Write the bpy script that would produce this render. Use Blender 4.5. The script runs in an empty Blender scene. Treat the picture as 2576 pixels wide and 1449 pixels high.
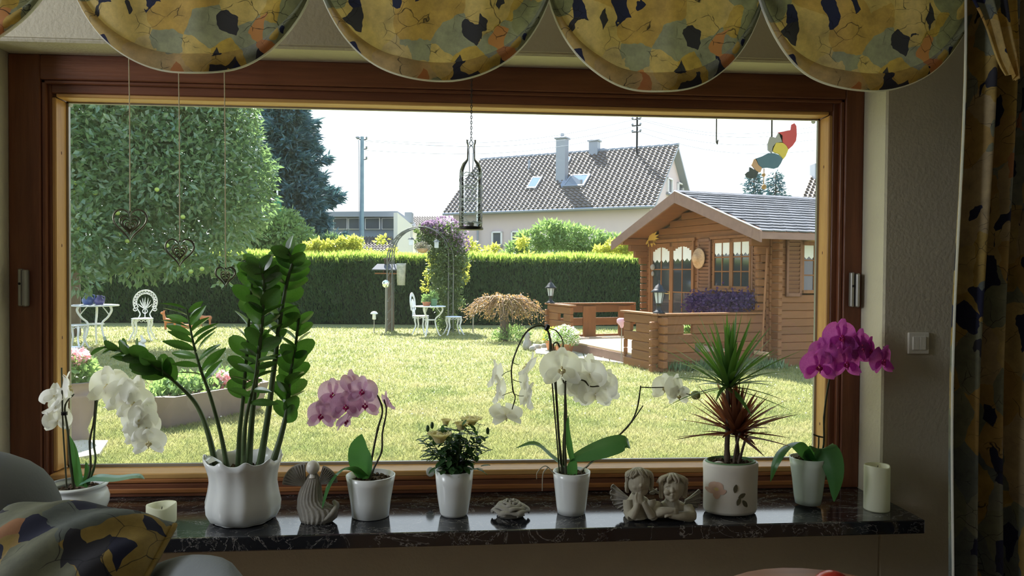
import bpy, math, random
import numpy as np
from mathutils import Vector, Matrix, Euler, Quaternion
random.seed(7); np.random.seed(7)
SC = bpy.context.scene
COL = SC.collection
R = math.radians
pi = math.pi
V = Vector

# ------------------------------------------------------------------ camera
CAM = V((0.0, -2.6, 1.45)); FPX = 1900.0
YAW, PITCH, ROLL = R(4.15), R(-1.1), R(0.43)
_f = V((math.sin(YAW)*math.cos(PITCH), math.cos(YAW)*math.cos(PITCH), math.sin(PITCH)))
_r = V((math.cos(YAW), -math.sin(YAW), 0)); _u = _r.cross(_f)
CR = _r*math.cos(ROLL)+_u*math.sin(ROLL); CU = -_r*math.sin(ROLL)+_u*math.cos(ROLL); CF = _f
cam_d = bpy.data.cameras.new('camera'); cam = bpy.data.objects.new('camera', cam_d); COL.objects.link(cam)
cam_d.sensor_width = 36.0; cam_d.lens = 36.0*FPX/2576.0; cam_d.clip_start = 0.05; cam_d.clip_end = 600
M = Matrix((CR, CU, -CF)).transposed().to_4x4(); M.translation = CAM
cam.matrix_world = M; SC.camera = cam

# ------------------------------------------------------------------ light
SC.view_settings.view_transform = 'Standard'; SC.view_settings.look = 'None'
SC.view_settings.exposure = 0.85; SC.view_settings.gamma = 1.0
SC.view_settings.use_curve_mapping = False
SC.cycles.use_denoising = True
SC.cycles.max_bounces = 10; SC.cycles.diffuse_bounces = 4; SC.cycles.glossy_bounces = 4
SC.cycles.transmission_bounces = 8; SC.cycles.transparent_max_bounces = 24
SC.cycles.sample_clamp_indirect = 6.0
SUN_TO = V((-0.14, 0.62, 0.775)).normalized()
world = bpy.data.worlds.new('sky'); SC.world = world; world.use_nodes = True
wn = world.node_tree; bg = wn.nodes['Background']
tc = wn.nodes.new('ShaderNodeTexCoord'); sx = wn.nodes.new('ShaderNodeSeparateXYZ')
cr = wn.nodes.new('ShaderNodeValToRGB')
wn.links.new(tc.outputs['Generated'], sx.inputs[0]); wn.links.new(sx.outputs['Z'], cr.inputs[0])
cr.color_ramp.elements[0].position = 0.0; cr.color_ramp.elements[0].color = (0.93, 0.97, 1.0, 1)
cr.color_ramp.elements[1].position = 0.75; cr.color_ramp.elements[1].color = (0.42, 0.62, 0.95, 1)
e = cr.color_ramp.elements.new(0.3); e.color = (0.84, 0.93, 1.0, 1)
wn.links.new(cr.outputs[0], bg.inputs[0]); bg.inputs[1].default_value = 1.06
sd = bpy.data.lights.new('sun', 'SUN'); sd.energy = 10.5; sd.angle = R(0.6); sd.color = (1.0, 0.97, 0.92)
sun = bpy.data.objects.new('sun', sd); COL.objects.link(sun)
sun.rotation_euler = SUN_TO.to_track_quat('Z', 'Y').to_euler()
# added fill light at the solid left wall, brightens the room side
ad = bpy.data.lights.new('room_fill_light', 'AREA'); ad.shape = 'RECTANGLE'; ad.size = 1.0; ad.size_y = 0.9
ad.energy = 30; ad.color = (0.88, 0.94, 1.0)
al = bpy.data.objects.new('room_fill_light', ad); COL.objects.link(al)
al.location = (-3.25, -1.4, 2.05); al.rotation_euler = (V((1.0, 0.12, -0.1))).to_track_quat('-Z', 'Z').to_euler()

# ------------------------------------------------------------------ helpers
def ray(px, py):
    return (CF + CR*((px-1288.0)/FPX) - CU*((py-724.5)/FPX)).normalized()
def P(px, py, y):                       # point on the vertical plane at depth y
    d = ray(px, py); return CAM + d*((y-CAM.y)/d.y)
def G(px, py, z=0.0):                   # point on the horizontal plane at height z
    d = ray(px, py); return CAM + d*((z-CAM.z)/d.z)
def PL(px, py, p0, n):                  # point on any plane
    d = ray(px, py); return CAM + d*((p0-CAM).dot(n)/d.dot(n))
def CW(xc, dep, z=0.0):                 # camera ground coordinates -> world
    return V((xc*math.cos(YAW)+dep*math.sin(YAW), -2.6-xc*math.sin(YAW)+dep*math.cos(YAW), z))
def scl(p): return (p-CAM).dot(CF)/FPX  # metres per pixel at a point

WORG = {}                                # world origin of each object
def tag(o, label=None, cat=None, group=None, kind=None):
    if label: o['label'] = label
    if cat: o['category'] = cat
    if group: o['group'] = group
    if kind: o['kind'] = kind
    return o
def thing(name, label, cat, loc=(0, 0, 0), group=None, rz=0.0, kind=None):
    o = bpy.data.objects.new(name, None); COL.objects.link(o); o.empty_display_size = 0.05
    o.location = loc; o.rotation_euler = (0, 0, rz); WORG[o.name] = V(loc)
    return tag(o, label, cat, group, kind)

def frame_for(d):
    d = d.normalized(); a = V((0, 0, 1)) if abs(d.z) < 0.9 else V((1, 0, 0))
    x = d.cross(a).normalized(); return x, x.cross(d).normalized()

class MB:
    def __init__(s): s.v = []; s.f = []; s.sm = []
    def add(s, vs, fs, smooth=False):
        o = len(s.v); s.v.extend([tuple(p) for p in vs])
        s.f.extend([tuple(i+o for i in f) for f in fs]); s.sm.extend([smooth]*len(fs)); return s
    def box(s, c, size, rot=None, ch=0.0):
        c = V(c); hx, hy, hz = size[0]/2, size[1]/2, size[2]/2
        if ch <= 0:
            vs = [V((x*hx, y*hy, z*hz)) for z in (-1, 1) for y in (-1, 1) for x in (-1, 1)]
            fs = [(0, 2, 3, 1), (4, 5, 7, 6), (0, 1, 5, 4), (2, 6, 7, 3), (0, 4, 6, 2), (1, 3, 7, 5)]
        else:
            vs = []; idx = {}
            for sx_ in (-1, 1):
                for sy_ in (-1, 1):
                    for sz_ in (-1, 1):
                        for k in range(3):
                            p = [sx_*(hx-ch), sy_*(hy-ch), sz_*(hz-ch)]
                            p[k] = (sx_*hx, sy_*hy, sz_*hz)[k]
                            idx[(sx_, sy_, sz_, k)] = len(vs); vs.append(V(p))
            fs = []
            def q(*a):
                cc = sum((vs[i] for i in a), V((0, 0, 0)))/len(a)
                n = (vs[a[1]]-vs[a[0]]).cross(vs[a[2]]-vs[a[1]])
                fs.append(a if n.dot(cc) > 0 else a[::-1])
            for k in range(3):
                o1, o2 = [j for j in range(3) if j != k]
                for sg in (-1, 1):
                    def key(a, b):
                        t = [0, 0, 0]; t[k] = sg; t[o1] = a; t[o2] = b; return idx[(t[0], t[1], t[2], k)]
                    q(key(-1, -1), key(1, -1), key(1, 1), key(-1, 1))
            for k in range(3):                      # edges along axis k
                o1, o2 = [j for j in range(3) if j != k]
                for a in (-1, 1):
                    for b in (-1, 1):
                        def key2(sg, kk):
                            t = [0, 0, 0]; t[k] = sg; t[o1] = a; t[o2] = b; return idx[(t[0], t[1], t[2], kk)]
                        q(key2(-1, o1), key2(1, o1), key2(1, o2), key2(-1, o2))
            for sx_ in (-1, 1):
                for sy_ in (-1, 1):
                    for sz_ in (-1, 1): q(*[idx[(sx_, sy_, sz_, k)] for k in range(3)])
        if rot is not None: vs = [rot @ p for p in vs]
        return s.add([c+p for p in vs], fs)
    def bar(s, a, b, w, h, up=V((0, 0, 1)), ch=0.0):
        a, b = V(a), V(b); d = (b-a); L = d.length; d = d/L
        x = up.cross(d)
        if x.length < 1e-4: x = V((1, 0, 0)).cross(d)
        x.normalize(); z = d.cross(x)
        rot = Matrix((x, d, z)).transposed()
        return s.box((a+b)/2, (w, L, h), rot, ch)
    def tube(s, pts, r, n=6, cap=True, flat=1.0, upv=None):
        pts = [V(p) for p in pts]; m = len(pts)
        rs = list(r) if hasattr(r, '__len__') else [r]*m
        vs = []; x = None
        for i, p in enumerate(pts):
            d = (pts[min(i+1, m-1)]-pts[max(i-1, 0)]).normalized()
            if x is None: x, _ = frame_for(d) if upv is None else (upv.cross(d).normalized(), 0)
            x = (x-d*x.dot(d)).normalized(); y = d.cross(x)
            for k in range(n):
                a = 2*pi*k/n; vs.append(p+x*math.cos(a)*rs[i]+y*math.sin(a)*rs[i]*flat)
        fs = [(i*n+k, i*n+(k+1) % n, (i+1)*n+(k+1) % n, (i+1)*n+k) for i in range(m-1) for k in range(n)]
        s.add(vs, fs, True)
        if cap:
            s.add(vs[:n], [tuple(range(n))[::-1]]); s.add(vs[-n:], [tuple(range(n))])
        return s
    def lathe(s, prof, c=(0, 0, 0), n=32, mod=None, smooth=True, sx=1.0, sy=1.0, closed=False):
        c = V(c); vs = []; m = len(prof)
        for i, (r, z) in enumerate(prof):
            for k in range(n):
                a = 2*pi*k/n; rr, zz = (r, z) if mod is None else mod(r, z, a, i)
                vs.append(c+V((math.cos(a)*rr*sx, math.sin(a)*rr*sy, zz)))
        fs = [(i*n+k, i*n+(k+1) % n, (i+1)*n+(k+1) % n, (i+1)*n+k) for i in range(m-1) for k in range(n)]
        if closed: fs += [((m-1)*n+k, (m-1)*n+(k+1) % n, (k+1) % n, k) for k in range(n)]
        s.add(vs, fs, smooth); return s
    def sphere(s, c, r, nu=16, nv=10, rot=None):
        c = V(c); r = r if hasattr(r, '__len__') else (r, r, r); vs = []
        for i in range(nv+1):
            t = pi*i/nv
            for k in range(nu):
                a = 2*pi*k/nu; p = V((math.sin(t)*math.cos(a)*r[0], math.sin(t)*math.sin(a)*r[1], -math.cos(t)*r[2]))
                vs.append(c+(rot @ p if rot is not None else p))
        fs = [(i*nu+k, i*nu+(k+1) % nu, (i+1)*nu+(k+1) % nu, (i+1)*nu+k) for i in range(nv) for k in range(nu)]
        return s.add(vs, fs, True)
    def disc(s, c, r, n=24, flip=False, sx=1, sy=1):
        c = V(c); vs = [c]+[c+V((math.cos(2*pi*k/n)*r*sx, math.sin(2*pi*k/n)*r*sy, 0)) for k in range(n)]
        return s.add(vs, [(0, 1+k, 1+(k+1) % n) for k in range(n)])
    def prism(s, poly, o, ex, ey, th):              # polygon in plane (o, ex, ey) extruded by th along ex x ey
        o = V(o); ez = ex.cross(ey).normalized(); n = len(poly)
        a = [o+ex*p[0]+ey*p[1] for p in poly]; b = [p+ez*th for p in a]
        fs = [tuple(range(n))[::-1], tuple(range(n, 2*n))]+[(i, (i+1) % n, n+(i+1) % n, n+i) for i in range(n)]
        return s.add(a+b, fs)
    def grid(s, fn, nu, nv, smooth=True):
        vs = [fn(i/nu, j/nv) for j in range(nv+1) for i in range(nu+1)]; w = nu+1
        fs = [(j*w+i, j*w+i+1, (j+1)*w+i+1, (j+1)*w+i) for j in range(nv) for i in range(nu)]
        return s.add(vs, fs, smooth)
    def mesh(s, name):
        me = bpy.data.meshes.new(name); me.from_pydata(s.v, [], s.f)
        me.polygons.foreach_set('use_smooth', s.sm); me.update(); return me
    def build(s, name, mat, parent=None, local=False, **kw):
        me = s.mesh(name); o = bpy.data.objects.new(name, me); COL.objects.link(o)
        if mat: me.materials.append(mat)
        off = V((0, 0, 0))
        if parent is not None:
            o.parent = parent; off = WORG.get(parent.name, V((0, 0, 0)))
        WORG[o.name] = off.copy()
        if parent is not None and not local and off.length > 0: me.transform(Matrix.Translation(-off))
        tag(o, **kw); return o

def inst(me, name, parent, mat4):
    o = bpy.data.objects.new(name, me); COL.objects.link(o); o.parent = parent
    off = WORG.get(parent.name, V((0, 0, 0))) if parent else V((0, 0, 0))
    o.matrix_basis = Matrix.Translation(-off) @ mat4; WORG[o.name] = off; return o
def rotm(x, y, z): return Matrix((x, y, z)).transposed().to_4x4()
def orient(pos, fwd, up, size):          # local +Y = fwd, local +Z ~ up
    f = V(fwd).normalized(); x = f.cross(V(up)).normalized(); u = x.cross(f)
    m = rotm(x, f, u) @ Matrix.Diagonal((size[0], size[1], size[2], 1) if hasattr(size, '__len__') else (size, size, size, 1))
    m.translation = V(pos); return m
def copy_tree(o, parent=None):
    c = o.copy(); COL.objects.link(c)
    if parent is not None: c.parent = parent
    for ch in list(o.children): copy_tree(ch, c)
    return c
def place(o, loc, rz=0.0, label=None, s=None):
    o.location = loc; o.rotation_euler = (0, 0, rz)
    if label: o['label'] = label
    if s: o.scale = (s, s, s)
    return o
def spline(pts, n=6):                    # Catmull-Rom
    pts = [V(p) for p in pts]; q = [pts[0]*2-pts[1]]+pts+[pts[-1]*2-pts[-2]]; out = []
    for i in range(1, len(q)-2):
        for k in range(n):
            t = k/n; a, b, c, d = q[i-1], q[i], q[i+1], q[i+2]
            out.append(0.5*((2*b)+(c-a)*t+(2*a-5*b+4*c-d)*t*t+(3*b-a-3*c+d)*t**3))
    out.append(pts[-1]); return out
def lerpl(a, b, n): return [a+(b-a)*i/(n-1) for i in range(n)]

# ------------------------------------------------------------------ materials
def new_mat(name):
    m = bpy.data.materials.new(name); m.use_nodes = True; nt = m.node_tree
    return m, nt, nt.nodes['Principled BSDF'], nt.nodes['Material Output']
def c4(c): return (c[0], c[1], c[2], 1)
def ramp(nt, fac, stops, interp='LINEAR'):
    r_ = nt.nodes.new('ShaderNodeValToRGB'); r_.color_ramp.interpolation = interp
    el = r_.color_ramp.elements
    el[0].position, el[0].color = stops[0][0], c4(stops[0][1])
    el[1].position, el[1].color = stops[-1][0], c4(stops[-1][1])
    for p_, c_ in stops[1:-1]:
        e_ = el.new(p_); e_.color = c4(c_)
    nt.links.new(fac, r_.inputs[0]); return r_.outputs[0]
def coords(nt, scale=(1, 1, 1), kind='Object'):
    t = nt.nodes.new('ShaderNodeTexCoord'); mp = nt.nodes.new('ShaderNodeMapping')
    mp.inputs['Scale'].default_value = scale; nt.links.new(t.outputs[kind], mp.inputs[0]); return mp.outputs[0]
def noise(nt, co, scale, detail=3, rough=0.5, dist=0.0):
    n_ = nt.nodes.new('ShaderNodeTexNoise'); n_.inputs['Scale'].default_value = scale
    n_.inputs['Detail'].default_value = detail; n_.inputs['Roughness'].default_value = rough
    n_.inputs['Distortion'].default_value = dist; nt.links.new(co, n_.inputs['Vector']); return n_.outputs[0]
def bumpn(nt, h, strength, dist=0.01):
    b_ = nt.nodes.new('ShaderNodeBump'); b_.inputs['Strength'].default_value = strength
    b_.inputs['Distance'].default_value = dist; nt.links.new(h, b_.inputs['Height']); return b_.outputs[0]
def mixc(nt, fac, a, b, mode='MIX'):
    m_ = nt.nodes.new('ShaderNodeMix'); m_.data_type = 'RGBA'; m_.blend_type = mode
    for v_, k in ((fac, 0), (a, 6), (b, 7)):
        if hasattr(v_, 'links') or hasattr(v_, 'is_linked'): nt.links.new(v_, m_.inputs[k])
        else: m_.inputs[k].default_value = c4(v_) if k > 0 else v_
    return m_.outputs[2]
def simple(name, col, rough=0.5, metal=0.0, col2=None, nscale=20, stretch=(1, 1, 1), bump=0.0, bscale=None, spec=0.5, coat=0.0, rnd=0.0, trans=0.0, tcol=None):
    m, nt, b, out = new_mat(name)
    b.inputs['Roughness'].default_value = rough; b.inputs['Metallic'].default_value = metal
    b.inputs['Specular IOR Level'].default_value = spec
    if coat: b.inputs['Coat Weight'].default_value = coat; b.inputs['Coat Roughness'].default_value = 0.08
    co = coords(nt, stretch); c = None
    if col2 is not None:
        c = ramp(nt, noise(nt, co, nscale, 4, 0.6), [(0.3, col), (0.7, col2)])
    if rnd:
        oi = nt.nodes.new('ShaderNodeObjectInfo'); mr = nt.nodes.new('ShaderNodeMapRange')
        mr.inputs['To Min'].default_value = 1-rnd; mr.inputs['To Max'].default_value = 1+rnd*0.6
        nt.links.new(oi.outputs['Random'], mr.inputs[0])
        hs = nt.nodes.new('ShaderNodeHueSaturation'); nt.links.new(mr.outputs[0], hs.inputs['Value'])
        if c is None: hs.inputs['Color'].default_value = c4(col)
        else: nt.links.new(c, hs.inputs['Color'])
        c = hs.outputs[0]
    if c is None: b.inputs['Base Color'].default_value = c4(col)
    else: nt.links.new(c, b.inputs['Base Color'])
    if bump: nt.links.new(bumpn(nt, noise(nt, co, bscale or nscale*3, 3), bump), b.inputs['Normal'])
    if trans:
        t_ = nt.nodes.new('ShaderNodeBsdfTranslucent'); mx = nt.nodes.new('ShaderNodeMixShader')
        mx.inputs[0].default_value = trans
        if tcol is None and c is not None: nt.links.new(c, t_.inputs[0])
        else: t_.inputs[0].default_value = c4(tcol or col)
        nt.links.new(b.outputs[0], mx.inputs[1]); nt.links.new(t_.outputs[0], mx.inputs[2]); nt.links.new(mx.outputs[0], out.inputs[0])
    return m
def wood(name, a, b_, axis=0, scale=8, rough=0.5, stretch=12, rnd=0.12, bump=0.15, spec=0.4):
    st = [stretch]*3; st[axis] = 1
    return simple(name, a, rough, 0, b_, scale/4, tuple(st), bump, scale, spec, rnd=rnd)
def thin_glass(name, tint=(0.97, 0.985, 0.98), haze=0.0, ior=1.5):
    m, nt, b, out = new_mat(name); nt.nodes.remove(b)
    tr = nt.nodes.new('ShaderNodeBsdfTransparent'); tr.inputs[0].default_value = c4(tint)
    gl = nt.nodes.new('ShaderNodeBsdfGlossy'); gl.inputs['Roughness'].default_value = 0.0
    fr = nt.nodes.new('ShaderNodeFresnel'); fr.inputs[0].default_value = ior
    m1 = nt.nodes.new('ShaderNodeMixShader'); nt.links.new(fr.outputs[0], m1.inputs[0])
    nt.links.new(tr.outputs[0], m1.inputs[1]); nt.links.new(gl.outputs[0], m1.inputs[2]); last = m1.outputs[0]
    if haze:
        tl = nt.nodes.new('ShaderNodeBsdfTranslucent'); tl.inputs[0].default_value = (0.9, 0.95, 1, 1)
        m2 = nt.nodes.new('ShaderNodeMixShader'); n_ = noise(nt, coords(nt), 1.6, 3)
        mr = nt.nodes.new('ShaderNodeMapRange'); mr.inputs['From Min'].default_value = 0.3; mr.inputs['From Max'].default_value = 0.7
        mr.inputs['To Min'].default_value = haze*0.5; mr.inputs['To Max'].default_value = haze*1.5
        nt.links.new(n_, mr.inputs[0]); nt.links.new(mr.outputs[0], m2.inputs[0])
        nt.links.new(last, m2.inputs[1]); nt.links.new(tl.outputs[0], m2.inputs[2]); last = m2.outputs[0]
    nt.links.new(last, out.inputs[0]); return m

def fabric(name, scale=1.0, trans=0.35, dim=1.0):
    m, nt, b, out = new_mat(name); b.inputs['Roughness'].default_value = 0.75; b.inputs['Specular IOR Level'].default_value = 0.25
    co = coords(nt, (scale, scale, scale))
    nz = nt.nodes.new('ShaderNodeTexNoise'); nz.inputs['Scale'].default_value = 9; nz.inputs['Detail'].default_value = 3
    nt.links.new(co, nz.inputs['Vector'])
    ad_ = nt.nodes.new('ShaderNodeVectorMath'); ad_.operation = 'MULTIPLY_ADD'
    nt.links.new(nz.outputs['Color'], ad_.inputs[0]); ad_.inputs[1].default_value = (0.07, 0.07, 0.07); nt.links.new(co, ad_.inputs[2])
    def vor(s_, feat='F1', st=(1, 1, 0.7), src=ad_.outputs[0], off=(0, 0, 0)):
        mp = nt.nodes.new('ShaderNodeMapping'); mp.inputs['Scale'].default_value = st; mp.inputs['Location'].default_value = off
        nt.links.new(src, mp.inputs[0])
        v_ = nt.nodes.new('ShaderNodeTexVoronoi'); v_.feature = feat; v_.inputs['Scale'].default_value = s_
        nt.links.new(mp.outputs[0], v_.inputs['Vector']); return v_
    def chan(v_):
        s_ = nt.nodes.new('ShaderNodeSeparateColor'); nt.links.new(v_.outputs['Color'], s_.inputs[0]); return s_.outputs[0]
    base = ramp(nt, chan(vor(8)), [(0.0, (0.62, 0.44, 0.13)), (0.20, (0.33, 0.35, 0.25)), (0.38, (0.70, 0.54, 0.24)), (0.52, (0.24, 0.28, 0.27)), (0.64, (0.62, 0.42, 0.15)), (0.80, (0.38, 0.40, 0.33)), (0.9, (0.66, 0.52, 0.30)), (1.0, (0.55, 0.5, 0.3))], 'CONSTANT')
    wash = ramp(nt, noise(nt, co, 16, 5, 0.7), [(0.3, (0.62, 0.62, 0.66)), (0.7, (1.1, 1.08, 1.02))])
    base = mixc(nt, 1.0, base, wash, 'MULTIPLY')
    v2 = vor(15, st=(1.5, 1.5, 0.8), off=(3.1, 1.7, 5.2)); pick = chan(v2)
    dark = ramp(nt, pick, [(0.0, (0.03, 0.035, 0.09)), (0.06, (0.05, 0.05, 0.07)), (0.095, (0.55, 0.26, 0.12)), (1.0, (0.6, 0.2, 0.06))], 'CONSTANT')
    msk = ramp(nt, pick, [(0.0, (1, 1, 1)), (0.125, (0, 0, 0)), (1.0, (0, 0, 0))], 'CONSTANT')
    base = mixc(nt, msk, base, dark)
    ed = vor(13, 'DISTANCE_TO_EDGE', st=(1, 1, 1.3), off=(7, 2, 1))
    ln = ramp(nt, ed.outputs['Distance'], [(0.0, (1, 1, 1)), (0.016, (0, 0, 0)), (1, (0, 0, 0))])
    gate = ramp(nt, noise(nt, co, 11, 2), [(0.48, (0, 0, 0)), (0.56, (1, 1, 1))])
    lm = mixc(nt, 1.0, ln, gate, 'MULTIPLY')
    base = mixc(nt, lm, base, (0.02, 0.02, 0.03))
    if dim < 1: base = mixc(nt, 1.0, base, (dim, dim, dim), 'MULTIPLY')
    nt.links.new(base, b.inputs['Base Color'])
    weave = noise(nt, coords(nt, (1, 1, 1)), 400, 1); nt.links.new(bumpn(nt, weave, 0.1, 0.001), b.inputs['Normal'])
    t_ = nt.nodes.new('ShaderNodeBsdfTranslucent'); nt.links.new(base, t_.inputs[0])
    mx = nt.nodes.new('ShaderNodeMixShader'); mx.inputs[0].default_value = trans
    nt.links.new(b.outputs[0], mx.inputs[1]); nt.links.new(t_.outputs[0], mx.inputs[2]); nt.links.new(mx.outputs[0], out.inputs[0])
    return m

def marble(name):
    m, nt, b, out = new_mat(name); b.inputs['Roughness'].default_value = 0.11; b.inputs['IOR'].default_value = 1.75; b.inputs['Specular IOR Level'].default_value = 0.6
    co = coords(nt, (1, 1.6, 1)); d = noise(nt, co, 5, 5, 0.65, 2.2)
    veins = ramp(nt, d, [(0.0, (0, 0, 0)), (0.492, (0, 0, 0)), (0.5, (1, 1, 1)), (0.508, (0, 0, 0)), (1, (0, 0, 0))])
    d2 = noise(nt, co, 14, 6, 0.7, 1.5)
    v2 = ramp(nt, d2, [(0.0, (0, 0, 0)), (0.6, (0, 0, 0)), (0.615, (.7, .7, .7)), (0.64, (0, 0, 0)), (1, (0, 0, 0))])
    gate = ramp(nt, noise(nt, co, 4, 2), [(0.45, (0, 0, 0)), (0.6, (1, 1, 1))])
    v = mixc(nt, 1.0, veins, mixc(nt, 1.0, v2, gate, 'MULTIPLY'), 'ADD')
    base = mixc(nt, v, (0.012, 0.013, 0.018), (0.30, 0.29, 0.28))
    nt.links.new(base, b.inputs['Base Color']); return m

MAT = {}
MAT['wall'] = simple('wall_plaster', (0.60, 0.56, 0.45), 0.9, col2=(0.55, 0.51, 0.41), nscale=6, bump=0.25, bscale=90)
MAT['white_plaster'] = simple('white_plaster', (0.78, 0.76, 0.68), 0.85, bump=0.1, bscale=80)
MAT['frame_v'] = wood('brown_stained_wood_upright', (0.21, 0.075, 0.035), (0.12, 0.038, 0.02), 2, 9, 0.42, rnd=0)
MAT['frame_h'] = wood('brown_stained_wood_level', (0.21, 0.075, 0.035), (0.12, 0.038, 0.02), 0, 9, 0.42, rnd=0)
MAT['sash_h'] = wood('lit_orange_pine_level', (0.42, 0.17, 0.055), (0.24, 0.085, 0.03), 0, 9, 0.4, rnd=0)  # sash wood brightened, its stronger lighting put into the colour
MAT['bead_v'] = wood('lit_golden_pine_upright', (0.62, 0.36, 0.13), (0.48, 0.25, 0.08), 2, 9, 0.45, rnd=0)  # bead wood as it looks lit, golden light put into the colour
MAT['bead_h'] = wood('lit_golden_pine_level', (0.62, 0.36, 0.13), (0.48, 0.25, 0.08), 0, 9, 0.45, rnd=0)
MAT['gasket'] = simple('grey_gasket', (0.35, 0.34, 0.32), 0.35, 0.5)
MAT['glass'] = thin_glass('window_glass', haze=0.022)
MAT['clear'] = thin_glass('clear_glass', (0.95, 0.97, 0.97))
MAT['fabric'] = fabric('patchwork_print_cloth', 1.3, 0.55)
MAT['fabric_shaded'] = fabric('patchwork_print_shaded', 1.2, 0.05, 0.55)  # same print dimmed, the drape's shade put into its colour
MAT['marble'] = marble('black_veined_marble')
MAT['grey_metal'] = simple('grey_metal', (0.33, 0.32, 0.30), 0.35, 0.6)
MAT['white_ceramic'] = simple('white_ceramic', (0.76, 0.79, 0.80), 0.22, spec=0.5)
MAT['cream_ceramic'] = simple('cream_ceramic', (0.74, 0.72, 0.66), 0.35, col2=(0.68, 0.65, 0.6), nscale=8)
MAT['soil'] = simple('dark_soil', (0.05, 0.032, 0.02), 0.95, col2=(0.12, 0.08, 0.05), nscale=60, bump=0.8, bscale=90)
MAT['soil_bark'] = MAT['soil']
MAT['wax'] = simple('ivory_wax', (0.85, 0.86, 0.70), 0.5, trans=0.35, tcol=(0.9, 0.9, 0.72))
MAT['stone'] = simple('grey_cast_stone', (0.36, 0.34, 0.30), 0.85, col2=(0.27, 0.255, 0.23), nscale=25, bump=0.2, bscale=150)
MAT['stone_warm'] = simple('beige_cast_stone', (0.50, 0.46, 0.36), 0.7, col2=(0.33, 0.30, 0.23), nscale=18, bump=0.1, bscale=120)
MAT['leaf_zz'] = simple('glossy_dark_leaf', (0.085, 0.15, 0.055), 0.24, col2=(0.045, 0.10, 0.03), nscale=14, rnd=0.3, trans=0.3, tcol=(0.14, 0.38, 0.05))
MAT['stem_zz'] = simple('green_stem', (0.10, 0.15, 0.06), 0.4, col2=(0.05, 0.085, 0.03), nscale=20, trans=0.15, tcol=(0.2, 0.3, 0.06))
MAT['leaf_orchid'] = simple('orchid_leaf', (0.06, 0.17, 0.06), 0.3, col2=(0.04, 0.13, 0.045), nscale=12, trans=0.3, tcol=(0.15, 0.42, 0.08))
MAT['leaf_pale'] = simple('orchid_leaf_pale', (0.17, 0.33, 0.24), 0.25, col2=(0.12, 0.27, 0.19), nscale=12, trans=0.15)
MAT['stem_dark'] = simple('dark_stem', (0.045, 0.04, 0.022), 0.5, col2=(0.06, 0.07, 0.03), nscale=30)
MAT['petal_white'] = simple('white_petal', (0.93, 0.93, 0.90), 0.55, trans=0.66, tcol=(0.98, 0.98, 0.95), spec=0.2)
MAT['petal_pink'] = simple('pale_pink_petal', (0.72, 0.46, 0.66), 0.55, col2=(0.80, 0.60, 0.76), nscale=30, trans=0.62, spec=0.2)
MAT['petal_magenta'] = simple('magenta_petal', (0.68, 0.17, 0.62), 0.55, col2=(0.55, 0.09, 0.52), nscale=30, trans=0.62, spec=0.2)
MAT['lip_magenta'] = simple('magenta_lip', (0.50, 0.02, 0.18), 0.4, trans=0.3)
MAT['lip_yellow'] = simple('yellow_white_lip', (0.80, 0.68, 0.22), 0.45, col2=(0.85, 0.82, 0.7), nscale=60, trans=0.3)
MAT['white_iron'] = simple('white_painted_iron', (0.82, 0.84, 0.86), 0.4)
MAT['black_iron'] = simple('black_iron', (0.02, 0.02, 0.022), 0.4, 0.4)
MAT['terracotta'] = simple('terracotta', (0.62, 0.25, 0.11), 0.8, col2=(0.52, 0.2, 0.09), nscale=12)
# ------------------------------------------------------------------ window wall
GX0, GX1, GZ0, GZ1 = -1.284, 1.274, 0.80, 2.003      # glass opening
FY = -0.10                                            # front face of the frame
WY = -0.235                                           # room face of the wall
SZ = 0.72                                             # top of the sill
LX = P(22, 700, FY).x; RX = P(2168, 700, FY).x        # sides of the frame
TZ = P(1288, 168, FY).z                               # top of the frame
def wallbox(name, x0, x1, z0, z1, y0=WY, y1=0.12, m='wall', ch=0.006):
    return MB().box(((x0+x1)/2, (y0+y1)/2, (z0+z1)/2), (x1-x0, y1-y0, z1-z0), ch=ch).build(name, MAT[m], kind='structure')
wallbox('wall_left', -3.4, LX, -0.15, 2.75)
wallbox('wall_right', RX, 3.0, -0.15, 2.75)
wallbox('wall_bottom', LX, RX, -0.15, SZ-0.045)
wallbox('wall_top', LX, RX, TZ, 2.75, m='wall')
MB().box((0, -2.9, -0.1), (6.6, 5.6, 0.1)).build('floor', wood('oak_floor', (0.35, 0.2, 0.1), (0.25, 0.14, 0.07), 0), kind='structure')
MB().box((0, -2.9, 2.72), (6.6, 5.6, 0.1)).build('ceiling', MAT['white_plaster'], kind='structure')
MB().box((0, -5.75, 1.3), (6.6, 0.1, 2.9)).build('wall_back', MAT['white_plaster'], kind='structure')
MB().box((-3.35, -2.9, 1.3), (0.1, 5.6, 2.9)).build('wall_far_left', MAT['white_plaster'], kind='structure')
MB().box((3.0, -2.9, 1.3), (0.1, 5.6, 2.9)).build('wall_far_right', MAT['white_plaster'], kind='structure')
# outside face, eaves
MB().box((0, 1.12, 2.68), (9.0, 2.0, 0.12)).build('roof_overhang', simple('white_soffit', (0.8, 0.79, 0.76), 0.7), kind='structure')
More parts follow.
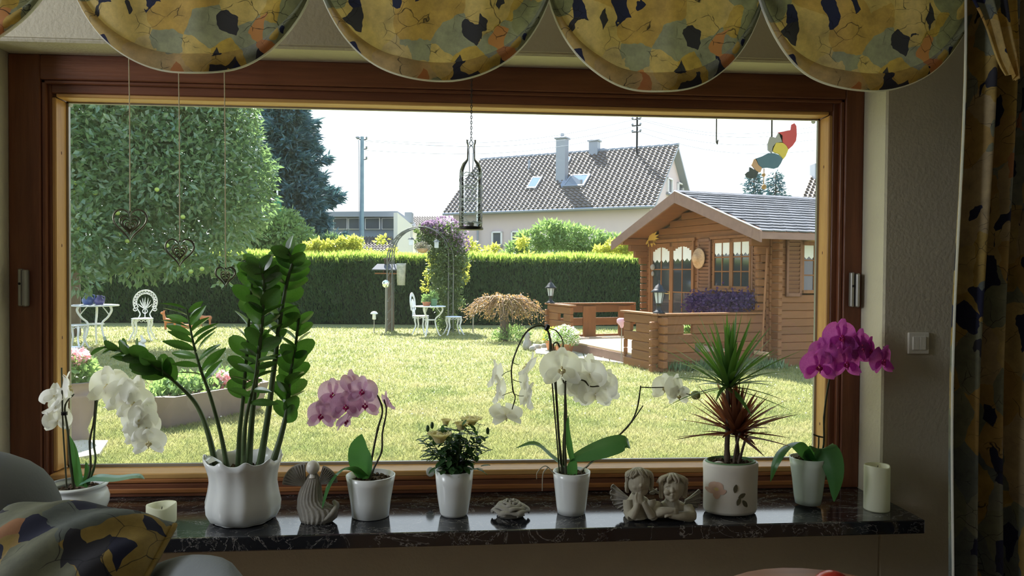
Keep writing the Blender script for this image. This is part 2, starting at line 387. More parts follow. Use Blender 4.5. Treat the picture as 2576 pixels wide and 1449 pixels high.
# window
win = bpy.data.objects.new('window_1', None); COL.objects.link(win); win.location = (0, 0, GZ0); WORG['window_1'] = V((0, 0, GZ0)); win['kind'] = 'structure'
IX0 = P(102, 700, FY).x; IX1 = P(2122, 700, FY).x; IZ1 = P(1288, 228, FY).z; IZ0 = 0.775
BX0, BX1, BZ0, BZ1 = GX0-0.006, GX1+0.006, GZ0-0.02, GZ1+0.006
def bx(x0, x1, y0, y1, z0, z1, ch=0.003): return MB().box(((x0+x1)/2, (y0+y1)/2, (z0+z1)/2), (x1-x0, y1-y0, z1-z0), ch=ch)
bx(LX, IX0, FY, 0.04, SZ, TZ).build('frame_side', MAT['frame_v'], win)
bx(IX1, RX, FY, 0.04, SZ, TZ).build('frame_side', MAT['frame_v'], win)
bx(IX0, IX1, FY, 0.04, IZ1, TZ).build('frame_top', MAT['frame_h'], win)
bx(IX0, IX1, FY, 0.04, SZ, IZ0-0.012).build('frame_bottom', MAT['frame_h'], win)
bx(IX0, GX0-0.012, FY+0.022, 0.03, IZ0, IZ1).build('sash_side', MAT['frame_v'], win)
bx(GX1+0.012, IX1, FY+0.022, 0.03, IZ0, IZ1).build('sash_side', MAT['frame_v'], win)
bx(GX0-0.012, GX1+0.012, FY+0.022, 0.03, GZ1+0.012, IZ1).build('sash_top', MAT['frame_h'], win)
# step mouldings beside the glass
bx(IX0, IX0+0.014, FY+0.008, FY+0.03, IZ0, IZ1).build('moulding', MAT['frame_v'], win)
bx(IX1-0.014, IX1, FY+0.008, FY+0.03, IZ0, IZ1).build('moulding', MAT['frame_v'], win)
bx(IX0, IX1, FY+0.008, FY+0.03, IZ1-0.012, IZ1).build('moulding', MAT['frame_h'], win)
bx(GX0-0.05, GX1+0.05, FY-0.002, 0.03, IZ0-0.01, GZ0-0.022).build('sash_bottom', MAT['sash_h'], win)
bx(GX0-0.02, GX1+0.02, FY-0.004, 0.0, SZ+0.012, SZ+0.028).build('sash_bottom', MAT['sash_h'], win)
# glazing beads
bx(GX0-0.014, GX0, FY+0.026, -0.004, GZ0, GZ1).build('glazing_bead', MAT['bead_v'], win, label='pine glazing bead with golden light put into its colour')
bx(GX1, GX1+0.014, FY+0.026, -0.004, GZ0, GZ1).build('glazing_bead', MAT['bead_v'], win)
bx(GX0, GX1, FY+0.026, -0.004, GZ1, GZ1+0.013).build('glazing_bead', MAT['bead_h'], win)
bx(GX0-0.012, GX1+0.012, FY+0.0, -0.004, GZ0-0.022, GZ0-0.004).build('glazing_bead', MAT['bead_h'], win)
g = MB()
for (x0, x1, z0, z1) in ((GX0, GX0+0.007, GZ0, GZ1), (GX1-0.007, GX1, GZ0, GZ1), (GX0, GX1, GZ0-0.004, GZ0+0.005), (GX0, GX1, GZ1-0.005, GZ1)):
    g.box(((x0+x1)/2, -0.003, (z0+z1)/2), (x1-x0, 0.012, z1-z0))
g.build('gasket', MAT['gasket'], win)
pane = MB(); pane.add([(GX0, 0, GZ0), (GX1, 0, GZ0), (GX1, 0, GZ1), (GX0, 0, GZ1)], [(0, 1, 2, 3)])
pane.build('pane', MAT['glass'], win, label='clear window pane with faint haze')  # faint uneven milky veil mixed into the glass
# small screw holes on the beads
sc_ = MB()
for k in range(4):
    z = GZ0+0.13+0.3*k
    sc_.sphere((GX0, -0.04, z), (0.0012, 0.003, 0.006), 8, 4); sc_.sphere((GX1, -0.04, z), (0.0012, 0.003, 0.006), 8, 4)
sc_.build('screw_hole', MAT['frame_v'], win, kind='stuff')
for (px, py0, py1) in ((58, 676, 770), (2148, 685, 772)):
    c = P(px, (py0+py1)/2, FY-0.01); h = (py1-py0)*scl(c)
    l = MB(); l.box((c.x-0.007, FY-0.008, c.z), (0.013, 0.018, h), ch=0.003)
    o = l.build('window_handle', MAT['grey_metal'], win, label='grey metal sliding window handle')
    MB().box((c.x+0.009, FY-0.012, c.z-0.002), (0.014, 0.026, h*0.98), ch=0.004).build('grip', MAT['grey_metal'], o)
    MB().sphere((c.x-0.007, FY-0.018, c.z+0.012), (0.004, 0.003, 0.004), 10, 6).build('screw', MAT['black_iron'], o)
# white lintel trim line
MB().box(((LX+RX)/2, WY-0.002, TZ+0.012), (RX-LX, 0.006, 0.003)).build('trim_1', MAT['wall'], kind='structure')
# sill: black marble slab
a, b_, c_, d_ = G(-260, 1375, SZ), G(2328, 1308, SZ), V((RX+0.13, WY, SZ)), V((-1.9, WY, SZ))
fr = -0.515
s = MB()
xe = b_.x
pl = [V((-1.9, fr, SZ)), V((xe, b_.y, SZ)), V((xe, WY+0.0, SZ)), V((RX, WY, SZ)), V((RX, FY+0.01, SZ)), V((LX, FY+0.01, SZ)), V((LX, WY, SZ)), V((-1.9, WY, SZ))]
n = len(pl)
lo = [p-V((0, 0, 0.042)) for p in pl]
s.add(pl+lo, [tuple(range(n)), tuple(range(n, 2*n))[::-1]]+[(i+n, (i+1) % n+n, (i+1) % n, i) for i in range(n)])
sill = s.build('trim_2', MAT['marble'], kind='structure'); sill['label'] = 'black marble window sill with white veins'
bv = sill.modifiers.new('bevel', 'BEVEL'); bv.width = 0.004; bv.segments = 2; bv.limit_method = 'ANGLE'
# switch
c = P(2308, 863, WY); sw = thing('light_switch', 'beige double light switch on the wall right of the window', 'light switch', c)
q = 54*scl(c)
MB().box(c+V((0, -0.004, 0)), (q, 0.009, q), ch=0.002).build('switch_plate', MAT['white_plaster'], sw)
MB().box(c+V((-q*.16, -0.010, 0)), (q*.31, 0.005, q*.62), ch=0.0012).build('rocker', MAT['white_plaster'], sw)
MB().box(c+V((q*.16, -0.010, 0)), (q*.31, 0.005, q*.62), ch=0.0012).build('rocker', MAT['white_plaster'], sw)

# ------------------------------------------------------------------ curtains
VY = -0.62
def scallop(x0, x1, zt, zb, lab, y=VY, skew=0.0):
    th = thing('curtain_valance', lab, 'curtain', (0.5*(x0+x1), y, zt), 'balloon valance scallops above the window')
    ph = random.random()*6
    def fn(u, v, dy=0.0):
        x = x0+(x1-x0)*u; t = 2*u-1
        e = max(0.0, 1-abs(t)**2.35)**0.5
        zbot = zt-(zt-zb)*e
        zz = zt+(zbot-zt)*v+0.0
        fold = 0.012*math.sin(u*19+ph)*(1-0.6*v)+0.008*math.sin(u*41+ph*2)*(1-v)
        sag = 0.010*math.sin(v*14+ph)*(t*t)
        roll = -0.035*math.sin(pi*min(1, v))*e-0.02*(v**6)
        return V((x+0.01*math.sin(v*6)*t, y+fold+sag+roll+dy, zz))
    MB().grid(fn, 60, 36).build('fabric', MAT['fabric'], th)
    hem = [fn(i/60, 1.0) for i in range(1, 60)]
    MB().tube(hem, 0.0035, 6).build('hem', MAT['petal_white'], th, label='thin pale hem edge')
    def fn2(u, v): p = fn(u, 0.88+0.12*v); return p+V((0, -0.006-0.012*math.sin(pi*v), 0.0))
    MB().grid(fn2, 60, 5).build('ruffle', MAT['fabric'], th)
ztop = P(1288, -150, VY).z
spec = [(-470, 150, 133, 'curtain scallop at the far left cut by the photo edge'),
        (178, 792, 188, 'curtain scallop in front of the three hanging heart strings'),
        (806, 1384, 207, 'curtain scallop that the bottle chain hangs behind, second full one'),
        (1380, 1912, 234, 'curtain scallop above the white orchid with the arching stem'),
        (1900, 2436, 232, 'rightmost full curtain scallop, beside the long shaded drape')]
for (a, b2, yb, lab) in spec:
    x0, x1 = P(a-22, -60, VY).x, P(b2+22, -60, VY).x; zb = P((a+b2)/2, yb, VY).z
    scallop(x0, x1, ztop, zb, 'patchwork print '+lab)
# gathered tail and long side drape
DX0 = P(2388, 600, -0.66).x
dr = thing('curtain_drape', 'long patchwork print drape with shade in its colour at the right edge', 'curtain', (DX0+0.35, -0.66, 0.0))
def dfn(u, v):
    x = DX0+0.75*u-0.018*v*(1-u)+0.01*math.sin(v*9)*(1-u)
    y = -0.66-0.035*math.cos(u*2*pi*9.5)-0.02*math.sin(u*17+v*2)-0.03*u
    return V((x, y, 2.45-2.4*v))
MB().grid(dfn, 200, 30).build('fabric', MAT['fabric_shaded'], dr)
MB().tube([dfn(0, v/20) for v in range(21)], 0.003, 6).build('hem', MAT['petal_white'], dr, label='thin pale hem edge')
dfn0 = dfn
tl = thing('curtain_tail', 'short gathered curtain tail hanging in front of the shaded drape', 'curtain', P(2470, 60, -0.76))
def tfn(u, v):
    a = P(2415+150*u+60*v, -60, -0.76); w = (1-0.75*v)
    cx = P(2455+75*v, 0, -0.76).x
    x = cx+(u-0.5)*0.16*w
    return V((x, -0.78-0.016*math.sin(u*20+1)*(1-.4*v)-0.02*math.sin(pi*u), P(2460, -80, -0.76).z-0.30*v*(1-.10*abs(2*u-1))))+V((0.0, 0, -.012*math.sin(v*9+u*5)*v))
MB().grid(tfn, 60, 20).build('fabric', MAT['fabric'], tl)
MB().tube([V((-2.2, VY+0.03, ztop+0.02)), V((2.2, VY+0.03, ztop+0.02))], 0.014, 10).build('curtain_rail', MAT['white_plaster'], kind='structure')
# ------------------------------------------------------------------ ground and lawn
def grass_mat():
    m, nt, b, out = new_mat('lawn_grass'); b.inputs['Roughness'].default_value = 0.6; b.inputs['Specular IOR Level'].default_value = 0.3
    co = coords(nt); c = ramp(nt, noise(nt, co, 1.3, 5, 0.65), [(0.3, (0.20, 0.26, 0.085)), (0.5, (0.36, 0.37, 0.15)), (0.72, (0.52, 0.46, 0.26))])
    c2 = ramp(nt, noise(nt, co, 30, 3, 0.7), [(0.3, (0.65, 0.7, 0.6)), (0.7, (1.25, 1.2, 1.2))])
    c = mixc(nt, 1.0, c, c2, 'MULTIPLY'); nt.links.new(c, b.inputs['Base Color'])
    t_ = nt.nodes.new('ShaderNodeBsdfTranslucent'); nt.links.new(c, t_.inputs[0])
    mx = nt.nodes.new('ShaderNodeMixShader'); mx.inputs[0].default_value = 0.45
    nt.links.new(b.outputs[0], mx.inputs[1]); nt.links.new(t_.outputs[0], mx.inputs[2]); nt.links.new(mx.outputs[0], out.inputs[0]); return m
MAT['grass'] = grass_mat()
MAT['lawn'] = simple('lawn_soil', (0.16, 0.19, 0.06), 0.9, col2=(0.26, 0.25, 0.1), nscale=8, bump=0.5, bscale=60)
gr = MB(); gr.add([(-80, 0.12, 0), (80, 0.12, 0), (80, 160, 0), (-80, 160, 0)], [(0, 1, 2, 3)])
gr.build('ground_lawn', MAT['lawn'], kind='structure')
HY = 21.0   # hedge front: found from its foot line
h0 = G(800, 812); h1 = G(1600, 812)
HYL, HYR = G(300, 806).y, G(1500, 822).y
rng = np.random.default_rng(3)
def blades(n, ymin, ymax, xf, h, w, name, pw=2.0):
    u = rng.random(n); D0, D1 = ymin+2.6, ymax+2.6
    D = 1/((1-u)/D0+u/D1); y = D-2.6                 # denser nearby
    x = (rng.random(n)*2-1)*0.74*D+0.072*D
    a = rng.random(n)*2*pi; hh = h*(0.5+rng.random(n))*(1+0.03*D); ww = w*(0.7+0.6*rng.random(n))*(D/6)**0.7
    lean = hh*(0.3+0.9*rng.random(n)); b2 = rng.random(n)*2*pi
    cx, sx_ = np.cos(a)*ww/2, np.sin(a)*ww/2
    z0 = np.zeros(n)
    v = np.stack([np.stack([x-cx, y-sx_, z0], 1), np.stack([x+cx, y+sx_, z0], 1),
                  np.stack([x+np.cos(b2)*lean, y+np.sin(b2)*lean, hh], 1)], 1).reshape(-1, 3)
    me = bpy.data.meshes.new(name); me.vertices.add(3*n); me.vertices.foreach_set('co', v.ravel())
    me.loops.add(3*n); me.loops.foreach_set('vertex_index', np.arange(3*n)); me.polygons.add(n)
    me.polygons.foreach_set('loop_start', np.arange(0, 3*n, 3)); me.update(); me.validate(); return me
def add_stuff(me, name, mat, parent=None, label=None, cat=None):
    o = bpy.data.objects.new(name, me); COL.objects.link(o); me.materials.append(mat)
    if parent: o.parent = parent; 
    WORG[o.name] = WORG.get(parent.name, V((0, 0, 0))) if parent else V((0, 0, 0))
    tag(o, label, cat, kind='stuff'); return o
add_stuff(blades(330000, 2.9, 17.4, 0, 0.028, 0.009, 'lawn_grass'), 'lawn_grass', MAT['grass'], label='short sunlit grass covering the whole garden', cat='grass')
fl = MB()
for k in range(500):
    p = G(random.uniform(170, 2050), random.triangular(860, 1100, 870)); r = 0.009
    fl.sphere(p+V((0, 0, 0.045)), (r, r, r*.7), 5, 3)
fl.build('clover_flower', MAT['white_plaster'], label='tiny white clover heads scattered in the lawn', cat='flowers', kind='stuff')

# ------------------------------------------------------------------ leaves (numpy scatter)
def leaf_cloud(name, pts, nrm, L, W, mat, parent=None, jitter=0.9, down=0.3, lab=None, cat=None, fold=0.25, rg=rng):
    """folded diamond leaves, 4 triangles each, around pts; nrm = outward directions"""
    n = len(pts); d = nrm+rg.normal(0, jitter, (n, 3)); d[:, 2] -= down
    d /= np.linalg.norm(d, axis=1)[:, None]+1e-9
    r_ = rg.normal(0, 1, (n, 3)); s_ = np.cross(d, r_); s_ /= np.linalg.norm(s_, axis=1)[:, None]+1e-9
    u_ = np.cross(s_, d); l = (L*(0.65+0.7*rg.random(n)))[:, None]; w = (W*(0.7+0.6*rg.random(n)))[:, None]
    a = pts; t = pts+d*l; m_ = pts+d*l*0.45
    lft = m_-s_*w*0.5+u_*w*fold; rgt = m_+s_*w*0.5+u_*w*fold
    v = np.stack([a, lft, t, rgt, m_], 1).reshape(-1, 3); b0 = np.arange(n)*5
    f = np.stack([b0, b0+4, b0+1, b0+1, b0+4, b0+2, b0, b0+3, b0+4, b0+4, b0+3, b0+2], 1).reshape(-1, 3)
    off = WORG.get(parent.name, V((0, 0, 0))) if parent else V((0, 0, 0))
    v = v-np.array(off)
    me = bpy.data.meshes.new(name); me.vertices.add(len(v)); me.vertices.foreach_set('co', v.ravel().astype(np.float32))
    me.loops.add(f.size); me.loops.foreach_set('vertex_index', f.ravel()); me.polygons.add(len(f))
    me.polygons.foreach_set('loop_start', np.arange(0, f.size, 3)); me.update(); me.validate()
    return add_stuff(me, name, mat, parent, lab, cat)
def leafmat(name, a, b_, tc_, tr=0.4, rough=0.38, ns=1.2, spec=0.5):
    m, nt, b, out = new_mat(name); b.inputs['Roughness'].default_value = rough; b.inputs['Specular IOR Level'].default_value = spec
    co = coords(nt); n_ = noise(nt, co, ns, 5, 0.75)
    nt.links.new(ramp(nt, n_, [(0.32, a), (0.68, b_)]), b.inputs['Base Color'])
    t_ = nt.nodes.new('ShaderNodeBsdfTranslucent'); t_.inputs[0].default_value = c4(tc_)
    mx = nt.nodes.new('ShaderNodeMixShader'); mx.inputs[0].default_value = tr
    nt.links.new(b.outputs[0], mx.inputs[1]); nt.links.new(t_.outputs[0], mx.inputs[2]); nt.links.new(mx.outputs[0], out.inputs[0]); return m
MAT['bark'] = simple('grey_brown_bark', (0.14, 0.11, 0.085), 0.9, col2=(0.08, 0.06, 0.05), nscale=12, stretch=(1, 1, .3), bump=0.8, bscale=30)
MAT['leaf_apple'] = leafmat('apple_leaf', (0.06, 0.135, 0.065), (0.16, 0.26, 0.13), (0.24, 0.38, 0.13), 0.38, 0.26, 0.9, 1.0)
MAT['leaf_shrub'] = leafmat('shrub_leaf', (0.15, 0.27, 0.09), (0.26, 0.38, 0.15), (0.35, 0.52, 0.15), 0.4, 0.35, 2, 0.6)
MAT['leaf_yellow'] = leafmat('yellow_green_leaf', (0.50, 0.52, 0.09), (0.36, 0.42, 0.09), (0.70, 0.70, 0.12), 0.5, 0.45, 2)
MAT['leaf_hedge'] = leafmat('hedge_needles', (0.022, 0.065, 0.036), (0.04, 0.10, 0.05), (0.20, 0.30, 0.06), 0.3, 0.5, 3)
MAT['leaf_hedge_top'] = leafmat('sunlit_hedge_tips', (0.28, 0.42, 0.08), (0.38, 0.50, 0.11), (0.55, 0.70, 0.14), 0.5, 0.5, 3)  # sun on the hedge top put into a lighter needle colour
MAT['leaf_spruce'] = leafmat('hazy_spruce_needles', (0.055, 0.13, 0.17), (0.09, 0.18, 0.22), (0.08, 0.18, 0.18), 0.2, 0.5, 2)  # distance haze put into the needle colour as blue
MAT['leaf_vine'] = leafmat('clematis_leaf', (0.06, 0.10, 0.05), (0.12, 0.17, 0.07), (0.2, 0.3, 0.08), 0.35, 0.45, 3)
MAT['flower_mauve'] = leafmat('mauve_flower', (0.24, 0.13, 0.27), (0.36, 0.25, 0.36), (0.4, 0.28, 0.4), 0.4, 0.6, 3)
MAT['leaf_red'] = leafmat('red_brown_leaf', (0.30, 0.13, 0.06), (0.28, 0.32, 0.10), (0.45, 0.26, 0.10), 0.4, 0.45, 6)

def ell_pts(c, r, n, shell=0.55, zmin=None):
    d = rng.normal(0, 1, (n, 3)); d /= np.linalg.norm(d, axis=1)[:, None]
    rad = shell+(1-shell)*rng.random(n)**0.6
    p = np.array(c)+d*np.array(r)*rad[:, None]
    if zmin is not None:
        k = p[:, 2] > zmin; p, d = p[k], d[k]
    return p, d

# apple tree ---------------------------------------------------------------
tp = G(182, 846); tree = thing('apple_tree', 'large apple tree with green apples shading the white chairs', 'tree', tp)
MB().tube(spline([tp, tp+V((0.02, 0, 0.7)), tp+V((0.06, -.05, 1.5)), tp+V((.2, -.2, 2.4)), tp+V((.5, -.4, 3.4))]), lerpl(0.17, 0.08, 25), 12).build('trunk', MAT['bark'], tree)
br = MB()
for k in range(16):
    a = random.uniform(0, 2*pi); z = random.uniform(1.5, 3.0)
    b0 = tp+V((0.08, -0.08, z)); e_ = b0+V((math.cos(a)*random.uniform(1.8, 3.6), math.sin(a)*2.4, random.uniform(0.1, 2.6)))
    br.tube(spline([b0, (b0+e_)/2+V((0, 0, 0.25)), e_]), lerpl(0.06, 0.015, 13), 6)
br.build('branch', MAT['bark'], tree, kind='stuff')
# crown of many twig clusters
cent = []
def dep(px, d): return CW((px-1288)/FPX*d, d)
def blob(px, py, d, r):
    c = dep(px, d); c.z = 1.45+(674+(px-185)*.0065-py)/FPX*d; cent.append((tuple(c), r))
for a_ in ((230, 330, 14.5, 1.3), (330, 300, 15, 1.4), (440, 300, 15.5, 1.3), (520, 350, 15.2, 1.15), (585, 430, 15.6, 0.9), (300, 430, 14.5, 1.3), (420, 430, 14.5, 1.3), (520, 470, 15, 1.1), (230, 510, 14, 1.05), (330, 560, 14.2, 0.95), (440, 560, 14.6, 0.95), (560, 540, 15, 0.85), (210, 400, 15, 1.4), (622, 500, 15.8, 0.6), (400, 250, 15.5, 1.4), (545, 300, 15.8, 0.9), (590, 330, 16, 0.5), (640, 420, 16, 0.45), (250, 620, 13.6, 0.6), (350, 640, 13.8, 0.55), (200, 590, 13.2, 0.65), (450, 640, 14, 0.5), (540, 630, 14.4, 0.5), (190, 690, 13.0, 0.4), (560, 700, 14.2, 0.12), (250, 150, 15, 1.5), (400, 120, 15.5, 1.5), (100, 300, 15, 1.5), (60, 480, 15, 1.3), (0, 350, 15, 1.5), (520, 200, 15.5, 1.2)):
    blob(*a_)
ptl, nrl = [], []
for c, r in cent:
    n = int(1350*r*r); p, d = ell_pts(c, (r, r, r*0.9), n, 0.5); ptl.append(p); nrl.append(d)
pp, nn = np.concatenate(ptl), np.concatenate(nrl)
# hanging sprigs at the crown's lower fringe
leaf_cloud('foliage', pp, nn, 0.155, 0.066, MAT['leaf_apple'], tree, 0.8, 0.35)
MAT['apple'] = simple('green_apple', (0.42, 0.55, 0.13), 0.35, rnd=0.2, trans=0.25, tcol=(0.6, 0.75, 0.15))
am = MB().sphere((0, 0, 0), (1, 1, 0.92), 10, 7).mesh('apple')
am.materials.append(MAT['apple'])
for (px, py) in ((190, 455), (200, 468), (210, 460), (185, 478), (228, 525), (232, 540), (222, 552), (236, 556), (200, 570), (178, 462), (258, 565), (300, 583), (460, 538), (296, 530), (480, 675), (395, 470), (320, 600), (240, 480), (508, 668), (420, 610)):
    d = 13.4; c = dep(px, d); c.z = 1.45+(674-py)/FPX*d
    inst(am, 'apple', tree, Matrix.Translation(c) @ Matrix.Scale(0.042, 4))
# lighter fruit bush right of the tree
sb = dep(690, 23.6); shr = thing('fruit_bush', 'lighter green leafy bush between the apple tree and the spruce', 'bush', sb)
MB().tube([sb, sb+V((0, 0, 1.6))], [0.06, 0.03], 8).build('stem', MAT['bark'], shr)
P_, N_ = [], []
for (px, py, d, r) in ((650, 590, 17.5, .72), (700, 610, 17.6, .65), (745, 600, 17.8, .45), (620, 560, 17.3, .6), (770, 615, 18.0, .3), (690, 560, 17.7, .45), (730, 545, 17.8, .22), (600, 610, 17.2, .6)):
    d += 6; r *= 1.34; c = dep(px, d); c.z = 1.45+(678-py)/FPX*d; p, q = ell_pts(c, (r, r, r), int(2400*r*r), 0.4); P_.append(p); N_.append(q)
leaf_cloud('foliage', np.concatenate(P_), np.concatenate(N_), 0.17, 0.08, MAT['leaf_shrub'], shr, 0.8, 0.1)
# grape vine patch beneath the tree, catching sun
# green closed parasol behind the bush
pb = dep(697, 24.5); pu = thing('garden_umbrella', 'closed green garden umbrella poking up behind the leafy bush', 'umbrella', pb)
MB().tube([pb, V((pb.x, pb.y, 4.15))], 0.03, 8).build('pole', MAT['white_iron'], pu)
MB().lathe([(0.03, 3.9), (0.12, 3.6), (0.2, 3.0), (0.22, 2.4), (0.1, 2.1)], (pb.x, pb.y, 0), 12, mod=lambda r, z, a, i: (r*(1+.15*math.cos(6*a)), z)).build('canopy', simple('green_cloth', (0.03, 0.3, 0.16), 0.7, trans=.3), pu)

# spruce -------------------------------------------------------------------
def spruce(px, d, ztop, rbase, zbot, n, name, lab, seed=0, dens=1.0):
    b0 = dep(px, d); t = thing(name, lab, 'tree', b0)
    MB().tube([b0, b0+V((0, 0, ztop*0.6)), b0+V((0, 0, ztop))], [0.3*rbase/2.5, 0.14*rbase/2.5, 0.02], 8).build('trunk', MAT['bark'], t)
    rg = np.random.default_rng(seed); Pn, Nn = [], []; bm = MB()
    for k in range(n):
        u = (k+0.5)/n; z = zbot+(ztop-zbot)*u**0.9; L = rbase*(1-u)**0.8*(0.62+0.62*rg.random()**1.5)+0.12
        a = k*2.4+rg.random(); dr_ = np.array([math.cos(a), math.sin(a), 0])
        m_ = int(90*dens*L)+14; s_ = rg.random(m_)**0.8
        up = 0.22*s_**2*L-0.30*s_*L*(1-u)
        w = 0.24*L*(1-s_)+0.07
        side = np.array([-dr_[1], dr_[0], 0])
        p = np.array(b0)+dr_*(s_*L)[:, None]+side*(rg.normal(0, 0.7, m_)*w)[:, None]; p[:, 2] = z+up+rg.normal(0, 0.05, m_)-0.1*rg.random(m_)
        Pn.append(p); Nn.append(np.tile(dr_, (m_, 1))+np.array([0, 0, 0.15]))
        bm.tube([b0+V((0, 0, z)), b0+V(tuple(dr_*L*.5))+V((0, 0, z-.12*L*(1-u))), b0+V(tuple(dr_*L))+V((0, 0, z-.08*L*(1-u)))], [0.025, 0.018, 0.008], 4)
    bm.build('branch', MAT['bark'], t, kind='stuff')
    leaf_cloud('foliage', np.concatenate(Pn), np.concatenate(Nn), 0.30*rbase/2.5+0.05, 0.07*rbase/2.5+0.02, MAT['leaf_spruce'], t, 0.5, 0.25, rg=rg)
    return t
spruce(725, 27.5, 8.8, 2.1, 1.0, 330, 'spruce_tree', 'tall dark spruce tinted haze-blue behind the fruit bush', 3, 1.6)
spruce(1893, 24.0, 4.75, 0.75, 1.6, 60, 'young_spruce', 'left of two small spruce tips above the cabin roof', 5, .8)
spruce(1948, 25.0, 4.85, 0.8, 1.6, 60, 'young_spruce', 'right of two small spruce tips above the cabin roof', 6, .8)

# hedge --------------------------------------------------------------------
HA, HB = V((-14.0, 0, 0)), V((9.5, 0, 0))
ga, gb = G(300, 812), G(1550, 820)
hd = (gb-ga); hd.z = 0; hd.normalize(); hn = V((hd.y, -hd.x, 0))       # towards the camera
hst = ga-hd*9.0; hen = ga+hd*(gb-ga).length+hd*2.0; HLen = (hen-hst).length
def hz(px, py):
    p = PL(px, py, ga, hn); return p.z
HT = hz(1300, 655); 
hedge = thing('hedge', 'long trimmed conifer hedge across the back of the garden', 'hedge', (ga+gb)/2)
def hf(u, v):
    if v < 0.6: q, dpt = v/0.6, 0.0; z = HT*q
    else: z = HT; dpt = (v-0.6)/0.4*0.9
    if 0.5 < v < 0.6: dpt = (v-.5)*0.5
    p = hst+hd*(HLen*u)-hn*(dpt+0.05); p.z = z-0.04; return p
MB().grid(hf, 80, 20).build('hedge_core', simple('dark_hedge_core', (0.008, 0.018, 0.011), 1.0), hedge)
n = 52000; s_ = rng.random(n)*HLen; z = rng.random(n)*HT
pts = np.array(hst)[None]+np.array(hd)[None]*s_[:, None]+np.array(hn)[None]*(rng.normal(0, 0.035, n)+0.03*np.sin(s_*3+z*2))[:, None]; pts[:, 2] = z
nr = np.tile(np.array(hn)*0.5+np.array([0, 0, 0.9]), (n, 1))
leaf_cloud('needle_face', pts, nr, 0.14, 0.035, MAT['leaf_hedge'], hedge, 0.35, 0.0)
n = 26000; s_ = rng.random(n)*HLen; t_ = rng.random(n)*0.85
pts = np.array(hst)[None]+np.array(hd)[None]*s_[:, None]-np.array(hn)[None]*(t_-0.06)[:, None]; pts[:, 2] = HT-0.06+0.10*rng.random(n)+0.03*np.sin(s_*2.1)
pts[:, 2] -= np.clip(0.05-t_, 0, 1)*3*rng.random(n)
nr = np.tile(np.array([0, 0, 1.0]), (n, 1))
leaf_cloud('sunlit_tips', pts, nr, 0.20, 0.04, MAT['leaf_hedge_top'], hedge, 0.28, 0.0)
# sprigs of yellow creeper above the hedge
cr_ = thing('golden_creeper', 'yellow-leaved creeper growing along the top of the hedge', 'creeper', hst-hn*1.1)
P_, N_ = [], []
for k in range(75):
    px = random.choice((random.uniform(760, 990), random.uniform(1160, 1330), random.uniform(780, 900), random.uniform(1500, 1620), random.uniform(180, 300)))
    py = random.uniform(602, 648) if px > 330 else random.uniform(630, 700)
    c = PL(px, py, ga-hn*0.95, hn); r = random.uniform(0.08, 0.2); p, q = ell_pts(c, (r*1.3, r, r), 60, 0.1); P_.append(p); N_.append(q)
leaf_cloud('foliage', np.concatenate(P_), np.concatenate(N_), 0.115, 0.07, MAT['leaf_yellow'], cr_, 0.8, 0.1)
# green shrub behind the hedge, in front of the pink house
bs = PL(1430, 700, ga-hn*2.2, hn); bs.z = 0
bu = thing('garden_shrub', 'big round light-green shrub behind the hedge before the pink house', 'bush', bs)
MB().tube([bs, bs+V((0, 0, 1.8))], [0.08, 0.04], 8).build('stem', MAT['bark'], bu)
P_, N_ = [], []
for (px, py, r) in ((1330, 610, .42), (1380, 590, .5), (1430, 600, .55), (1480, 605, .5), (1540, 620, .45), (1590, 625, .35), (1300, 630, .3), (1400, 630, .6), (1500, 640, .5), (1290, 655, .4), (1570, 655, .5), (1395, 572, .22)):
    c = PL(px, py, ga-hn*2.2, hn); p, q = ell_pts(c, (r, r*.8, r*.8), int(2600*r*r)+60, 0.5); P_.append(p); N_.append(q)
leaf_cloud('foliage', np.concatenate(P_), np.concatenate(N_), 0.17, 0.06, MAT['leaf_shrub'], bu, 0.7, -0.1)
# dark bushes in front of the left house
db = PL(800, 700, ga-hn*4, hn); db.z = 0
du = thing('dark_bush', 'dark evergreen bush at the foot of the spruce', 'bush', db)
MB().tube([db, db+V((0, 0, 1.6))], [0.08, 0.04], 8).build('stem', MAT['bark'], du)
P_, N_ = [], []
for (px, py, r) in ((770, 620, .6), (830, 618, .45), (880, 622, .35), (690, 630, .6)):
    c = PL(px, py, ga-hn*4, hn); p, q = ell_pts(c, (r, r*.8, r*.8), int(2200*r*r)+60, 0.5); P_.append(p); N_.append(q)
leaf_cloud('foliage', np.concatenate(P_), np.concatenate(N_), 0.17, 0.06, MAT['leaf_apple'], du, 0.7, -0.1)

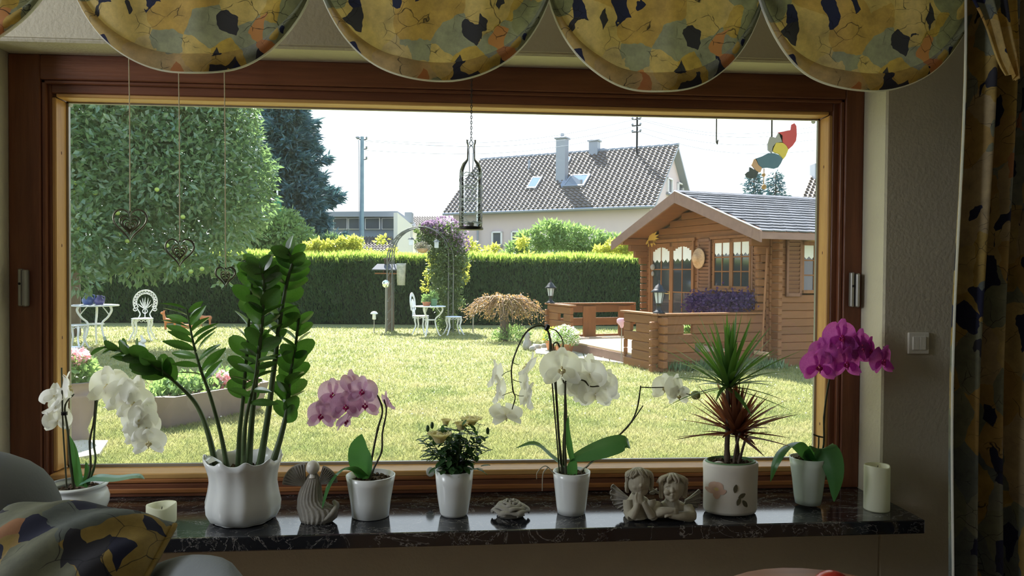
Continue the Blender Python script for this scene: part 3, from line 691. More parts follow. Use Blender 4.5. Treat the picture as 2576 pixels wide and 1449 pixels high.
# ------------------------------------------------------------------ pink house
MAT['pink_wall'] = simple('pale_pink_render', (0.62, 0.53, 0.54), 0.9)
MAT['roof_tile'] = simple('grey_brown_roof_tile', (0.22, 0.185, 0.16), 0.5, spec=0.45, rnd=0.2, col2=(0.17, 0.145, 0.13), nscale=3)
MAT['zinc'] = simple('grey_zinc', (0.30, 0.33, 0.38), 0.5, 0.3)
MAT['white_frame'] = simple('white_window_frame', (0.8, 0.8, 0.82), 0.4)
MAT['dark_pane'] = simple('dark_reflecting_pane', (0.10, 0.11, 0.13), 0.08, spec=0.8)
MAT['sky_pane'] = simple('sky_reflecting_pane', (0.55, 0.6, 0.65), 0.05, 0.9)
def tiled_roof(parent, e0, e1, r0, r1, rows, cols, name='roof_tile', mat='roof_tile', near_fn=None, thick=0.03, holes=(), lim=300, bow=0.0):
    """tiles on the parallelogram eave e0-e1 to ridge r0-r1; the lim largest in view are objects"""
    ex = (e1-e0); ey = (r0-e0); w = ex.length/cols; h = ey.length/rows
    nrm = ex.cross(ey).normalized()
    nrm = nrm if nrm.z > 0 else -nrm
    x, y = ex.normalized(), ey.normalized()
    t = MB()
    prof = [(0.0, 0.3), (0.12, 1.4), (0.30, 1.6), (0.45, 0.6), (0.6, 0.0), (0.8, 0.0), (1.0, 0.3)]
    vs = []
    for (a, b) in prof: vs.append((a*w*1.02, -0.06*h, b*thick*1.5+thick*1.9)); vs.append((a*w*1.02, 1.02*h, b*thick*1.5+thick*0.1))
    fs = [(2*i, 2*i+2, 2*i+3, 2*i+1) for i in range(len(prof)-1)]
    k0 = len(vs)
    for (a, b) in prof: vs.append((a*w*1.02, -0.06*h, -0.01))
    fs += [(2*i, k0+i, k0+i+1, 2*i+2) for i in range(len(prof)-1)]
    t.add([V(v) for v in vs], fs); me = t.mesh(name); me.materials.append(MAT[mat])
    tiles = []
    for j in range(rows):
        for i in range(cols):
            o = e0+ex*(i/cols)+ey*(j/rows); cc = o+ex*(.5/cols)+ey*(.5/rows)
            if any(cc[0] > hh[0] and cc[0] < hh[1] and cc[2] > hh[2] and cc[2] < hh[3] for hh in holes): pass
            tiles.append(((cc-CAM).length, o))
    tiles.sort(key=lambda q: q[0]); rot = rotm(x, y, nrm)
    rest = MB()
    for k, (_, o) in enumerate(tiles):
        m4 = Matrix.Translation(o) @ rot
        if k < lim: inst(me, name, parent, m4)
        else: rest.add([m4 @ V(v) for v in vs], fs)
    if rest.v: rest.build('roof_tiles', MAT[mat], parent, kind='stuff')
def CWp(px, py, dep_):                    # point at camera depth
    d = ray(px, py); return CAM+d*(dep_/d.dot(CF))
RR, RL = CWp(1707, 366, 35.5), CWp(1209, 403, 40.6); RL.z = RR.z
ER, EL = CWp(1648, 515, 32.4), CWp(1100, 530, 37.6); EL.z = ER.z
EL = RL+(ER-RR)
house = thing('pink_house', 'pale pink house with a steep tiled roof and two chimneys', 'house', V(((ER.x+EL.x)/2, (ER.y+EL.y)/2, 0)))
ew = (ER-RR); bk = V((-ew.x, -ew.y, ew.z)); BR, BL = RR+bk, RL+bk
inn = V((ew.x, ew.y, 0)).normalized()*-0.45; ax = (RR-RL).normalized()
WR, WL = ER+inn-ax*0.35, EL+inn+ax*0.25
WBR, WBL = BR-inn-ax*0.35, BL-inn+ax*0.25
def z0(p, z=0.0): return V((p.x, p.y, z))
w = MB()
zt = ER.z+0.33
w.add([z0(WL), z0(WR), z0(WR, zt), z0(WL, zt)], [(0, 1, 2, 3)])
pk = RR-ax*0.35; pk = V((pk.x, pk.y, RR.z-0.08))
w.add([z0(WR), z0(WBR), z0(WBR, zt), pk, z0(WR, zt)], [(0, 1, 2, 3, 4)])
pk2 = RL+ax*0.25; pk2 = V((pk2.x, pk2.y, RL.z-0.08))
w.add([z0(WL), z0(WBL), z0(WBL, zt), pk2, z0(WL, zt)], [(4, 3, 2, 1, 0)])
w.add([z0(WBL), z0(WBR), z0(WBR, zt), z0(WBL, zt)], [(3, 2, 1, 0)])
w.build('wall', MAT['pink_wall'], house)
rf = MB(); nrm = (RR-RL).cross(ER-RR).normalized()
if nrm.z < 0: nrm = -nrm
up = V((0, 0, -0.16))
rf.add([EL, ER, RR, RL, EL+up, ER+up, RR+up, RL+up], [(0, 1, 2, 3), (7, 6, 5, 4), (0, 4, 5, 1), (1, 5, 6, 2), (3, 7, 4, 0)])
rf.add([BL, BR, RR, RL, BL+up, BR+up, RR+up, RL+up], [(0, 1, 2, 3), (7, 6, 5, 4), (0, 4, 5, 1), (1, 5, 6, 2), (3, 7, 4, 0)])
rf.build('roof_deck', MAT['zinc'], house)
tiled_roof(house, EL, ER, RL, RR, 22, 44)
for k in range(24):
    a, b2 = RL+(RR-RL)*(k/24), RL+(RR-RL)*((k+1.04)/24)
    MB().tube([a+V((0, 0, .02)), b2+V((0, 0, .05))], 0.11, 6).build('ridge_tile', MAT['zinc'], house)
MB().tube([EL+V((0, 0, -.08))-inn*.2, ER+V((0, 0, -.08))-inn*.2], 0.07, 8).build('gutter', MAT['zinc'], house)
RN = nrm
def on_roof(px, py): return PL(px, py, ER, RN)
def chimney(px0, px1, pt, pb, name='chimney'):
    b0 = on_roof((px0+px1)/2, pb); wd = (px1-px0)*scl(b0); zt_ = CWp((px0+px1)/2, pt, (b0-CAM).dot(CF)).z
    rz = math.atan2(ax.y, ax.x); rot = Matrix.Rotation(rz, 3, 'Z')
    o = MB().box((b0.x, b0.y+.1, (b0.z-0.4+zt_)/2), (wd, wd*.9, zt_-b0.z+0.4), rot).build(name, MAT['zinc'], house)
    MB().box((b0.x, b0.y+.1, zt_+0.04), (wd*1.3, wd*1.2, 0.09), rot, .02).build('cap', MAT['zinc'], o)
    return o, V((b0.x, b0.y+.1, zt_))
o, q = chimney(1402, 1427, 350, 455); MB().tube([q, q+V((0, 0, .28))], .09, 8).build('flue_pipe', MAT['zinc'], o)
# lead apron at the chimney foot
a, b2, c2, d2 = on_roof(1400, 430), on_roof(1428, 430), on_roof(1432, 470), on_roof(1414, 476)
MB().add([p+RN*.09 for p in (a, b2, c2, d2)], [(0, 1, 2, 3)]).build('lead_apron', MAT['zinc'], house)
chimney(1485, 1508, 356, 388)
def skylight(cs, mat='sky_pane'):
    q = [on_roof(*c) for c in cs]; cen = sum(q, V((0, 0, 0)))/4
    q = [p+RN*.14 for p in q]; f_ = MB(); inn_ = [p+(cen+RN*.14-p)*.16 for p in q]
    f_.add(q+[p-RN*.14 for p in q]+inn_, [(i, (i+1) % 4, 8+(i+1) % 4, 8+i) for i in range(4)]+[(i, 4+i, 4+(i+1) % 4, (i+1) % 4) for i in range(4)])
    o = f_.build('skylight', MAT['zinc'], house)
    MB().add([p-RN*.01 for p in inn_], [(0, 1, 2, 3)]).build('pane', MAT[mat], o)
skylight(((1326, 478), (1349, 478), (1366, 450), (1342, 450)))
skylight(((1416, 474), (1470, 472), (1487, 443), (1438, 445)))
skylight(((1427, 413), (1432, 413), (1438, 400), (1427, 400)))
p = on_roof(1331, 428); MB().tube([p, p+V((0, 0, .5))], .06, 8).build('vent_pipe', MAT['zinc'], house)
WN = V((ew.x, ew.y, 0)).normalized()
def wallwin(cs, P0, N, house_, nm='window', depth=0.1, mull=True, cross=False, mf='white_frame'):
    x0, x1, y0, y1 = cs; q = [PL(x0, y1, P0, N), PL(x1, y1, P0, N), PL(x1, y0, P0, N), PL(x0, y0, P0, N)]
    q[1].z = q[0].z; q[3].z = q[2].z; d = (q[1]-q[0]); wd = d.length; d.normalize(); h = q[3].z-q[0].z; rot = rotm(d, -N, V((0, 0, 1))).to_3x3()
    c = (q[0]+q[2])/2; f_ = MB(); t = 0.07
    for (dx, dz, sx_, sz_) in ((0, h/2-t/2, wd, t), (0, -h/2+t/2, wd, t), (-wd/2+t/2, 0, t, h), (wd/2-t/2, 0, t, h)):
        f_.box(c+d*dx+V((0, 0, dz))+N*0.03, (sx_, 0.1, sz_), rot)
    o = f_.build(nm, MAT[mf], house_)
    MB().box(c+N*0.0, (wd-2*t, 0.02, h-2*t), rot).build('pane', MAT['dark_pane'], o)
    MB().box(c+V((0, 0, -h/2-.04))+N*.08, (wd*1.15, 0.2, 0.05), rot).build('window_sill', MAT['zinc'], o)
    return o
wallwin((1238, 1264, 582, 618), WR+(0*WN), WN, house)
wallwin((1287, 1312, 581, 614), WR, WN, house)
GN = ax.normalized(); GP = WR
q = PL(1680, 455, WR, ax)
wallwin((1677, 1689, 450, 486), WR, ax, house); wallwin((1704, 1717, 463, 484), WR, ax, house)
a = PL(1204, 600, WR, WN); MB().tube([V((a.x, a.y, 0))+WN*.08, V((a.x, a.y, ER.z))+WN*.08], .05, 8).build('downpipe', MAT['zinc'], house)
# roof mast with insulators and power lines
mp = on_roof(1602, 392); mast = thing('power_mast', 'roof mast with insulators on the pink house', 'mast', mp)
dm = (mp-CAM).dot(CF); tpm = CWp(1601, 282, dm)
MB().tube([mp, V((mp.x, mp.y, tpm.z))], .05, 8).build('pole', MAT['black_iron'], mast)
ins = MB()
for k, py in enumerate((300, 316, 332)):
    c = CWp(1601, py, dm)
    MB().bar(c-ax*.22, c+ax*.22, .05, .05).build('cross_arm', MAT['black_iron'], mast)
    for sg in (-1, 1): ins.sphere(c+ax*.2*sg+V((0, 0, .07)), .06, 6, 5)
ins.build('insulators', MAT['zinc'], mast, kind='stuff')

# ------------------------------------------------------------------ left house, flat roofed, blue-grey
MAT['slate_wall'] = simple('blue_grey_cladding', (0.20, 0.25, 0.32), 0.7)
D0 = 33.0
def at(px, py, d=D0): return CWp(px, py, d)
def quadbox(name, pts4, th, mat, parent, **kw):   # quad facing the camera extruded backwards
    n_ = (pts4[1]-pts4[0]).cross(pts4[3]-pts4[0]).normalized()
    if n_.y > 0: n_ = -n_
    b_ = [p-n_*th for p in pts4]
    return MB().add(list(pts4)+b_, [(0, 1, 2, 3), (7, 6, 5, 4), (0, 4, 5, 1), (1, 5, 6, 2), (2, 6, 7, 3), (3, 7, 4, 0)]).build(name, mat, parent, **kw)
lh = thing('flat_roofed_house', 'blue-grey house with a flat roof and a long window band', 'house', z0(at(900, 600)))
quadbox('wall', [z0(at(770, 640)), z0(at(1000, 640)), at(1000, 541), at(770, 541)], 5, MAT['slate_wall'], lh)
quadbox('flat_roof', [at(760, 545, 32.6), at(1003, 545, 32.6), at(1000, 531, 32.6), at(760, 533, 32.6)], 6, MAT['zinc'], lh)
for (x0_, x1_) in ((812, 832), (838, 874), (876, 912), (918, 956), (960, 994)):
    q = [at(x0_, 577, 32.9), at(x1_, 577, 32.9), at(x1_, 548, 32.9), at(x0_, 549, 32.9)]
    o = quadbox('window', q, .1, MAT['white_frame'], lh); c = sum(q, V((0, 0, 0)))/4
    quadbox('pane', [c+(p-c)*0.88+V((0, -.04, 0)) for p in q], .05, MAT['dark_pane'], o)
quadbox('gable_wing', [z0(at(1000, 640, 32)), z0(at(1037, 640, 33)), at(1037, 566, 33), at(1000, 535, 32)], .2, MAT['white_plaster'], lh)
quadbox('chimney', [at(1018, 560), at(1036, 560), at(1036, 534), at(1018, 534)], .6, MAT['zinc'], lh)
tiled_roof(lh, z0(at(850, 640, 30), at(850, 638, 30).z), z0(at(985, 640, 30), at(985, 638, 30).z), at(865, 598, 32.8), at(1000, 598, 32.8), 7, 16, lim=112)
fh = thing('far_house', 'distant low house with a light tiled roof between the two bigger houses', 'house', z0(at(1075, 600, 46)))
quadbox('wall', [z0(at(1030, 640, 46)), z0(at(1118, 640, 46)), at(1118, 575, 46), at(1030, 575, 46)], 5, MAT['white_plaster'], fh)
tiled_roof(fh, at(1030, 576, 45.5), at(1122, 576, 45.5), at(1036, 545, 48), at(1128, 545, 48), 7, 14, lim=98)
rh = thing('right_house', 'house corner with a tiled roof at the right window edge', 'house', z0(at(2075, 600, 34)))
quadbox('wall', [z0(at(2040, 640, 34)), z0(at(2160, 640, 34)), at(2160, 500, 34), at(2040, 500, 34)], 5, MAT['pink_wall'], rh)
tiled_roof(rh, at(2018, 500, 33.5), at(2160, 502, 33.5), at(2046, 432, 36), at(2188, 434, 36), 10, 12, lim=120)
quadbox('chimney', [at(2050, 450, 35), at(2068, 450, 35), at(2068, 411, 35), at(2050, 411, 35)], .6, MAT['zinc'], rh)
# utility pole
pp0 = z0(at(910, 640, 27)); up_ = thing('utility_pole', 'tall blue-grey utility pole in front of the flat-roofed house', 'pole', pp0)
MAT['pole_blue'] = simple('blue_grey_timber', (0.22, 0.32, 0.40), 0.8, col2=(0.16, 0.24, 0.32), nscale=6)
ptop = at(908, 345, 27)
MB().tube([pp0, V((pp0.x, pp0.y, ptop.z))], [0.09, 0.065], 10).build('pole_shaft', MAT['pole_blue'], up_)
for py in (352, 376, 402):
    c = at(912, py, 27); o = MB().bar(c, c+V((.14, 0, 0.02)), .03, .03).build('bracket', MAT['black_iron'], up_)
    MB().lathe([(0.0, 0.0), (.035, .0), (.03, .06), (.04, .07), (.02, .11), (0, .11)], c+V((.14, 0, .02)), 8).build('insulator', MAT['zinc'], o)
c = at(900, 348, 27); MB().bar(at(908, 352, 27), c, .03, .03).build('bracket', MAT['black_iron'], up_)
MB().lathe([(0.0, 0.08), (.09, .04), (.04, -.02), (.0, -.04)], c, 10).build('lamp_head', MAT['zinc'], up_)
MB().tube([at(902, 352, 27), at(903, 380, 27), at(904, 636, 27)], .012, 5).build('cable', MAT['zinc'], up_)
wires = MB(); k_ = 0
for (a, b2, sg) in (((905, 352), (1598, 300), 0), ((918, 355), (1598, 318), .0), ((918, 378), (1598, 330), 0), ((1603, 300), (2060, 330), 0), ((1603, 318), (2060, 350), 0), ((1603, 330), (2060, 378), 0), ((1603, 296), (2060, 318), 0)):
    k_ += 1; w = MB(); A = at(a[0], a[1], 27 if a[0] < 1600 else 34.5); B = at(b2[0], b2[1], 34.5 if a[0] < 1600 else 30)
    w.tube([A+(B-A)*(i/10)-V((0, 0, 0.5*math.sin(pi*i/10))) for i in range(11)], 0.009, 4)
    w.build('power_line', MAT['zinc'], label='thin power line number %s from the top strung to the roof mast' % k_ if False else ['highest thin power line left of the roof mast', 'middle thin power line left of the roof mast', 'lowest thin power line left of the roof mast', 'second power line from the top, right of the roof mast', 'third power line from the top, right of the roof mast', 'lowest power line, right of the roof mast', 'topmost power line, right of the roof mast'][k_-1], cat='cable')
# ------------------------------------------------------------------ log cabin
def cv(a, b): return V((a*math.cos(YAW)+b*math.sin(YAW), -a*math.sin(YAW)+b*math.cos(YAW), 0)).normalized()
CO = CW(4.05, 11.9); CUU = cv(-0.364, 0.93); CN = cv(-0.93, -0.364); CWD = -CN; CSN = -CUU
ZUP = V((0, 0, 1))
def cp(a, u, z): return CO+CN*a+CUU*u+ZUP*z            # a: forward of the front wall, u: along it
MAT['log'] = wood('honey_brown_log', (0.235, 0.093, 0.03), (0.17, 0.065, 0.02), 0, 9, 0.6, 8, 0.18)
MAT['log2'] = wood('honey_brown_trim', (0.27, 0.112, 0.036), (0.20, 0.08, 0.026), 2, 9, 0.55, 8, 0.1)
MAT['fascia'] = wood('grey_brown_bargeboard', (0.25, 0.155, 0.12), (0.20, 0.12, 0.095), 0, 9, 0.7, 6, 0)
MAT['shutter'] = wood('brown_shutter', (0.22, 0.10, 0.055), (0.17, 0.075, 0.04), 0, 9, 0.6, 8, 0)
MAT['deck'] = wood('sunlit_deck_board', (0.62, 0.45, 0.28), (0.52, 0.37, 0.22), 0, 8, 0.7, 8, 0.1)
MAT['shingle'] = simple('grey_bitumen_shingle', (0.13, 0.135, 0.15), 0.85, col2=(0.09, 0.095, 0.11), nscale=30, rnd=0.25, bump=.3, spec=.2)
MAT['cabin_pane'] = simple('dark_cabin_pane', (0.035, 0.04, 0.05), 0.06, spec=0.9)
MAT['lace'] = simple('white_lace', (0.78, 0.82, 0.80), 0.8)
cab = thing('garden_cabin', 'honey-brown log cabin with shingled roof, shutters and lace curtains', 'cabin', CO)
H = 0.127
def logs(P0, D, N, u0, u1, z0_, z1_, holes=(), name='log', th=0.075, mat='log', parent=None, h=H, topfn=None, ez=0.0):
    """horizontal logs on the wall P0 + D*u + z, split around the holes"""
    n_ = int(round((z1_-z0_)/h)); rot = rotm(D, -N, ZUP).to_3x3()
    for k in range(n_):
        za, zb = z0_+k*h, z0_+(k+1)*h; zc = (za+zb)/2; a0, a1 = (u0, u1) if topfn is None else topfn(zb)
        if a1-a0 < .1: continue
        segs = [(a0, a1)]
        for (h0, h1, g0, g1) in holes:
            if g0 < zc < g1:
                nx = []
                for (s0, s1) in segs:
                    if h1 <= s0 or h0 >= s1: nx.append((s0, s1)); continue
                    if h0 > s0: nx.append((s0, h0))
                    if h1 < s1: nx.append((h1, s1))
                segs = nx
        for (s0, s1) in segs:
            if s1-s0 < 0.03: continue
            MB().box((0, 0, 0), (s1-s0, th, h-0.003), None, ch=0.010).build(name, MAT[mat], parent or cab, local=True).matrix_basis = \
                Matrix.Translation(P0+D*((s0+s1)/2)+ZUP*zc-WORG[(parent or cab).name]) @ rot.to_4x4()
def FU(px, py): p = PL(px, py, CO, CN); return (p-CO).dot(CUU), p.z
def SU(px, py): p = PL(px, py, CO, CSN); return (p-CO).dot(CWD), p.z
# openings on the front wall (pixel columns -> wall coordinates)
du0, du1 = FU(1752, 700)[0], FU(1640, 700)[0]; dz1 = FU(1690, 606)[1]
wu0, wu1 = FU(1897, 650)[0], FU(1797, 650)[0]; wz0, wz1 = FU(1850, 728)[1], FU(1850, 600)[1]
UW = 3.6; ZE = 2.10; UMID = 1.68; PKZ = 2.89; OV = 0.63; UR0, UR1 = -0.56, 3.92
def topg(z):
    if z <= ZE+.1: return (0, UW)
    z -= .045; f = (z-ZE+0.02)/(PKZ-0.08-ZE); return (UR0+.1+(UMID-UR0-.1)*f, UR1-.1-(UR1-.1-UMID)*f)
logs(CO, CUU, CN, 0, UW, 0.06, 2.85, [(du0, du1, 0, dz1), (wu0, wu1, wz0, wz1)], topfn=topg)
su0, su1 = SU(2012, 650)[0], SU(2075, 650)[0]; sz0, sz1 = SU(2035, 738)[1], SU(2035, 608)[1]
logs(CO, CWD, CSN, 0.0, 4.0, 0.0, 2.16, [(su0, su1, sz0, sz1)])
MB().add([cp(-.03, UR0+.3, ZE+.02), cp(-.03, UMID, PKZ-.06), cp(-.03, UR1-.3, ZE+.02), cp(-.06, UR0+.3, ZE+.02), cp(-.06, UMID, PKZ-.06), cp(-.06, UR1-.3, ZE+.02)], [(0, 1, 2), (5, 4, 3)]).build('gable_panel', MAT['log'], cab)
# back and far walls so that the cabin is closed
MB().box(cp(-2, UW, 1.05), (4.0, .07, 2.1), rotm(CWD, CUU, ZUP).to_3x3()).build('wall', MAT['log'], cab)
MB().box(cp(-4, UW/2, 1.05), (UW, .07, 2.1), rotm(CUU, CN, ZUP).to_3x3()).build('wall', MAT['log'], cab)
# crossing log ends at the front right corner, front left corner and left wing
def ends(P0, D, N, n_, length, off=0.0, z0_=0.0):
    rot = rotm(D, -N, ZUP)
    for k in range(n_):
        MB().box((0, 0, 0), (length, 0.078, H*0.86), None, ch=0.012).build('log_end', MAT['log'], cab, local=True).matrix_basis = \
            Matrix.Translation(P0+D*(length/2)+ZUP*(z0_+off+H*(k+.5))-CO) @ rot
ends(CO+CUU*0.06, CN, CSN, 17, 0.20)
ends(CO+CN*-0.06, CSN, CN, 16, 0.20, H/2)
ends(cp(0, UW, 0), CN, CSN, 17, 0.16)
for k in range(4):   # corbelled wing under the left eave
    L = 0.2+0.12*k
    MB().box((0, 0, 0), (L, .08, H), None, ch=.01).build('corbel', MAT['log'], cab, local=True).matrix_basis = Matrix.Translation(cp(L/2, UW, 1.72+H*k)-CO) @ rotm(CN, CUU, ZUP)
    MB().box((0, 0, 0), (L*.8, .08, H), None, ch=.01).build('corbel', MAT['log'], cab, local=True).matrix_basis = Matrix.Translation(cp(L*.4, 0.03, 1.72+H*k)-CO) @ rotm(CN, CUU, ZUP)
# roof
RB = -4.6
pts = {}
for a_ in (OV, RB):
    pts[a_] = [cp(a_, UR0, ZE), cp(a_, UMID, PKZ), cp(a_, UR1, ZE)]
rf = MB()
for s0, s1 in ((0, 1), (1, 2)):
    q = [pts[OV][s0], pts[RB][s0], pts[RB][s1], pts[OV][s1]]; lo = [p-ZUP*.05 for p in q]
    rf.add(q+lo, [(0, 1, 2, 3), (7, 6, 5, 4), (0, 4, 5, 1), (2, 6, 7, 3), (3, 7, 4, 0), (1, 5, 6, 2)])
rf.build('roof_deck', MAT['log'], cab)
for s0, s1 in ((0, 1), (2, 1)):
    a, b2 = pts[OV][s0], pts[OV][s1]; d = (b2-a).normalized(); a = a-d*0.02
    nrm_ = d.cross(CN).normalized()
    if nrm_.z < 0: nrm_ = -nrm_
    q = [a+nrm_*.015, b2+nrm_*.015, b2-ZUP*.185, a-ZUP*.155]
    MB().add([p+CN*.03 for p in q]+[p+CN*.0 for p in q], [(0, 1, 2, 3), (7, 6, 5, 4), (0, 4, 5, 1), (1, 5, 6, 2), (2, 6, 7, 3), (3, 7, 4, 0)]).build('bargeboard', MAT['fascia'], cab)
MB().bar(pts[OV][0]-ZUP*.06, pts[RB][0]-ZUP*.06, .03, .1).build('gutter_board', MAT['fascia'], cab)
# edge strip catching the light
MB().bar(pts[OV][0]+ZUP*.03+CN*.03, pts[OV][1]+ZUP*.03+CN*.03, .03, .012).build('drip_edge', MAT['white_frame'], cab)
e0, r0 = pts[OV][0], pts[OV][1]; sl = (r0-e0); nn_ = sl.cross(CWD).normalized()
if nn_.z < 0: nn_ = -nn_
rows, W_ = 14, 0.235; hs = sl.length/rows; sld = sl.normalized()
sh = MB(); wv = W_*0.96
sh.add([V(p) for p in ((0, 0, .020), (wv*.5, -.02, .022), (wv, 0, .020), (wv, hs*1.1, .0), (0, hs*1.1, .0), (0, 0, 0), (wv*.5, -.015, 0), (wv, 0, 0))],
       [(0, 1, 2, 3, 4), (0, 5, 6, 1), (1, 6, 7, 2), (2, 7, 3), (0, 4, 5)])
shm = sh.mesh('shingle'); shm.materials.append(MAT['shingle'])
ct = 0
for j in range(rows):
    for i in range(20):
        o = e0+sld*(hs*j)+CWD*(W_*(i+(0.5 if j % 2 else 0))-.0)+nn_*.004
        inst(shm, 'shingle', cab, Matrix.Translation(o) @ rotm(CWD, sld, nn_) @ Matrix.Rotation(random.uniform(-.02, .02), 4, 'Z')); ct += 1
for i in range(19):
    o = r0+CWD*(.24*i+.12); MB().box(o+ZUP*.02, (.235, .16, .012), rotm(CWD, sld, nn_).to_3x3()).build('ridge_shingle', MAT['shingle'], cab)

def panes(parent_name, P0, D, N, u0, u1, z0_, z1_, nx, nz, fr=0.055, mt=0.022, arch=False, lace=0.0, ratio=None, handle=False, lab=None):
    """framed glazed leaf in the wall plane"""
    rot = rotm(D, -N, ZUP).to_3x3(); off = N*0.03
    f_ = MB(); cu, cz = (u0+u1)/2, (z0_+z1_)/2
    def b(uc, zc, w, h, t=.05, yo=0.0): f_.box(P0+D*uc+ZUP*zc+off+N*yo, (w, t, h), rot, .004)
    b(u0+fr/2, cz, fr, z1_-z0_); b(u1-fr/2, cz, fr, z1_-z0_); b(cu, z0_+fr*.6, u1-u0, fr*1.2); b(cu, z1_-fr*.7, u1-u0, fr*1.4)
    iu0, iu1, iz0, iz1 = u0+fr, u1-fr, z0_+fr*1.2, z1_-fr*1.4
    for i in range(1, nx): b(iu0+(iu1-iu0)*i/nx, cz, mt, iz1-iz0, .035)
    for j in range(1, nz): b(cu, iz0+(iz1-iz0)*j/nz, iu1-iu0, mt, .035)
    if arch:
        for i in range(8):
            t = (i+.5)/8*2-1; hgt = 0.10*t*t; b(cu+(iu1-iu0)/2*t, iz1-hgt/2, (iu1-iu0)/8*1.02, hgt, .03)
    o = f_.build(parent_name, MAT['log2'], cab)
    for i in range(nx):
        for j in range(nz):
            w, h = (iu1-iu0)/nx, (iz1-iz0)/nz
            MB().box(P0+D*(iu0+w*(i+.5))+ZUP*(iz0+h*(j+.5))+off, (w, .006, h), rot).build('pane', MAT['cabin_pane'], o)
    if lace:
        lc = MB(); n_ = 8; vs = []
        for i in range(n_+1):
            u_ = iu0+(iu1-iu0)*i/n_; d_ = lace*(1.0 if i % 2 else 0.8)
            vs += [P0+D*u_+ZUP*iz1+off+N*(.006+.003*(i % 2)), P0+D*u_+ZUP*(iz1-d_)+off+N*(.006+.003*(i % 2))]
        lc.add(vs, [(2*i, 2*i+1, 2*i+3, 2*i+2) for i in range(n_)]); lc.build('lace_curtain', MAT['lace'], o, label='short white lace curtain')
    if handle:
        hb = P0+D*(u0+fr*.5)+ZUP*1.05+off+N*.03
        MB().box(hb, (.03, .012, .16), rot, .003).tube([hb+ZUP*.04, hb+ZUP*.04+N*.04, hb+ZUP*.04+N*.04+D*.1], .009, 6).build('handle', simple('brass', (.6, .42, .15), .3, .8), o)
    return o
um = (du0+du1)/2
panes('door', CO, CUU, CN, du0+.04, um, 0.2, dz1-.04, 2, 4, arch=True, lace=.28)
panes('door', CO, CUU, CN, um, du1-.04, 0.2, dz1-.04, 2, 4, arch=True, lace=.3, handle=True)
rotF = rotm(CUU, CN, ZUP).to_3x3(); rotS = rotm(CWD, CSN, ZUP).to_3x3()
fr_ = MB(); fr_.box(cp(.03, du0+.02, 1.1), (.05, .09, dz1-.1), rotF).box(cp(.03, du1-.02, 1.1), (.05, .09, dz1-.1), rotF).box(cp(.03, um, dz1), (du1-du0+.06, .09, .06), rotF)
fr_.build('door_frame', MAT['log2'], cab)
um2 = (wu0+wu1)/2
panes('window', CO, CUU, CN, wu0+.02, um2, wz0, wz1, 2, 3, lace=.22, fr=.045); panes('window', CO, CUU, CN, um2, wu1-.02, wz0, wz1, 2, 3, lace=.22, fr=.045)
MB().box(cp(.06, um2, wz0-.02), (wu1-wu0+.12, .12, .04), rotF, .005).box(cp(.04, um2, wz1+.03), (wu1-wu0+.12, .07, .05), rotF, .005).build('window_frame', MAT['log2'], cab)
panes('window', CO, CWD, CSN, su0, su1, sz0, sz1, 2, 3, lace=.22, fr=.045)
def shutter(P0, D, N, u0, u1, z0_, z1_):
    rot = rotm(D, -N, ZUP).to_3x3(); f_ = MB(); off = N*.06; cu, cz = (u0+u1)/2, (z0_+z1_)/2
    for uu in (u0+.02, u1-.02): f_.box(P0+D*uu+ZUP*cz+off, (.045, .035, z1_-z0_), rot, .004)
    for zz in (z0_+.03, z1_-.03): f_.box(P0+D*cu+ZUP*zz+off, (u1-u0, .035, .06), rot, .004)
    f_.box(P0+D*cu+ZUP*cz+off-N*.016, (u1-u0-.04, .006, z1_-z0_-.06), rot)
    o = f_.build('shutter', MAT['shutter'], cab); n_ = int((z1_-z0_-.12)/.062)
    for k in range(n_):
        z = z0_+.06+(z1_-z0_-.12)*(k+.5)/n_
        MB().box((0, 0, 0), (u1-u0-.08, .012, .06)).build('slat', MAT['shutter'], o, local=True).matrix_basis = Matrix.Translation(P0+D*cu+ZUP*z+off-CO) @ rotm(D, -N, ZUP) @ Matrix.Rotation(R(22), 4, 'X')
shutter(CO, CUU, CN, FU(1795, 650)[0], FU(1763, 650)[0], wz0-.05, wz1+.03)
shutter(CO, CUU, CN, FU(1929, 650)[0]+.02, FU(1899, 650)[0], wz0-.1, wz1-.04)
shutter(CO, CWD, CSN, SU(1972, 650)[0], SU(2010, 650)[0], SU(1990, 746)[1], SU(1990, 600)[1])
# deck
DZ = 0.20; DA, DU0, DU1 = 2.0, 0.05, 3.95
nb = 15
for k in range(nb):
    a = 0.04+(DA-.06)*(k+.5)/nb
    MB().box((0, 0, 0), (DU1-DU0, (DA-.06)/nb-.007, .03), None, ch=.003).build('deck_board', MAT['deck'], cab, local=True).matrix_basis = Matrix.Translation(cp(a, (DU0+DU1)/2, DZ-.015)-CO) @ rotm(CUU, CN, ZUP)
MB().box(cp(DA-.02, 2, DZ/2-.02), (DU1-DU0, .03, DZ-.02), rotF).build('deck_skirt', MAT['fascia'], cab)
MB().box(cp(DA/2, 0.04, DZ/2-.02), (DA, .03, DZ-.02), rotS).build('deck_skirt', MAT['fascia'], cab)
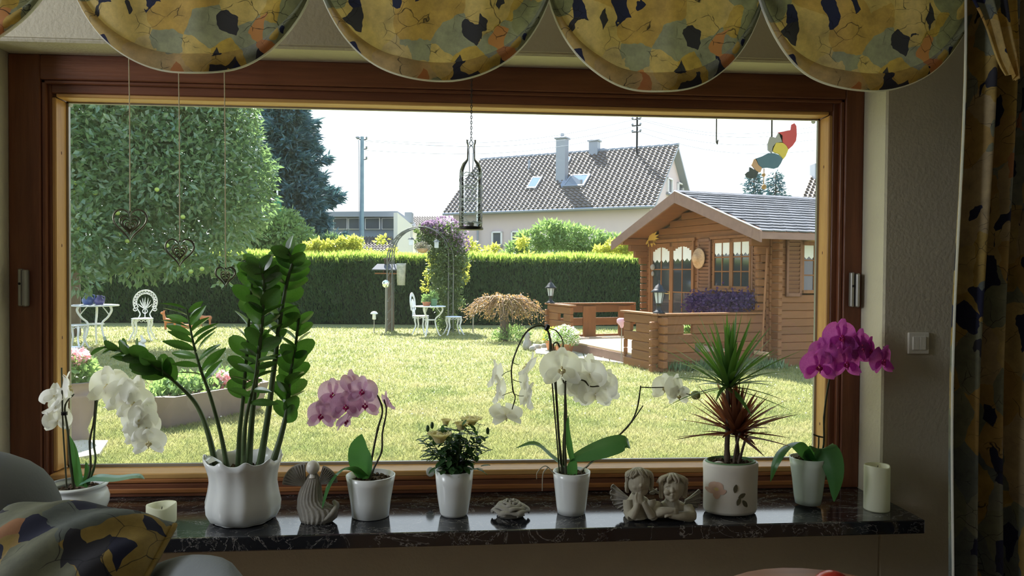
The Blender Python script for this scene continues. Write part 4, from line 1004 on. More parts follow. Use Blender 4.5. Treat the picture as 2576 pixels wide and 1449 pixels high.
# railings of short logs
RTOP = 0.86
def block(P0, D, N, L, holes, zb=0.0):
    logs(P0, D, N, 0, L, zb, RTOP-.02, holes, name='rail_log', th=.07, h=.14)
block(cp(DA, 0, 0), CUU, CN, 1.0, [(.62, .80, .56, .70), (.75, .97, .14, .42)])
block(cp(DA, 2.96, 0), CUU, CN, 1.04, [(.3, .55, .56, .70), (.3, .55, .28, .42)])
block(cp(0.14, 0, 0), CN, CSN, DA-.14, [(.5, 1.25, .28, .42), (1.3, 1.45, .56, .70)])
ends(cp(DA, 0, 0)-CN*.04, CN, CSN, 6, .20); ends(cp(DA, 0, 0), CSN, CN, 6, .18, H/2)
ends(cp(DA, 3.95, 0)-CN*.04, CN, CUU, 6, .14)
for z in (.76, .50):
    MB().box((0, 0, 0), (DA-.14, .05, .15), None, ch=.008).build('rail_board', MAT['log'], cab, local=True).matrix_basis = Matrix.Translation(cp(DA/2, 3.95, z)-CO) @ rotm(CN, CUU, ZUP)
for a in (.35, 1.15):
    MB().box(cp(a, 3.91, .5), (.28, .04, .62), rotm(CN, CUU, ZUP).to_3x3(), .006).build('rail_post', MAT['log2'], cab)
MB().box(cp(DA/2, 3.95, .22), (DA, .05, .04), rotm(CN, CUU, ZUP).to_3x3()).build('rail_board', MAT['log'], cab)
def cap(a0, u0, a1, u1): MB().bar(cp(a0, u0, RTOP+.0), cp(a1, u1, RTOP), .15, .03, ch=.004).build('rail_cap', MAT['log2'], cab)
cap(DA, -.1, DA, 1.05); cap(DA, 2.92, DA, 4.05); cap(DA+.1, 0, .14, 0); cap(DA+.05, 3.95, .1, 3.95)

# ------------------------------------------------------------------ lanterns on the railing
MAT['frost'] = simple('milky_lamp_glass', (0.72, 0.76, 0.80), 0.2, trans=.5, tcol=(.85, .9, .95))
def lantern(loc, h, lab):
    t = thing('post_lantern', lab, 'lantern', loc, 'lanterns on the cabin railing'); s = h/0.46
    c = V(loc)
    def L(prof, nm, m, n=16, **k): return MB().lathe([(r*s, z*s) for r, z in prof], c, n, **k).build(nm, m, t)
    L([(0, 0), (.085, 0), (.08, .015), (.05, .035), (.035, .06), (.03, .10), (.035, .12), (.05, .135), (0, .14)], 'base', MAT['black_iron'])
    L([(.045, .14), (.07, .29), (0, .29)], 'glass', MAT['frost'], 6, smooth=False)
    f_ = MB()
    for k in range(6):
        a = 2*pi*k/6; f_.tube([c+V((math.cos(a)*.047*s, math.sin(a)*.047*s, .14*s)), c+V((math.cos(a)*.073*s, math.sin(a)*.073*s, .29*s))], .006*s, 4)
    f_.build('cage', MAT['black_iron'], t)
    L([(.115, .285), (.118, .295), (.08, .325), (.075, .33), (.05, .375), (.02, .395), (.012, .42), (.018, .435), (0, .46)], 'roof', MAT['black_iron'], 12)
    MB().lathe([(0.0, .16*s), (.015*s, .17*s), (.02*s, .2*s), (.012*s, .24*s), (0, .25*s)], c, 8).build('bulb', MAT['white_ceramic'], t)
p = cp(DA, 0.02, RTOP+.016); lantern(p, .50, 'black lantern with milky glass on the near railing corner')
p = cp(DA, 3.92, RTOP+.016); lantern(p, .47, 'black lantern with milky glass on the far railing end by the hedge')
# ------------------------------------------------------------------ cabin ornaments
q = PL(1638, 600, CO+CN*.06, CN); sn = thing('sun_ornament', 'yellow sun-shaped ornament on the cabin wall beside the door', 'ornament', q)
pol = [];
for k in range(28):
    a = pi*0.45+2*pi*k/28; r = (.10 if k % 2 else .17)
    if 20 <= k <= 26: r *= .35
    pol.append((math.cos(a)*r*1.8, math.sin(a)*r))
MB().prism(pol, q, CUU, ZUP, -.015).build('sun_plate', simple('yellow_painted_metal', (.7, .47, .10), .5), sn)
q = PL(1756, 650, CO+CN*.12, CN); ht = thing('straw_hat', 'round straw hat hanging between the cabin door and shutter', 'hat', q)
MAT['straw'] = simple('woven_straw', (.62, .42, .24), .8, col2=(.45, .28, .15), nscale=40, bump=.5)
hm = MB().lathe([(.0, .10), (.05, .1), (.085, .075), (.09, .03), (.17, .0), (.19, -.01), (.17, -.012), (.085, .015), (.0, .05)], (0, 0, 0), 20)
hm.build('hat_body', MAT['straw'], ht, local=True).matrix_basis = rotm(CUU, ZUP, CN)
q = PL(1642, 672, CO+CN*.08, CN); hh = thing('hanging_ornament', 'small grey hanging ornament left of the cabin door', 'ornament', q)
MB().tube([q+ZUP*.22, q+ZUP*.05], .003, 4).build('cord', MAT['black_iron'], hh)
MB().sphere(q, (.05, .03, .06), 10, 7).sphere(q-ZUP*.13, (.03, .02, .05), 8, 6).build('figure', MAT['stone'], hh)
# flower boxes with purple petunias under the window
q0, q1 = PL(1890, 762, CO+CN*.2, CN), PL(1752, 762, CO+CN*.2, CN)
fb = thing('flower_box', 'wooden flower box of trailing purple petunias under the cabin window', 'flower box', (q0+q1)/2-ZUP*.0)
MB().bar(q0-ZUP*.03, q1-ZUP*.03, .18, .15, ch=.01).build('box', MAT['log2'], fb)
MAT['petunia'] = leafmat('purple_petunia', (.035, .02, .08), (.09, .04, .17), (.11, .05, .22), .3, .6, 14)
n = 5200; t_ = rng.random(n); P_ = np.array(q0)[None]+(np.array(q1)-np.array(q0))[None]*(t_*1.05-.02)[:, None]+rng.normal(0, 1, (n, 3))*np.array([.07, .07, .075])+np.array([0, 0, .0])+np.array(CN)*.06
leaf_cloud('foliage', P_, np.tile(np.array(CN)+np.array([0, 0, .3]), (n, 1)), .045, .045, MAT['petunia'], fb, .7, .1)
# broom
q0, q1 = PL(1917, 783, CO+CN*.3, CN), PL(1930, 625, CO+CN*.12, CN); q0.z = .22
bm_ = thing('broom', 'long wooden broom leaning against the cabin corner', 'broom', q0)
MB().tube([q0, q1], .016, 8).build('handle', MAT['log2'], bm_); MB().bar(q0-CUU*.15+ZUP*.03, q0+CUU*.15+ZUP*.03, .06, .06, ch=.01).build('bristles', MAT['straw'], bm_)
# bracket lamp at the corner
q = PL(1966, 592, CO+CSN*.06, CSN); t = thing('wall_hook', 'small white lamp hook under the cabin eave', 'hook', q)
MB().tube([q, q+CSN*.06, q+CSN*.08-ZUP*.05], .01, 6).sphere(q+CSN*.08, .025, 8, 6).build('hook_body', MAT['white_iron'], t)
# ------------------------------------------------------------------ white cast-iron furniture
def tmul(mb, fn, pts, r, n=6, flat=1.0): mb.tube([fn(*p) for p in pts], r, n, flat=flat)
def iron_leg(mb, a, z1, r0, r1, r=0.014):
    d = V((math.cos(a), math.sin(a), 0))
    mb.tube(spline([d*r0+ZUP*z1, d*(r0+.02)+ZUP*z1*.8, d*(r0-.01)+ZUP*z1*.5, d*(r0+(r1-r0)*.55)+ZUP*z1*.2, d*r1+ZUP*.012, d*(r1+.03)+ZUP*.012], 4), [r*1.7-.012*r*k for k in range(21)] if False else lerpl(r*1.6, r*.8, 21), 8)
    mb.tube(spline([d*(r0-.05)+ZUP*z1*.97, d*(r0-.015)+ZUP*z1*.85, d*(r0-.01)+ZUP*z1*.7], 4), .007, 5)
def iron_chair(name, lab, loc, rz, back=True):
    t = thing(name, lab, 'chair' if back else 'stool', (0, 0, 0), 'white cast-iron garden chairs' if back else None)
    m = MAT['white_iron']; HS = 0.43
    s_ = MB(); s_.lathe([(0, HS-.01), (.19, HS-.01), (.205, HS), (.19, HS+.012), (.17, HS+.004), (.165, HS+.002)], (0, 0, 0), 28)
    for k in range(12):
        a = pi*k/12; s_.tube([V((math.cos(a)*.18, math.sin(a)*.18, HS+.004)), V((-math.cos(a)*.18, -math.sin(a)*.18, HS+.004))], .006, 4)
    s_.tube([V((math.cos(2*pi*k/20)*.1, math.sin(2*pi*k/20)*.1, HS+.004)) for k in range(21)], .006, 4)
    s_.build('seat', m, t, local=True)
    for a in (R(35), R(145), R(215), R(325)):
        l = MB(); iron_leg(l, a, HS-.01, .165, .25); l.build('leg', m, t, local=True)
    ap = MB()
    for k in range(16):
        a0 = 2*pi*k/16; ap.tube([V((math.cos(a0+q*.39)*.19, math.sin(a0+q*.39)*.19, HS-.02-.035*math.sin(pi*q))) for q in (0, .33, .66, 1)], .006, 4)
    ap.build('apron', m, t, local=True)
    if back:
        # back: a fan in the plane leaning backwards (+y is behind)
        def bp(u, v): return V((u, .17+.10*v-.0*u*u, HS+.02+v))
        f_ = MB(); cz = .30; Rr = .235
        def arc(r, a0, a1, n=24): return [bp(math.sin(a)*r*.95, cz+math.cos(a)*r) for a in [a0+(a1-a0)*k/n for k in range(n+1)]]
        f_.tube(arc(Rr, R(-125), R(125)), .013, 6); f_.tube(arc(Rr*.72, R(-128), R(128)), .010, 6)
        for k in range(15):
            a = R(-112+16*k); a2 = a+R(8)
            for (p, q) in ((a, a2), (a2, a+R(16))):
                rr = (Rr, Rr*.72) if p == a else (Rr*.72, Rr)
                f_.tube([bp(math.sin(p)*rr[0]*.95, cz+math.cos(p)*rr[0]), bp(math.sin(q)*rr[1]*.95, cz+math.cos(q)*rr[1])], .006, 4)
        for sg in (-1, 1):                   # scrolls and uprights
            f_.tube([bp(sg*(.19-.045*math.cos(k*.6)*(1-k/14)), cz-.14-.045*math.sin(k*.6)*(1-k/14)) for k in range(12)], .009, 5)
            f_.tube(spline([bp(sg*.13, -.03), bp(sg*.09, .06), bp(sg*.13, .14), bp(sg*.16, .2)], 5), .011, 5)
        for a in (-64, -42, -21, 0, 21, 42, 64):     # palmette leaves
            L = .165; s1, c1 = math.sin(R(a)), math.cos(R(a))
            pr = [bp(s1*L*q*.9+(.012*math.sin(pi*q)*(1 if a > 0 else -1)), .16+c1*L*q*1.45) for q in (0, .25, .5, .75, 1)]
            f_.tube(pr, [.006, .010, .015, .013, .004], 6, flat=.6)
        f_.tube([bp(math.sin(2*pi*k/16)*.045, .12+math.cos(2*pi*k/16)*.045) for k in range(17)], .008, 5)
        f_.tube([bp(0, -.02), bp(0, .3)], .009, 5)
        f_.build('backrest', m, t, local=True)
    t.location = loc; t.rotation_euler = (0, 0, rz); return t
def iron_table(lab, loc, rz, s=1.0, r=.36):
    t = thing('garden_table', lab, 'table', (0, 0, 0), 'white cast-iron garden tables'); m = MAT['white_iron']; HT_ = .70
    MB().lathe([(0, HT_-.012), (r-.02, HT_-.012), (r, HT_-.018), (r+.004, HT_), (r-.02, HT_+.006), (0, HT_+.003)], (0, 0, 0), 36).build('tabletop', m, t, local=True)
    for k in range(3):
        a = R(90+120*k); d = V((math.cos(a), math.sin(a), 0)); l = MB()
        l.tube(spline([d*r*.75+ZUP*(HT_-.02), d*r*.8+ZUP*(HT_-.09), d*r*.62+ZUP*(HT_-.2), d*r*.34+ZUP*.40, d*r*.36+ZUP*.25, d*r*.5+ZUP*.1, d*r*.62+ZUP*.015, d*r*.72+ZUP*.012], 4), lerpl(.02, .012, 29), 8)
        l.tube(spline([d*r*.35+ZUP*(HT_-.02), d*r*.5+ZUP*(HT_-.08), d*r*.66+ZUP*(HT_-.15)], 4), .009, 5)
        l.build('leg', m, t, local=True)
    rg_ = MB(); rg_.tube([V((math.cos(2*pi*k/20)*r*.36, math.sin(2*pi*k/20)*r*.36, .38)) for k in range(21)], .009, 5); rg_.build('ring', m, t, local=True)
    t.location = loc; t.rotation_euler = (0, 0, rz); t.scale = (s, s, s); return t
def gnd(px, py): p = G(px, py); p.z = 0.005; return p
T1 = gnd(240, 873); iron_table('white iron table holding two blue pitchers by the apple tree', T1, R(20), 1.13)
c1 = gnd(358, 857); iron_chair('garden_chair', 'white iron chair with fan back facing us, right of the pitcher table', c1, R(6)).scale = (1.05, 1.05, 1.05)
c2 = gnd(190, 880); iron_chair('garden_chair', 'white iron chair cut off by the left window edge', c2, R(95)).scale = (1.03,)*3
T2 = gnd(1082, 846); iron_table('white iron table with two flower pots before the clematis', T2, R(35), .98)
c3 = gnd(1052, 842); c3 = G(1058, 840); c3.z = .005; iron_chair('garden_chair', 'white iron chair seen from the side at the flower pot table', V(c3), R(78)).scale = (.98,)*3
c4_ = gnd(1141, 843); iron_chair('garden_stool', 'white iron stool with curved legs right of the flower pot table', c4_, R(20), False).scale = (.98,)*3
c5 = gnd(178, 935); st_ = thing('plant_stand', 'small white openwork stand behind the geranium urn', 'stand', c5)
q = MB(); q.box(c5+V((0, 0, .17)), (.22, .22, .30), None, .01).lathe([(.12, .33), (.14, .35), (.0, .36)], c5, 16); q.build('stand_body', MAT['white_iron'], st_)
# blue pitchers
MAT['blue_glaze'] = simple('blue_glaze', (.06, .11, .32), .25, rnd=.2); MAT['violet_glaze'] = simple('dark_violet_glaze', (.09, .08, .24), .25)
def pitcher(px, lab, m, s):
    b = P(px, 768, T1.y); b.z = .706*1.13+.006; t = thing('pitcher', lab, 'pitcher', b, 'pitchers on the garden table')
    MB().lathe([(0, 0), (.07*s, 0), (.10*s, .05*s), (.105*s, .09*s), (.06*s, .15*s), (.045*s, .17*s), (.055*s, .2*s), (.04*s, .19*s)], b, 18).build('body', m, t)
    MB().tube(spline([b+V((.05*s, 0, .18*s)), b+V((.11*s, 0, .16*s)), b+V((.1*s, 0, .08*s))], 5), .012*s, 6).build('handle', m, t)
pitcher(222, 'bright blue pitcher, the larger of the pair on the left table', MAT['blue_glaze'], 1.05); pitcher(250, 'darker violet-blue pitcher, the smaller of the pair', MAT['violet_glaze'], .88)
# pots on the second table
def potted(px, lab, m, leafm, r=.09, h=.12, z=.70*.98+.006, base=None, n=260, spread=1.2, hh=.12, L=.05, flow=None):
    b = base or P(px, 765, T2.y-.0); b = V(b)
    if base is None: b.z = z
    t = thing('flower_pot', lab, 'flower pot', b)
    MB().lathe([(0, 0), (r*.72, 0), (r*.98, h*.85), (r*1.08, h*.86), (r*1.08, h), (r*.92, h), (r*.9, h*.8), (0, h*.8)], b, 20).build('pot', m, t)
    p, d = ell_pts(b+V((0, 0, h+hh*.4)), (r*spread, r*spread, hh), n, .3, b.z+h*.85); leaf_cloud('foliage', p, d, L, L*.55, leafm, t, .6, -.2)
    if flow:
        p, d = ell_pts(b+V((0, 0, h+hh*.45)), (r*spread*1.02, r*spread*1.02, hh), flow[1], .9, b.z+h)
        leaf_cloud('blossoms', p, d, flow[2], flow[2], flow[0], t, .5, 0)
    return t
MAT['green_pot'] = simple('green_plastic_pot', (.16, .30, .15), .5)
MAT['white_flower'] = leafmat('white_flower', (.75, .76, .62), (.85, .85, .75), (.9, .9, .7), .4, .6, 8)
MAT['yellow_flower'] = leafmat('yellow_flower', (.75, .62, .06), (.8, .7, .12), (.9, .8, .1), .4, .6, 8)
MAT['pink_flower'] = leafmat('pink_flower', (.85, .42, .48), (.9, .62, .64), (.95, .6, .62), .4, .6, 8)
potted(1073, 'low terracotta pot on the white table, left', MAT['terracotta'], MAT['leaf_shrub'], .10, .10)
potted(1091, 'green pot on the white table, right', MAT['green_pot'], MAT['leaf_shrub'], .085, .17)
potted(0, 'terracotta tub of yellow flowers left at the deck corner', MAT['terracotta'], MAT['leaf_shrub'], .15, .2, base=gnd(1392, 884), n=700, spread=1.3, hh=.17, flow=(MAT['yellow_flower'], 260, .035))
potted(0, 'pot of white daisies right at the deck entrance', MAT['terracotta'], MAT['leaf_shrub'], .17, .20, base=gnd(1420, 893), n=900, spread=1.5, hh=.22, flow=(MAT['white_flower'], 700, .035))
# terracotta deer
def deer(px, py, s, face, lab, lying=False):
    b = gnd(px, py); t = thing('deer_figure', lab, 'figurine', b, 'terracotta deer on the lawn'); m = MAT['terracotta']; x = V((face, 0, 0))*s; y = V((0, 1, 0))*s; z = ZUP*s
    zb = .12 if lying else .30
    bd = MB().tube(spline([b-x*.22+z*(zb-.02), b-x*.1+z*zb, b+x*.1+z*zb, b+x*.2+z*(zb+.04)], 4), [.03*s, .07*s, .085*s, .085*s, .08*s, .075*s, .075*s, .08*s, .085*s, .085*s, .08*s, .06*s, .04*s], 12)
    bd.tube([b+x*.17+z*(zb+.02), b+x*.2+z*(zb+.14), b+x*.22+z*(zb+.24)], [.06*s, .045*s, .04*s], 10)
    bd.sphere(b+x*.25+z*(zb+.26), (.075*s, .05*s, .05*s), 12, 8)
    o = bd.build('body', m, t); md = o.modifiers.new('remesh', 'REMESH'); md.mode = 'VOXEL'; md.voxel_size = .012*s; md.use_smooth_shade = True
    for sg in (-1, 1): MB().tube([b+x*.21+y*.03*sg+z*(zb+.29), b+x*.19+y*.07*sg+z*(zb+.36)], [.018*s, .006*s], 6).build('ear', m, t)
    if not lying:
        for (xx, yy) in ((.15, .04), (.15, -.04), (-.16, .04), (-.16, -.04)):
            MB().tube([b+x*xx+y*yy+z*.28, b+x*(xx+.005)+y*yy+z*.14, b+x*xx+y*yy], [.035*s, .022*s, .026*s], 8).build('leg', m, t)
    else: MB().tube([b-x*.1+z*.03, b+x*.25+z*.03], .03*s, 8).build('leg', m, t)
deer(428, 829, .72, -1, 'terracotta deer standing left with head turned, nearest the white chair')
deer(517, 821, .74, -1, 'terracotta deer standing rightmost on the lawn by the hedge'); deer(470, 828, .6, -1, 'terracotta deer lying between the two standing ones', True)
# rabbit figure
b = gnd(353, 884); t = thing('rabbit_figure', 'small white rabbit figure in the shade before the white chair', 'figurine', b)
MB().sphere(b+ZUP*.08, (.09, .07, .085), 14, 9).sphere(b+V((.06, -.02, .18)), (.05, .04, .045), 12, 8).build('body', MAT['white_plaster'], t)
for sg in (-1, 1): MB().tube([b+V((.05, -.02+.02*sg, .21)), b+V((.02, -.02+.03*sg, .29))], [.015, .008], 6).build('ear', MAT['white_plaster'], t)
# solar light, glass ball, stakes
def solar(px, py, h, lab):
    b = gnd(px, py); t = thing('solar_light', lab, 'garden light', b)
    MB().tube([b, b+ZUP*(h-.2)], .012, 6).build('stake', MAT['grey_metal'], t)
    MB().lathe([(.03, h-.2), (.045, h-.19), (.04, h-.08), (.04, h-.06)], b, 12).build('lamp', MAT['white_iron'], t)
    MB().lathe([(.085, h-.07), (.09, h-.05), (.05, h-.01), (0, h)], b, 12).build('lid', MAT['white_iron'], t)
solar(941, 838, .52, 'white mushroom-shaped solar light on a stake left of the arch')
b = gnd(970, 838); hb = P(966, 714, b.y).z; t = thing('glass_ball', 'clear glass ball on a thin stake before the bird house', 'garden ornament', b)
MB().tube([b, V((b.x, b.y, hb-.07))], .014, 8).build('stake', MAT['grey_metal'], t); MB().sphere((b.x, b.y, hb), .095, 20, 14).build('ball', simple('silvered_glass', (.85, .9, .92), .04, .95), t)
def goblet(px, py, pt, lab):
    b = gnd(px, py); h = P(px, pt, b.y).z; t = thing('garden_stake_light', lab, 'garden light', b)
    MB().tube([b, V((b.x, b.y, h-.14))], .008, 6).build('stake', MAT['grey_metal'], t)
    MB().lathe([(.02, h-.16), (.035, h-.12), (.085, h-.07), (.08, h-.02), (.05, h), (0, h)], (b.x, b.y, 0), 12).build('lamp', simple('pink_glass', (.7, .52, .6), .2, trans=.4), t)
goblet(1401, 858, 776, 'pinkish glass stake light before the far railing block'); goblet(1563, 915, 800, 'pinkish glass stake light before the near railing')
b = gnd(1190, 838); t = thing('garden_stake', 'thin grey stake left of the weeping tree', 'stake', b); MB().tube([b, V((b.x, b.y, P(1190, 795, b.y).z))], .018, 6).sphere((b.x, b.y, P(1190, 795, b.y).z), .03, 8, 6).build('stake_rod', MAT['grey_metal'], t)
# bird house on a trunk post
b = gnd(981, 832); t = thing('bird_table', 'bird house on a rough post standing inside the arch', 'bird house', b)
zt_ = P(980, 690, b.y).z
MB().tube(spline([b, b+V((.02, 0, .5)), V((b.x-.02, b.y, zt_))], 4), lerpl(.11, .06, 9), 10).build('post', MAT['bark'], t)
MB().box((b.x-.05, b.y, zt_+.02), (.62, .4, .03)).build('floor_board', MAT['log2'], t)
for sg in (-1, 1): MB().box((b.x+.15*sg, b.y, zt_+.1), (.03, .3, .16)).build('side_board', MAT['bark'], t)
rz_ = P(980, 667, b.y).z
for sg in (-1, 1): MB().add([(b.x-.42, b.y+sg*.3, zt_+.12), (b.x+.36, b.y+sg*.3, zt_+.12), (b.x+.30, b.y, rz_+.03), (b.x-.32, b.y, rz_+.03), (b.x-.42, b.y+sg*.3, zt_+.10), (b.x+.36, b.y+sg*.3, zt_+.10), (b.x+.30, b.y, rz_+.01), (b.x-.32, b.y, rz_+.01)], [(0, 1, 2, 3), (7, 6, 5, 4), (0, 4, 5, 1)]).build('roof_board', MAT['shingle'], t)
bq = V((b.x-.09, b.y, rz_+.03)); tt = thing('small_flower_pot', 'empty clay pot standing on the bird house roof', 'flower pot', bq)
MB().lathe([(0, 0), (.05, 0), (.075, .11), (.085, .11), (.085, .14), (.06, .14), (0, .1)], bq, 14).build('pot', MAT['bark'], tt)
q = P(1009, 690, b.y-.25); tt = thing('hanging_bag_planter', 'pale cylindrical planter hanging on the arch beside the bird house', 'planter', q)
MB().lathe([(0, -.27), (.095, -.27), (.115, 0.2), (.125, .27), (.1, .27)], q, 18).build('planter_body', simple('mottled_birch_cloth', (.55, .56, .5), .8, col2=(.3, .32, .28), nscale=12), tt)
# rose arch
MAT['arch_iron'] = simple('grey_green_iron', (.16, .17, .16), .5, .4)
ba, bb = gnd(978, 836), gnd(1135, 832); dy = V((0, .5, 0)); hA = P(1060, 570, ba.y).z
t = thing('rose_arch', 'slim iron garden arch overgrown with clematis on its right leg', 'arch', (ba+bb)/2)
wA = (bb-ba).length
def archp(k, off, ins_=0.0):
    r = wA/2-ins_; ce = (ba+bb)/2; zr = hA-r
    if k < .3: return V((ce.x-r, ce.y, zr*(k/.3)))+off
    if k > .7: return V((ce.x+r, ce.y, zr*((1-k)/.3)))+off
    a = pi*(1-(k-.3)/.4); return V((ce.x+math.cos(a)*r, ce.y, zr+math.sin(a)*r))+off
for off in (V((0, -.25, 0)), V((0, .25, 0))):
    for ins_ in (0, .12): MB().tube([archp(k/40, off, ins_) for k in range(41)], .016, 6).build('hoop', MAT['arch_iron'], t)
    l = MB()
    for k in range(1, 40, 2):
        l.tube([archp(k/40, off, 0), archp((k+.8)/40, off, .12)], .007, 4)
    l.build('lattice', MAT['arch_iron'], t, kind='stuff')
l = MB()
for k in range(2, 40, 3): l.tube([archp(k/40, V((0, -.25, 0)), .0), archp(k/40, V((0, .25, 0)), 0)], .008, 4)
l.build('rungs', MAT['arch_iron'], t, kind='stuff')
# clematis
t = thing('clematis', 'clematis with mauve flowers climbing the right leg of the arch', 'climbing plant', bb)
st2 = MB()
for k in range(8): st2.tube(spline([bb+V((random.uniform(-.1, .1), random.uniform(-.2, .2), 0)), bb+V((random.uniform(-.15, .1), random.uniform(-.2, .2), .9)), bb+V((random.uniform(-.3, .1), 0, 2.0))], 4), .012, 5)
st2.build('stems', MAT['bark'], t, kind='stuff')
P_, N_, M_ = [], [], []
for (px, py, r) in ((1125, 800, .16), (1120, 760, .2), (1125, 720, .26), (1120, 680, .28), (1128, 640, .3), (1118, 605, .27), (1095, 590, .18), (1070, 585, .14), (1135, 570+20, .22), (1150, 650, .2), (1148, 700, .18), (1130, 830, .16), (1060, 612, .10), (1150, 760, .13), (1100, 575, .1)):
    r *= 1.6; c = P(px-2, py, bb.y-.2); p, d = ell_pts(c, (r, r, r*.9), int(4600*r*r)+20, .3); P_.append(p); N_.append(d)
leaf_cloud('foliage', np.concatenate(P_), np.concatenate(N_), .085, .05, MAT['leaf_vine'], t, .8, .2)
P_, N_ = [], []
for (px, py, r) in ((1095, 580, .14), (1120, 580, .2), (1140, 595, .22), (1150, 620, .18), (1075, 578, .09)):
    c = P(px, py-6, bb.y-.25); p, d = ell_pts(c, (r*1.7, r*1.7, r*1.45), 330, .85); P_.append(p); N_.append(d)
leaf_cloud('flowers', np.concatenate(P_), np.concatenate(N_), .055, .05, MAT['flower_mauve'], t, .6, 0)
P_, N_ = [], []
for (px, py, r) in ((1078, 720, .12), (1085, 690, .1), (1098, 665, .12), (1162, 670, .12), (1165, 700, .08), (1090, 650, .1)):
    c = P(px-8 if px < 1130 else px+6, py, bb.y-.1); p, d = ell_pts(c, (r, r, r*1.5), 75, .2); P_.append(p); N_.append(d)
leaf_cloud('new_leaves', np.concatenate(P_), np.concatenate(N_), .07, .04, MAT['leaf_yellow'], t, .8, .2)
def hang_lantern(px, py, lab, y):
    c = P(px, py, y); t = thing('hanging_lantern', lab, 'lantern', c); MB().tube([c+ZUP*.12, V((c.x, c.y, hA-.02))], .004, 4).build('hook', MAT['arch_iron'], t)
    MB().box(c, (.10, .10, .15), None, .01).build('lamp_body', MAT['frost'], t); MB().lathe([(.085, .07), (.05, .11), (.015, .13)], c, 4, smooth=False).build('roof', MAT['arch_iron'], t)
hang_lantern(1034, 610, 'small hanging lantern under the left of the arch top', ba.y); hang_lantern(1098, 616, 'small lantern hanging in the clematis', ba.y-.25)
q = P(1063, 625, ba.y); t = thing('hanging_basket', 'round hanging basket of pale plants under the arch top', 'hanging basket', q)
MB().lathe([(0, -.12), (.1, -.09), (.15, 0), (.14, .0), (0, -.02)], q, 16).build('basket', MAT['straw'], t)
for k in range(3): a = 2*pi*k/3; MB().tube([q+V((math.cos(a)*.14, math.sin(a)*.14, 0)), q+ZUP*.3], .004, 4).build('chain', MAT['arch_iron'], t)
p, d = ell_pts(q+ZUP*.03, (.17, .15, .12), 300, .3); leaf_cloud('foliage', p, d, .06, .03, MAT['stone_warm'], t, .7, 0)
# weeping tree
b = gnd(1268, 858); t = thing('weeping_tree', 'small weeping tree with twisted red-brown branches', 'tree', b)
zc = P(1268, 765, b.y).z
MB().tube(spline([b, b+V((.0, 0, zc*.5)), V((b.x, b.y, zc))], 4), lerpl(.10, .08, 9), 10).build('trunk', MAT['bark'], t)
MAT['twig'] = simple('red_brown_twig', (.36, .24, .15), .8); tw = MB(); P_, N_ = [], []
for k in range(110):
    a = random.uniform(0, 2*pi); L = random.uniform(.3, .98); dr_ = V((math.cos(a), math.sin(a)*.6, 0)); z0_ = zc+random.uniform(-.02, .1)
    pts_ = [V((b.x, b.y, z0_-.05))]; m_ = 9
    for i in range(1, m_+1):
        s_ = i/m_; pts_.append(V((b.x, b.y, z0_))+dr_*(L*s_)+V((random.uniform(-.04, .04), random.uniform(-.04, .04), .10*math.sin(s_*3.0)-.32*s_**3*random.uniform(.5, 1.3)+random.uniform(-.03, .03))))
    tw.tube(pts_, lerpl(.018, .005, len(pts_)), 4)
    for p_ in pts_[3:]:
        for _ in range(3): P_.append([p_.x+random.gauss(0, .04), p_.y+random.gauss(0, .04), p_.z+random.gauss(0, .035)]); N_.append([dr_.x, dr_.y, -.4])
tw.build('twisted_branches', MAT['twig'], t, kind='stuff')
leaf_cloud('foliage', np.array(P_), np.array(N_), .05, .03, MAT['leaf_red'], t, .8, .3)
pp_, dd_ = ell_pts((b.x+.15, b.y, .1), (.4, .3, .22), 700, .2, 0); tt = thing('ground_plant', 'low green plant clump around the weeping tree trunk', 'plant', b+V((.15, 0, 0)))
MB().tube([b+V((.15, 0, 0)), b+V((.15, 0, .12))], .01, 5).build('stem', MAT['stem_zz'], tt); leaf_cloud('foliage', pp_, dd_, .10, .03, MAT['leaf_shrub'], tt, .6, -.5)
# stone figure near the deck, cat statue and stand before the cabin
b = gnd(1326, 880); t = thing('stone_figure', 'small grey stone gnome-like figure beside the weeping tree', 'statue', b)
MB().lathe([(0, 0), (.09, 0), (.10, .08), (.075, .16), (.05, .2), (.06, .24), (.055, .29), (.02, .34), (0, .35)], b, 14, sx=.9).build('figure_body', MAT['stone'], t)
for k_, (px, py) in enumerate(((1352, 880), (1368, 878), (1340, 884))):
    b = gnd(px, py); t = thing('field_stone', ['rounded grey stone left of the yellow flower tub', 'grey stone touching the yellow flower tub', 'grey stone at the foot of the stone figure'][k_], 'stone', b); MB().sphere(b+ZUP*.045, (.07, .06, .06), 10, 7).build('stone_body', MAT['stone'], t)
def path_slabs():
    h = MB(); return h
pth = MB()
ps = thing('garden_path', 'pale stone slab path along the deck edge', 'path', gnd(1480, 895))
for k, (x0_, x1_) in enumerate(((1340, 1400), (1403, 1462), (1465, 1525), (1528, 1590))):
    ya = 882+(x0_-1340)*.115; yb = 882+(x1_-1340)*.115
    q = [G(x0_+8, ya+10), G(x1_+8, yb+10), G(x1_, yb-14), G(x0_, ya-14)]
    MB().add([p+ZUP*.03 for p in q]+q, [(0, 1, 2, 3), (0, 4, 5, 1), (1, 5, 6, 2), (3, 7, 4, 0), (2, 6, 7, 3)]).build('slab', simple('pale_paving_stone', (.52, .48, .38), .9, col2=(.42, .39, .31), nscale=9) if 'paving' not in MAT else MAT['paving'], ps)
    MAT['paving'] = bpy.data.materials['pale_paving_stone']
b = gnd(1627, 922); t = thing('cat_statue', 'pale stone animal statue sitting before the railing corner', 'statue', b); hS = P(1627, 850, b.y).z
